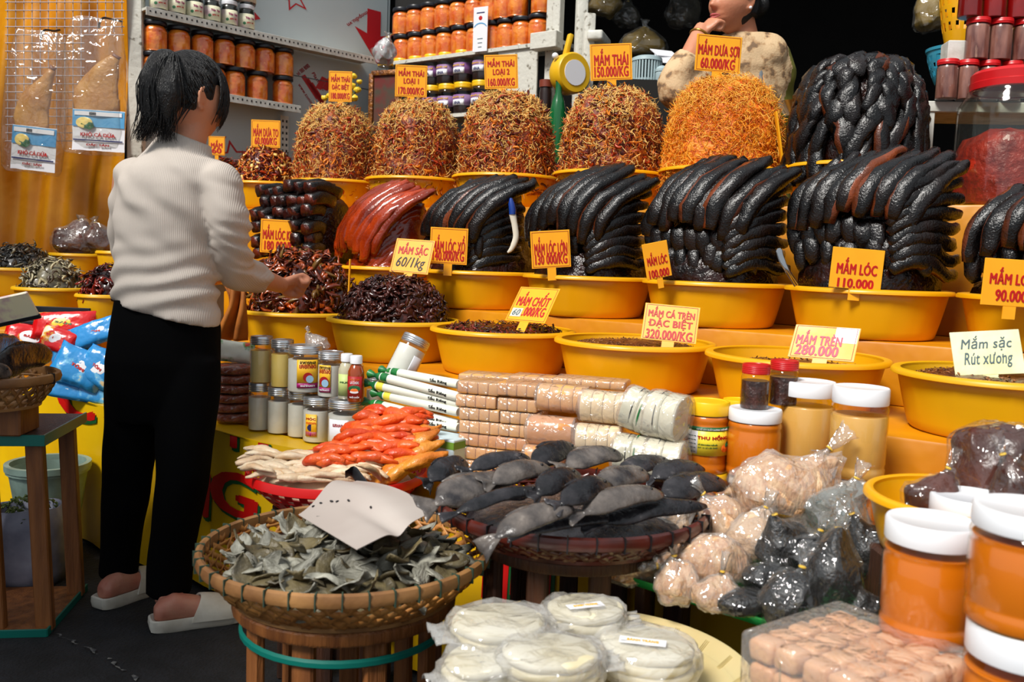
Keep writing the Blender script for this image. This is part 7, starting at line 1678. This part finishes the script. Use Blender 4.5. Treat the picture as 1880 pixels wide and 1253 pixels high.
for i in range(190):   # fringe and side locks
    b_ = math.radians(rnd.uniform(-5, 66)); lo = math.radians(rnd.uniform(-30, -4) if b_ > .35 else rnd.uniform(-2, 12)); pts = []
    for k in range(7):
        t = k / 6; ph = math.radians(64) + (lo - math.radians(64)) * t; bb = b_ + .12 * (1 - t)
        pts.append(shell(Vector((math.sin(bb) * math.cos(ph), math.cos(bb) * math.cos(ph), math.sin(ph))), 1.0 + .045 * t + rnd.uniform(0, .012)))
    parts.append(strand_h(pts, .0024, .0004, 10, .0010))
for i in range(14): parts.append(strand_h([HM @ Vector((.078 - .004 * i, -.03 - .004 * i, -.02)), HM @ Vector((.070 - .004 * i, -.04 - .004 * i, -.06)), HM @ Vector((.062 - .003 * i, -.045 - .004 * i, -.085 - .02 * rnd.random()))], .003, .0005, 8, .004))
hv = J(*parts); mk('hair', (hv[0] - off, hv[1]), m_hair, cust, sharp=0)
et = ellipsoid(.011, .02, .014, 14, 8, A(316, 112, 2.49)); mk('hair_tie', (et[0] - off, et[1]), m_black, cust)
for sx in (-1, 1): e_ = TM(ellipsoid(.011, .011, .011, 14, 10, (sx * .031, .060, .016)), HM); mk('eye', (e_[0] - off, e_[1]), m_lab_w, cust)

# ---- the vendor at the back
m_skin2 = M('vendor_skin', (206, 142, 108), .48, (190, 118, 86), s=6, w=.3, sub=.25, subc=(.012, .005, .003), bump=.12, bs=90)
m_camo = M('camo_print', (206, 176, 136), .8, (176, 140, 100), (124, 98, 72), s=26, w=.05, mid=.54, det=3, bump=.2, bs=120)
m_olv = M('olive_cloth', (128, 126, 44), .8, (108, 106, 36), s=6); m_lip = M('lips', (176, 84, 84), .4)
DV = 3.78
ven = thing('person', 'vendor in a tan patterned shirt resting her chin on her hand behind the mounds', 'person', (P(1370, 300, DV + .1).x, DV + .12, 0)); off2 = np.array(ven.location)
f2 = Vector((-.84, -.54, -.03)); HV = Matrix.Translation(P(1345, 6, DV)) @ Matrix.Rotation(.0, 4, 'Y') @ basis(f2, sc=1.10)
hd2 = TM(J(head_vf(.078, .095, .113), ear_vf(1), ear_vf(-1)), HV)
nk2 = tube(catmull([A(1366, 96, DV + .05), A(1362, 60, DV + .04), A(1354, 20, DV + .02)], 8), [.07, .068, .066, .064, .062, .06, .06, .06, .06], 20)
core2 = loft([ring(1330, 420, DV + .14, 110, .16), ring(1338, 300, DV + .13, 92, .13), ring(1350, 200, DV + .11, 88, .115), ring(1362, 120, DV + .07, 70, .10), ring(1366, 84, DV + .05, 40, .06)])
fa = [A(1236, 158, DV - .20), A(1262, 112, DV - .16), A(1284, 66, DV - .10), A(1292, 50, DV - .085)]
ua = [A(1300, 130, DV - .06), A(1262, 170, DV - .16), A(1240, 168, DV - .20)]
arm2 = J(tube(catmull(fa, 12), np.linspace(.045, .032, 13), 16), tube(catmull(ua, 10), [.052] * 11, 16))
hv_ = A(1306, 40, DV - .08) - A(1290, 56, DV - .085); hv_ /= np.linalg.norm(hv_); cv = np.array((.3, -.8, -.3)); cv -= hv_ * hv_.dot(cv); cv /= np.linalg.norm(cv)
hnd2 = hand_fist(A(1285, 64, DV - .10), hv_, cv, np.cross(cv, hv_) * (1 if np.cross(cv, hv_)[0] > 0 else -1), 1.05)
sk2 = remesh(J(hd2, nk2, core2, arm2, *hnd2), .0052, 2, .5)
mk('body', (sk2[0] - off2, sk2[1]), m_skin2, ven, sharp=0)
lip = J(tube(catmull([(-.024, .086, -.058), (-.012, .0975, -.0545), (0, .1000, -.0545), (.012, .0975, -.0545), (.024, .086, -.058)], 12), np.interp(range(13), [0, 6, 12], [.0015, .0052, .0015]), 8), tube(catmull([(-.022, .086, -.060), (-.010, .0980, -.0650), (0, .0995, -.0660), (.010, .0980, -.0650), (.022, .086, -.060)], 12), np.interp(range(13), [0, 6, 12], [.0015, .006, .0015]), 8))
lip = TM(lip, HV); mk('lips', (lip[0] - off2, lip[1]), m_lip, ven)
for sx in (-1, 1):
    e_ = TM(ellipsoid(.012, .012, .012, 14, 10, (sx * .032, .074, .016)), HV); mk('eye', (e_[0] - off2, e_[1]), m_lab_w, ven)
    e_ = TM(ellipsoid(.0055, .003, .0055, 12, 8, (sx * .032, .0855, .016)), HV); mk('iris', (e_[0] - off2, e_[1]), m_black, ven)
    e_ = TM(tube([(sx * .016, .088, .036), (sx * .030, .090, .041), (sx * .046, .078, .036)], [.002, .003, .0012], 8), HV); mk('eyebrow', (e_[0] - off2, e_[1]), m_hair, ven)
pe = TM(ellipsoid(.006, .006, .006, 12, 8, (-.084, -.006, -.032)), HV); mk('earring', (pe[0] - off2, pe[1]), m_lab_w, ven)
V, Fs = ellipsoid(.087, .105, .124, 48, 34); Hn = []
for x, y, z in V:
    k = .86 if (y > .02 and z < .06) or (y > -.03 and z < -.0) or z < -.06 else 1.0
    n = .004 * noise.noise(Vector((x * 80, y * 80, z * 9))); Hn.append((x * k * (1 + 4 * n), (y - .008) * k * (1 + 4 * n), z * k + .006))
hh = TM(J((np.array(Hn), Fs), ellipsoid(.045, .045, .045, 20, 14, (0, -.13, .01))), HV); mk('hair', (hh[0] - off2, hh[1]), m_hair, ven, sharp=0)
sh2 = remesh(J(loft([ring(1330, 420, DV + .14, 124, .19), ring(1338, 300, DV + .13, 104, .155), ring(1352, 200, DV + .11, 98, .145), ring(1366, 130, DV + .08, 92, .135), ring(1376, 92, DV + .06, 72, .11), ring(1372, 66, DV + .05, 46, .08)], 36), ellipsoid(.085, .08, .09, 20, 14, A(1420 - 12, 102, DV + .02)), ellipsoid(.075, .08, .08, 20, 14, A(1312, 108, DV - .0)),
             tube(catmull([A(1310, 112, DV - .0), A(1278, 150, DV - .10), A(1246, 172, DV - .19), A(1236, 156, DV - .205), A(1252, 126, DV - .18), A(1263, 108, DV - .16)], 20), np.interp(np.linspace(0, 1, 21), [0, .5, 1], [.078, .066, .054]), 18)), .008, 4, .5)
V2 = np.array([p + .006 * np.array(noise.noise_vector(Vector((p[0] * 14, p[1] * 14, p[2] * 18)))) for p in sh2[0]])
xo = A(1392, 100, DV)[0]; mi2 = [1 if np.mean([V2[i][0] for i in f]) > xo + .01 and np.mean([V2[i][1] for i in f]) > DV + .0 else 0 for f in sh2[1]]
mk('patterned_shirt', (V2 - off2, sh2[1]), [m_camo, m_olv], ven, mi=mi2, sharp=0)
wr_ = A(1284, 66, DV - .10); ax = A(1292, 50, DV - .085) - wr_; ax /= np.linalg.norm(ax); u1 = np.cross(ax, (0, 0, 1.0)); u1 /= np.linalg.norm(u1); u2 = np.cross(ax, u1)
br = tube([wr_ + (u1 * math.cos(q) + u2 * math.sin(q)) * .037 for q in np.linspace(0, 2 * PI, 19)], .0055, 8, cap=False); mk('bracelet', (br[0] - off2, br[1]), M('gold_beads', (150, 110, 40), .3, metal=.6), ven)
lap = remesh(J(loft([ring(1330, 400, DV + .14, 128, .2), ring(1320, 470, DV + .1, 134, .22), ring(1316, 520, DV + .08, 128, .20)], 30)), .012, 4); mk('dark_trousers', (lap[0] - off2, lap[1]), m_trous, ven, sharp=0)
sz = lap[0][:, 2].min(); tag(mk('vendor_platform', rbox(.9, .6, sz - .002, .006, 1), m_dark, None, (off2[0] - .06, DV + .16, (sz - .002) / 2)), 'dark raised platform the vendor sits on behind the stall', 'platform')
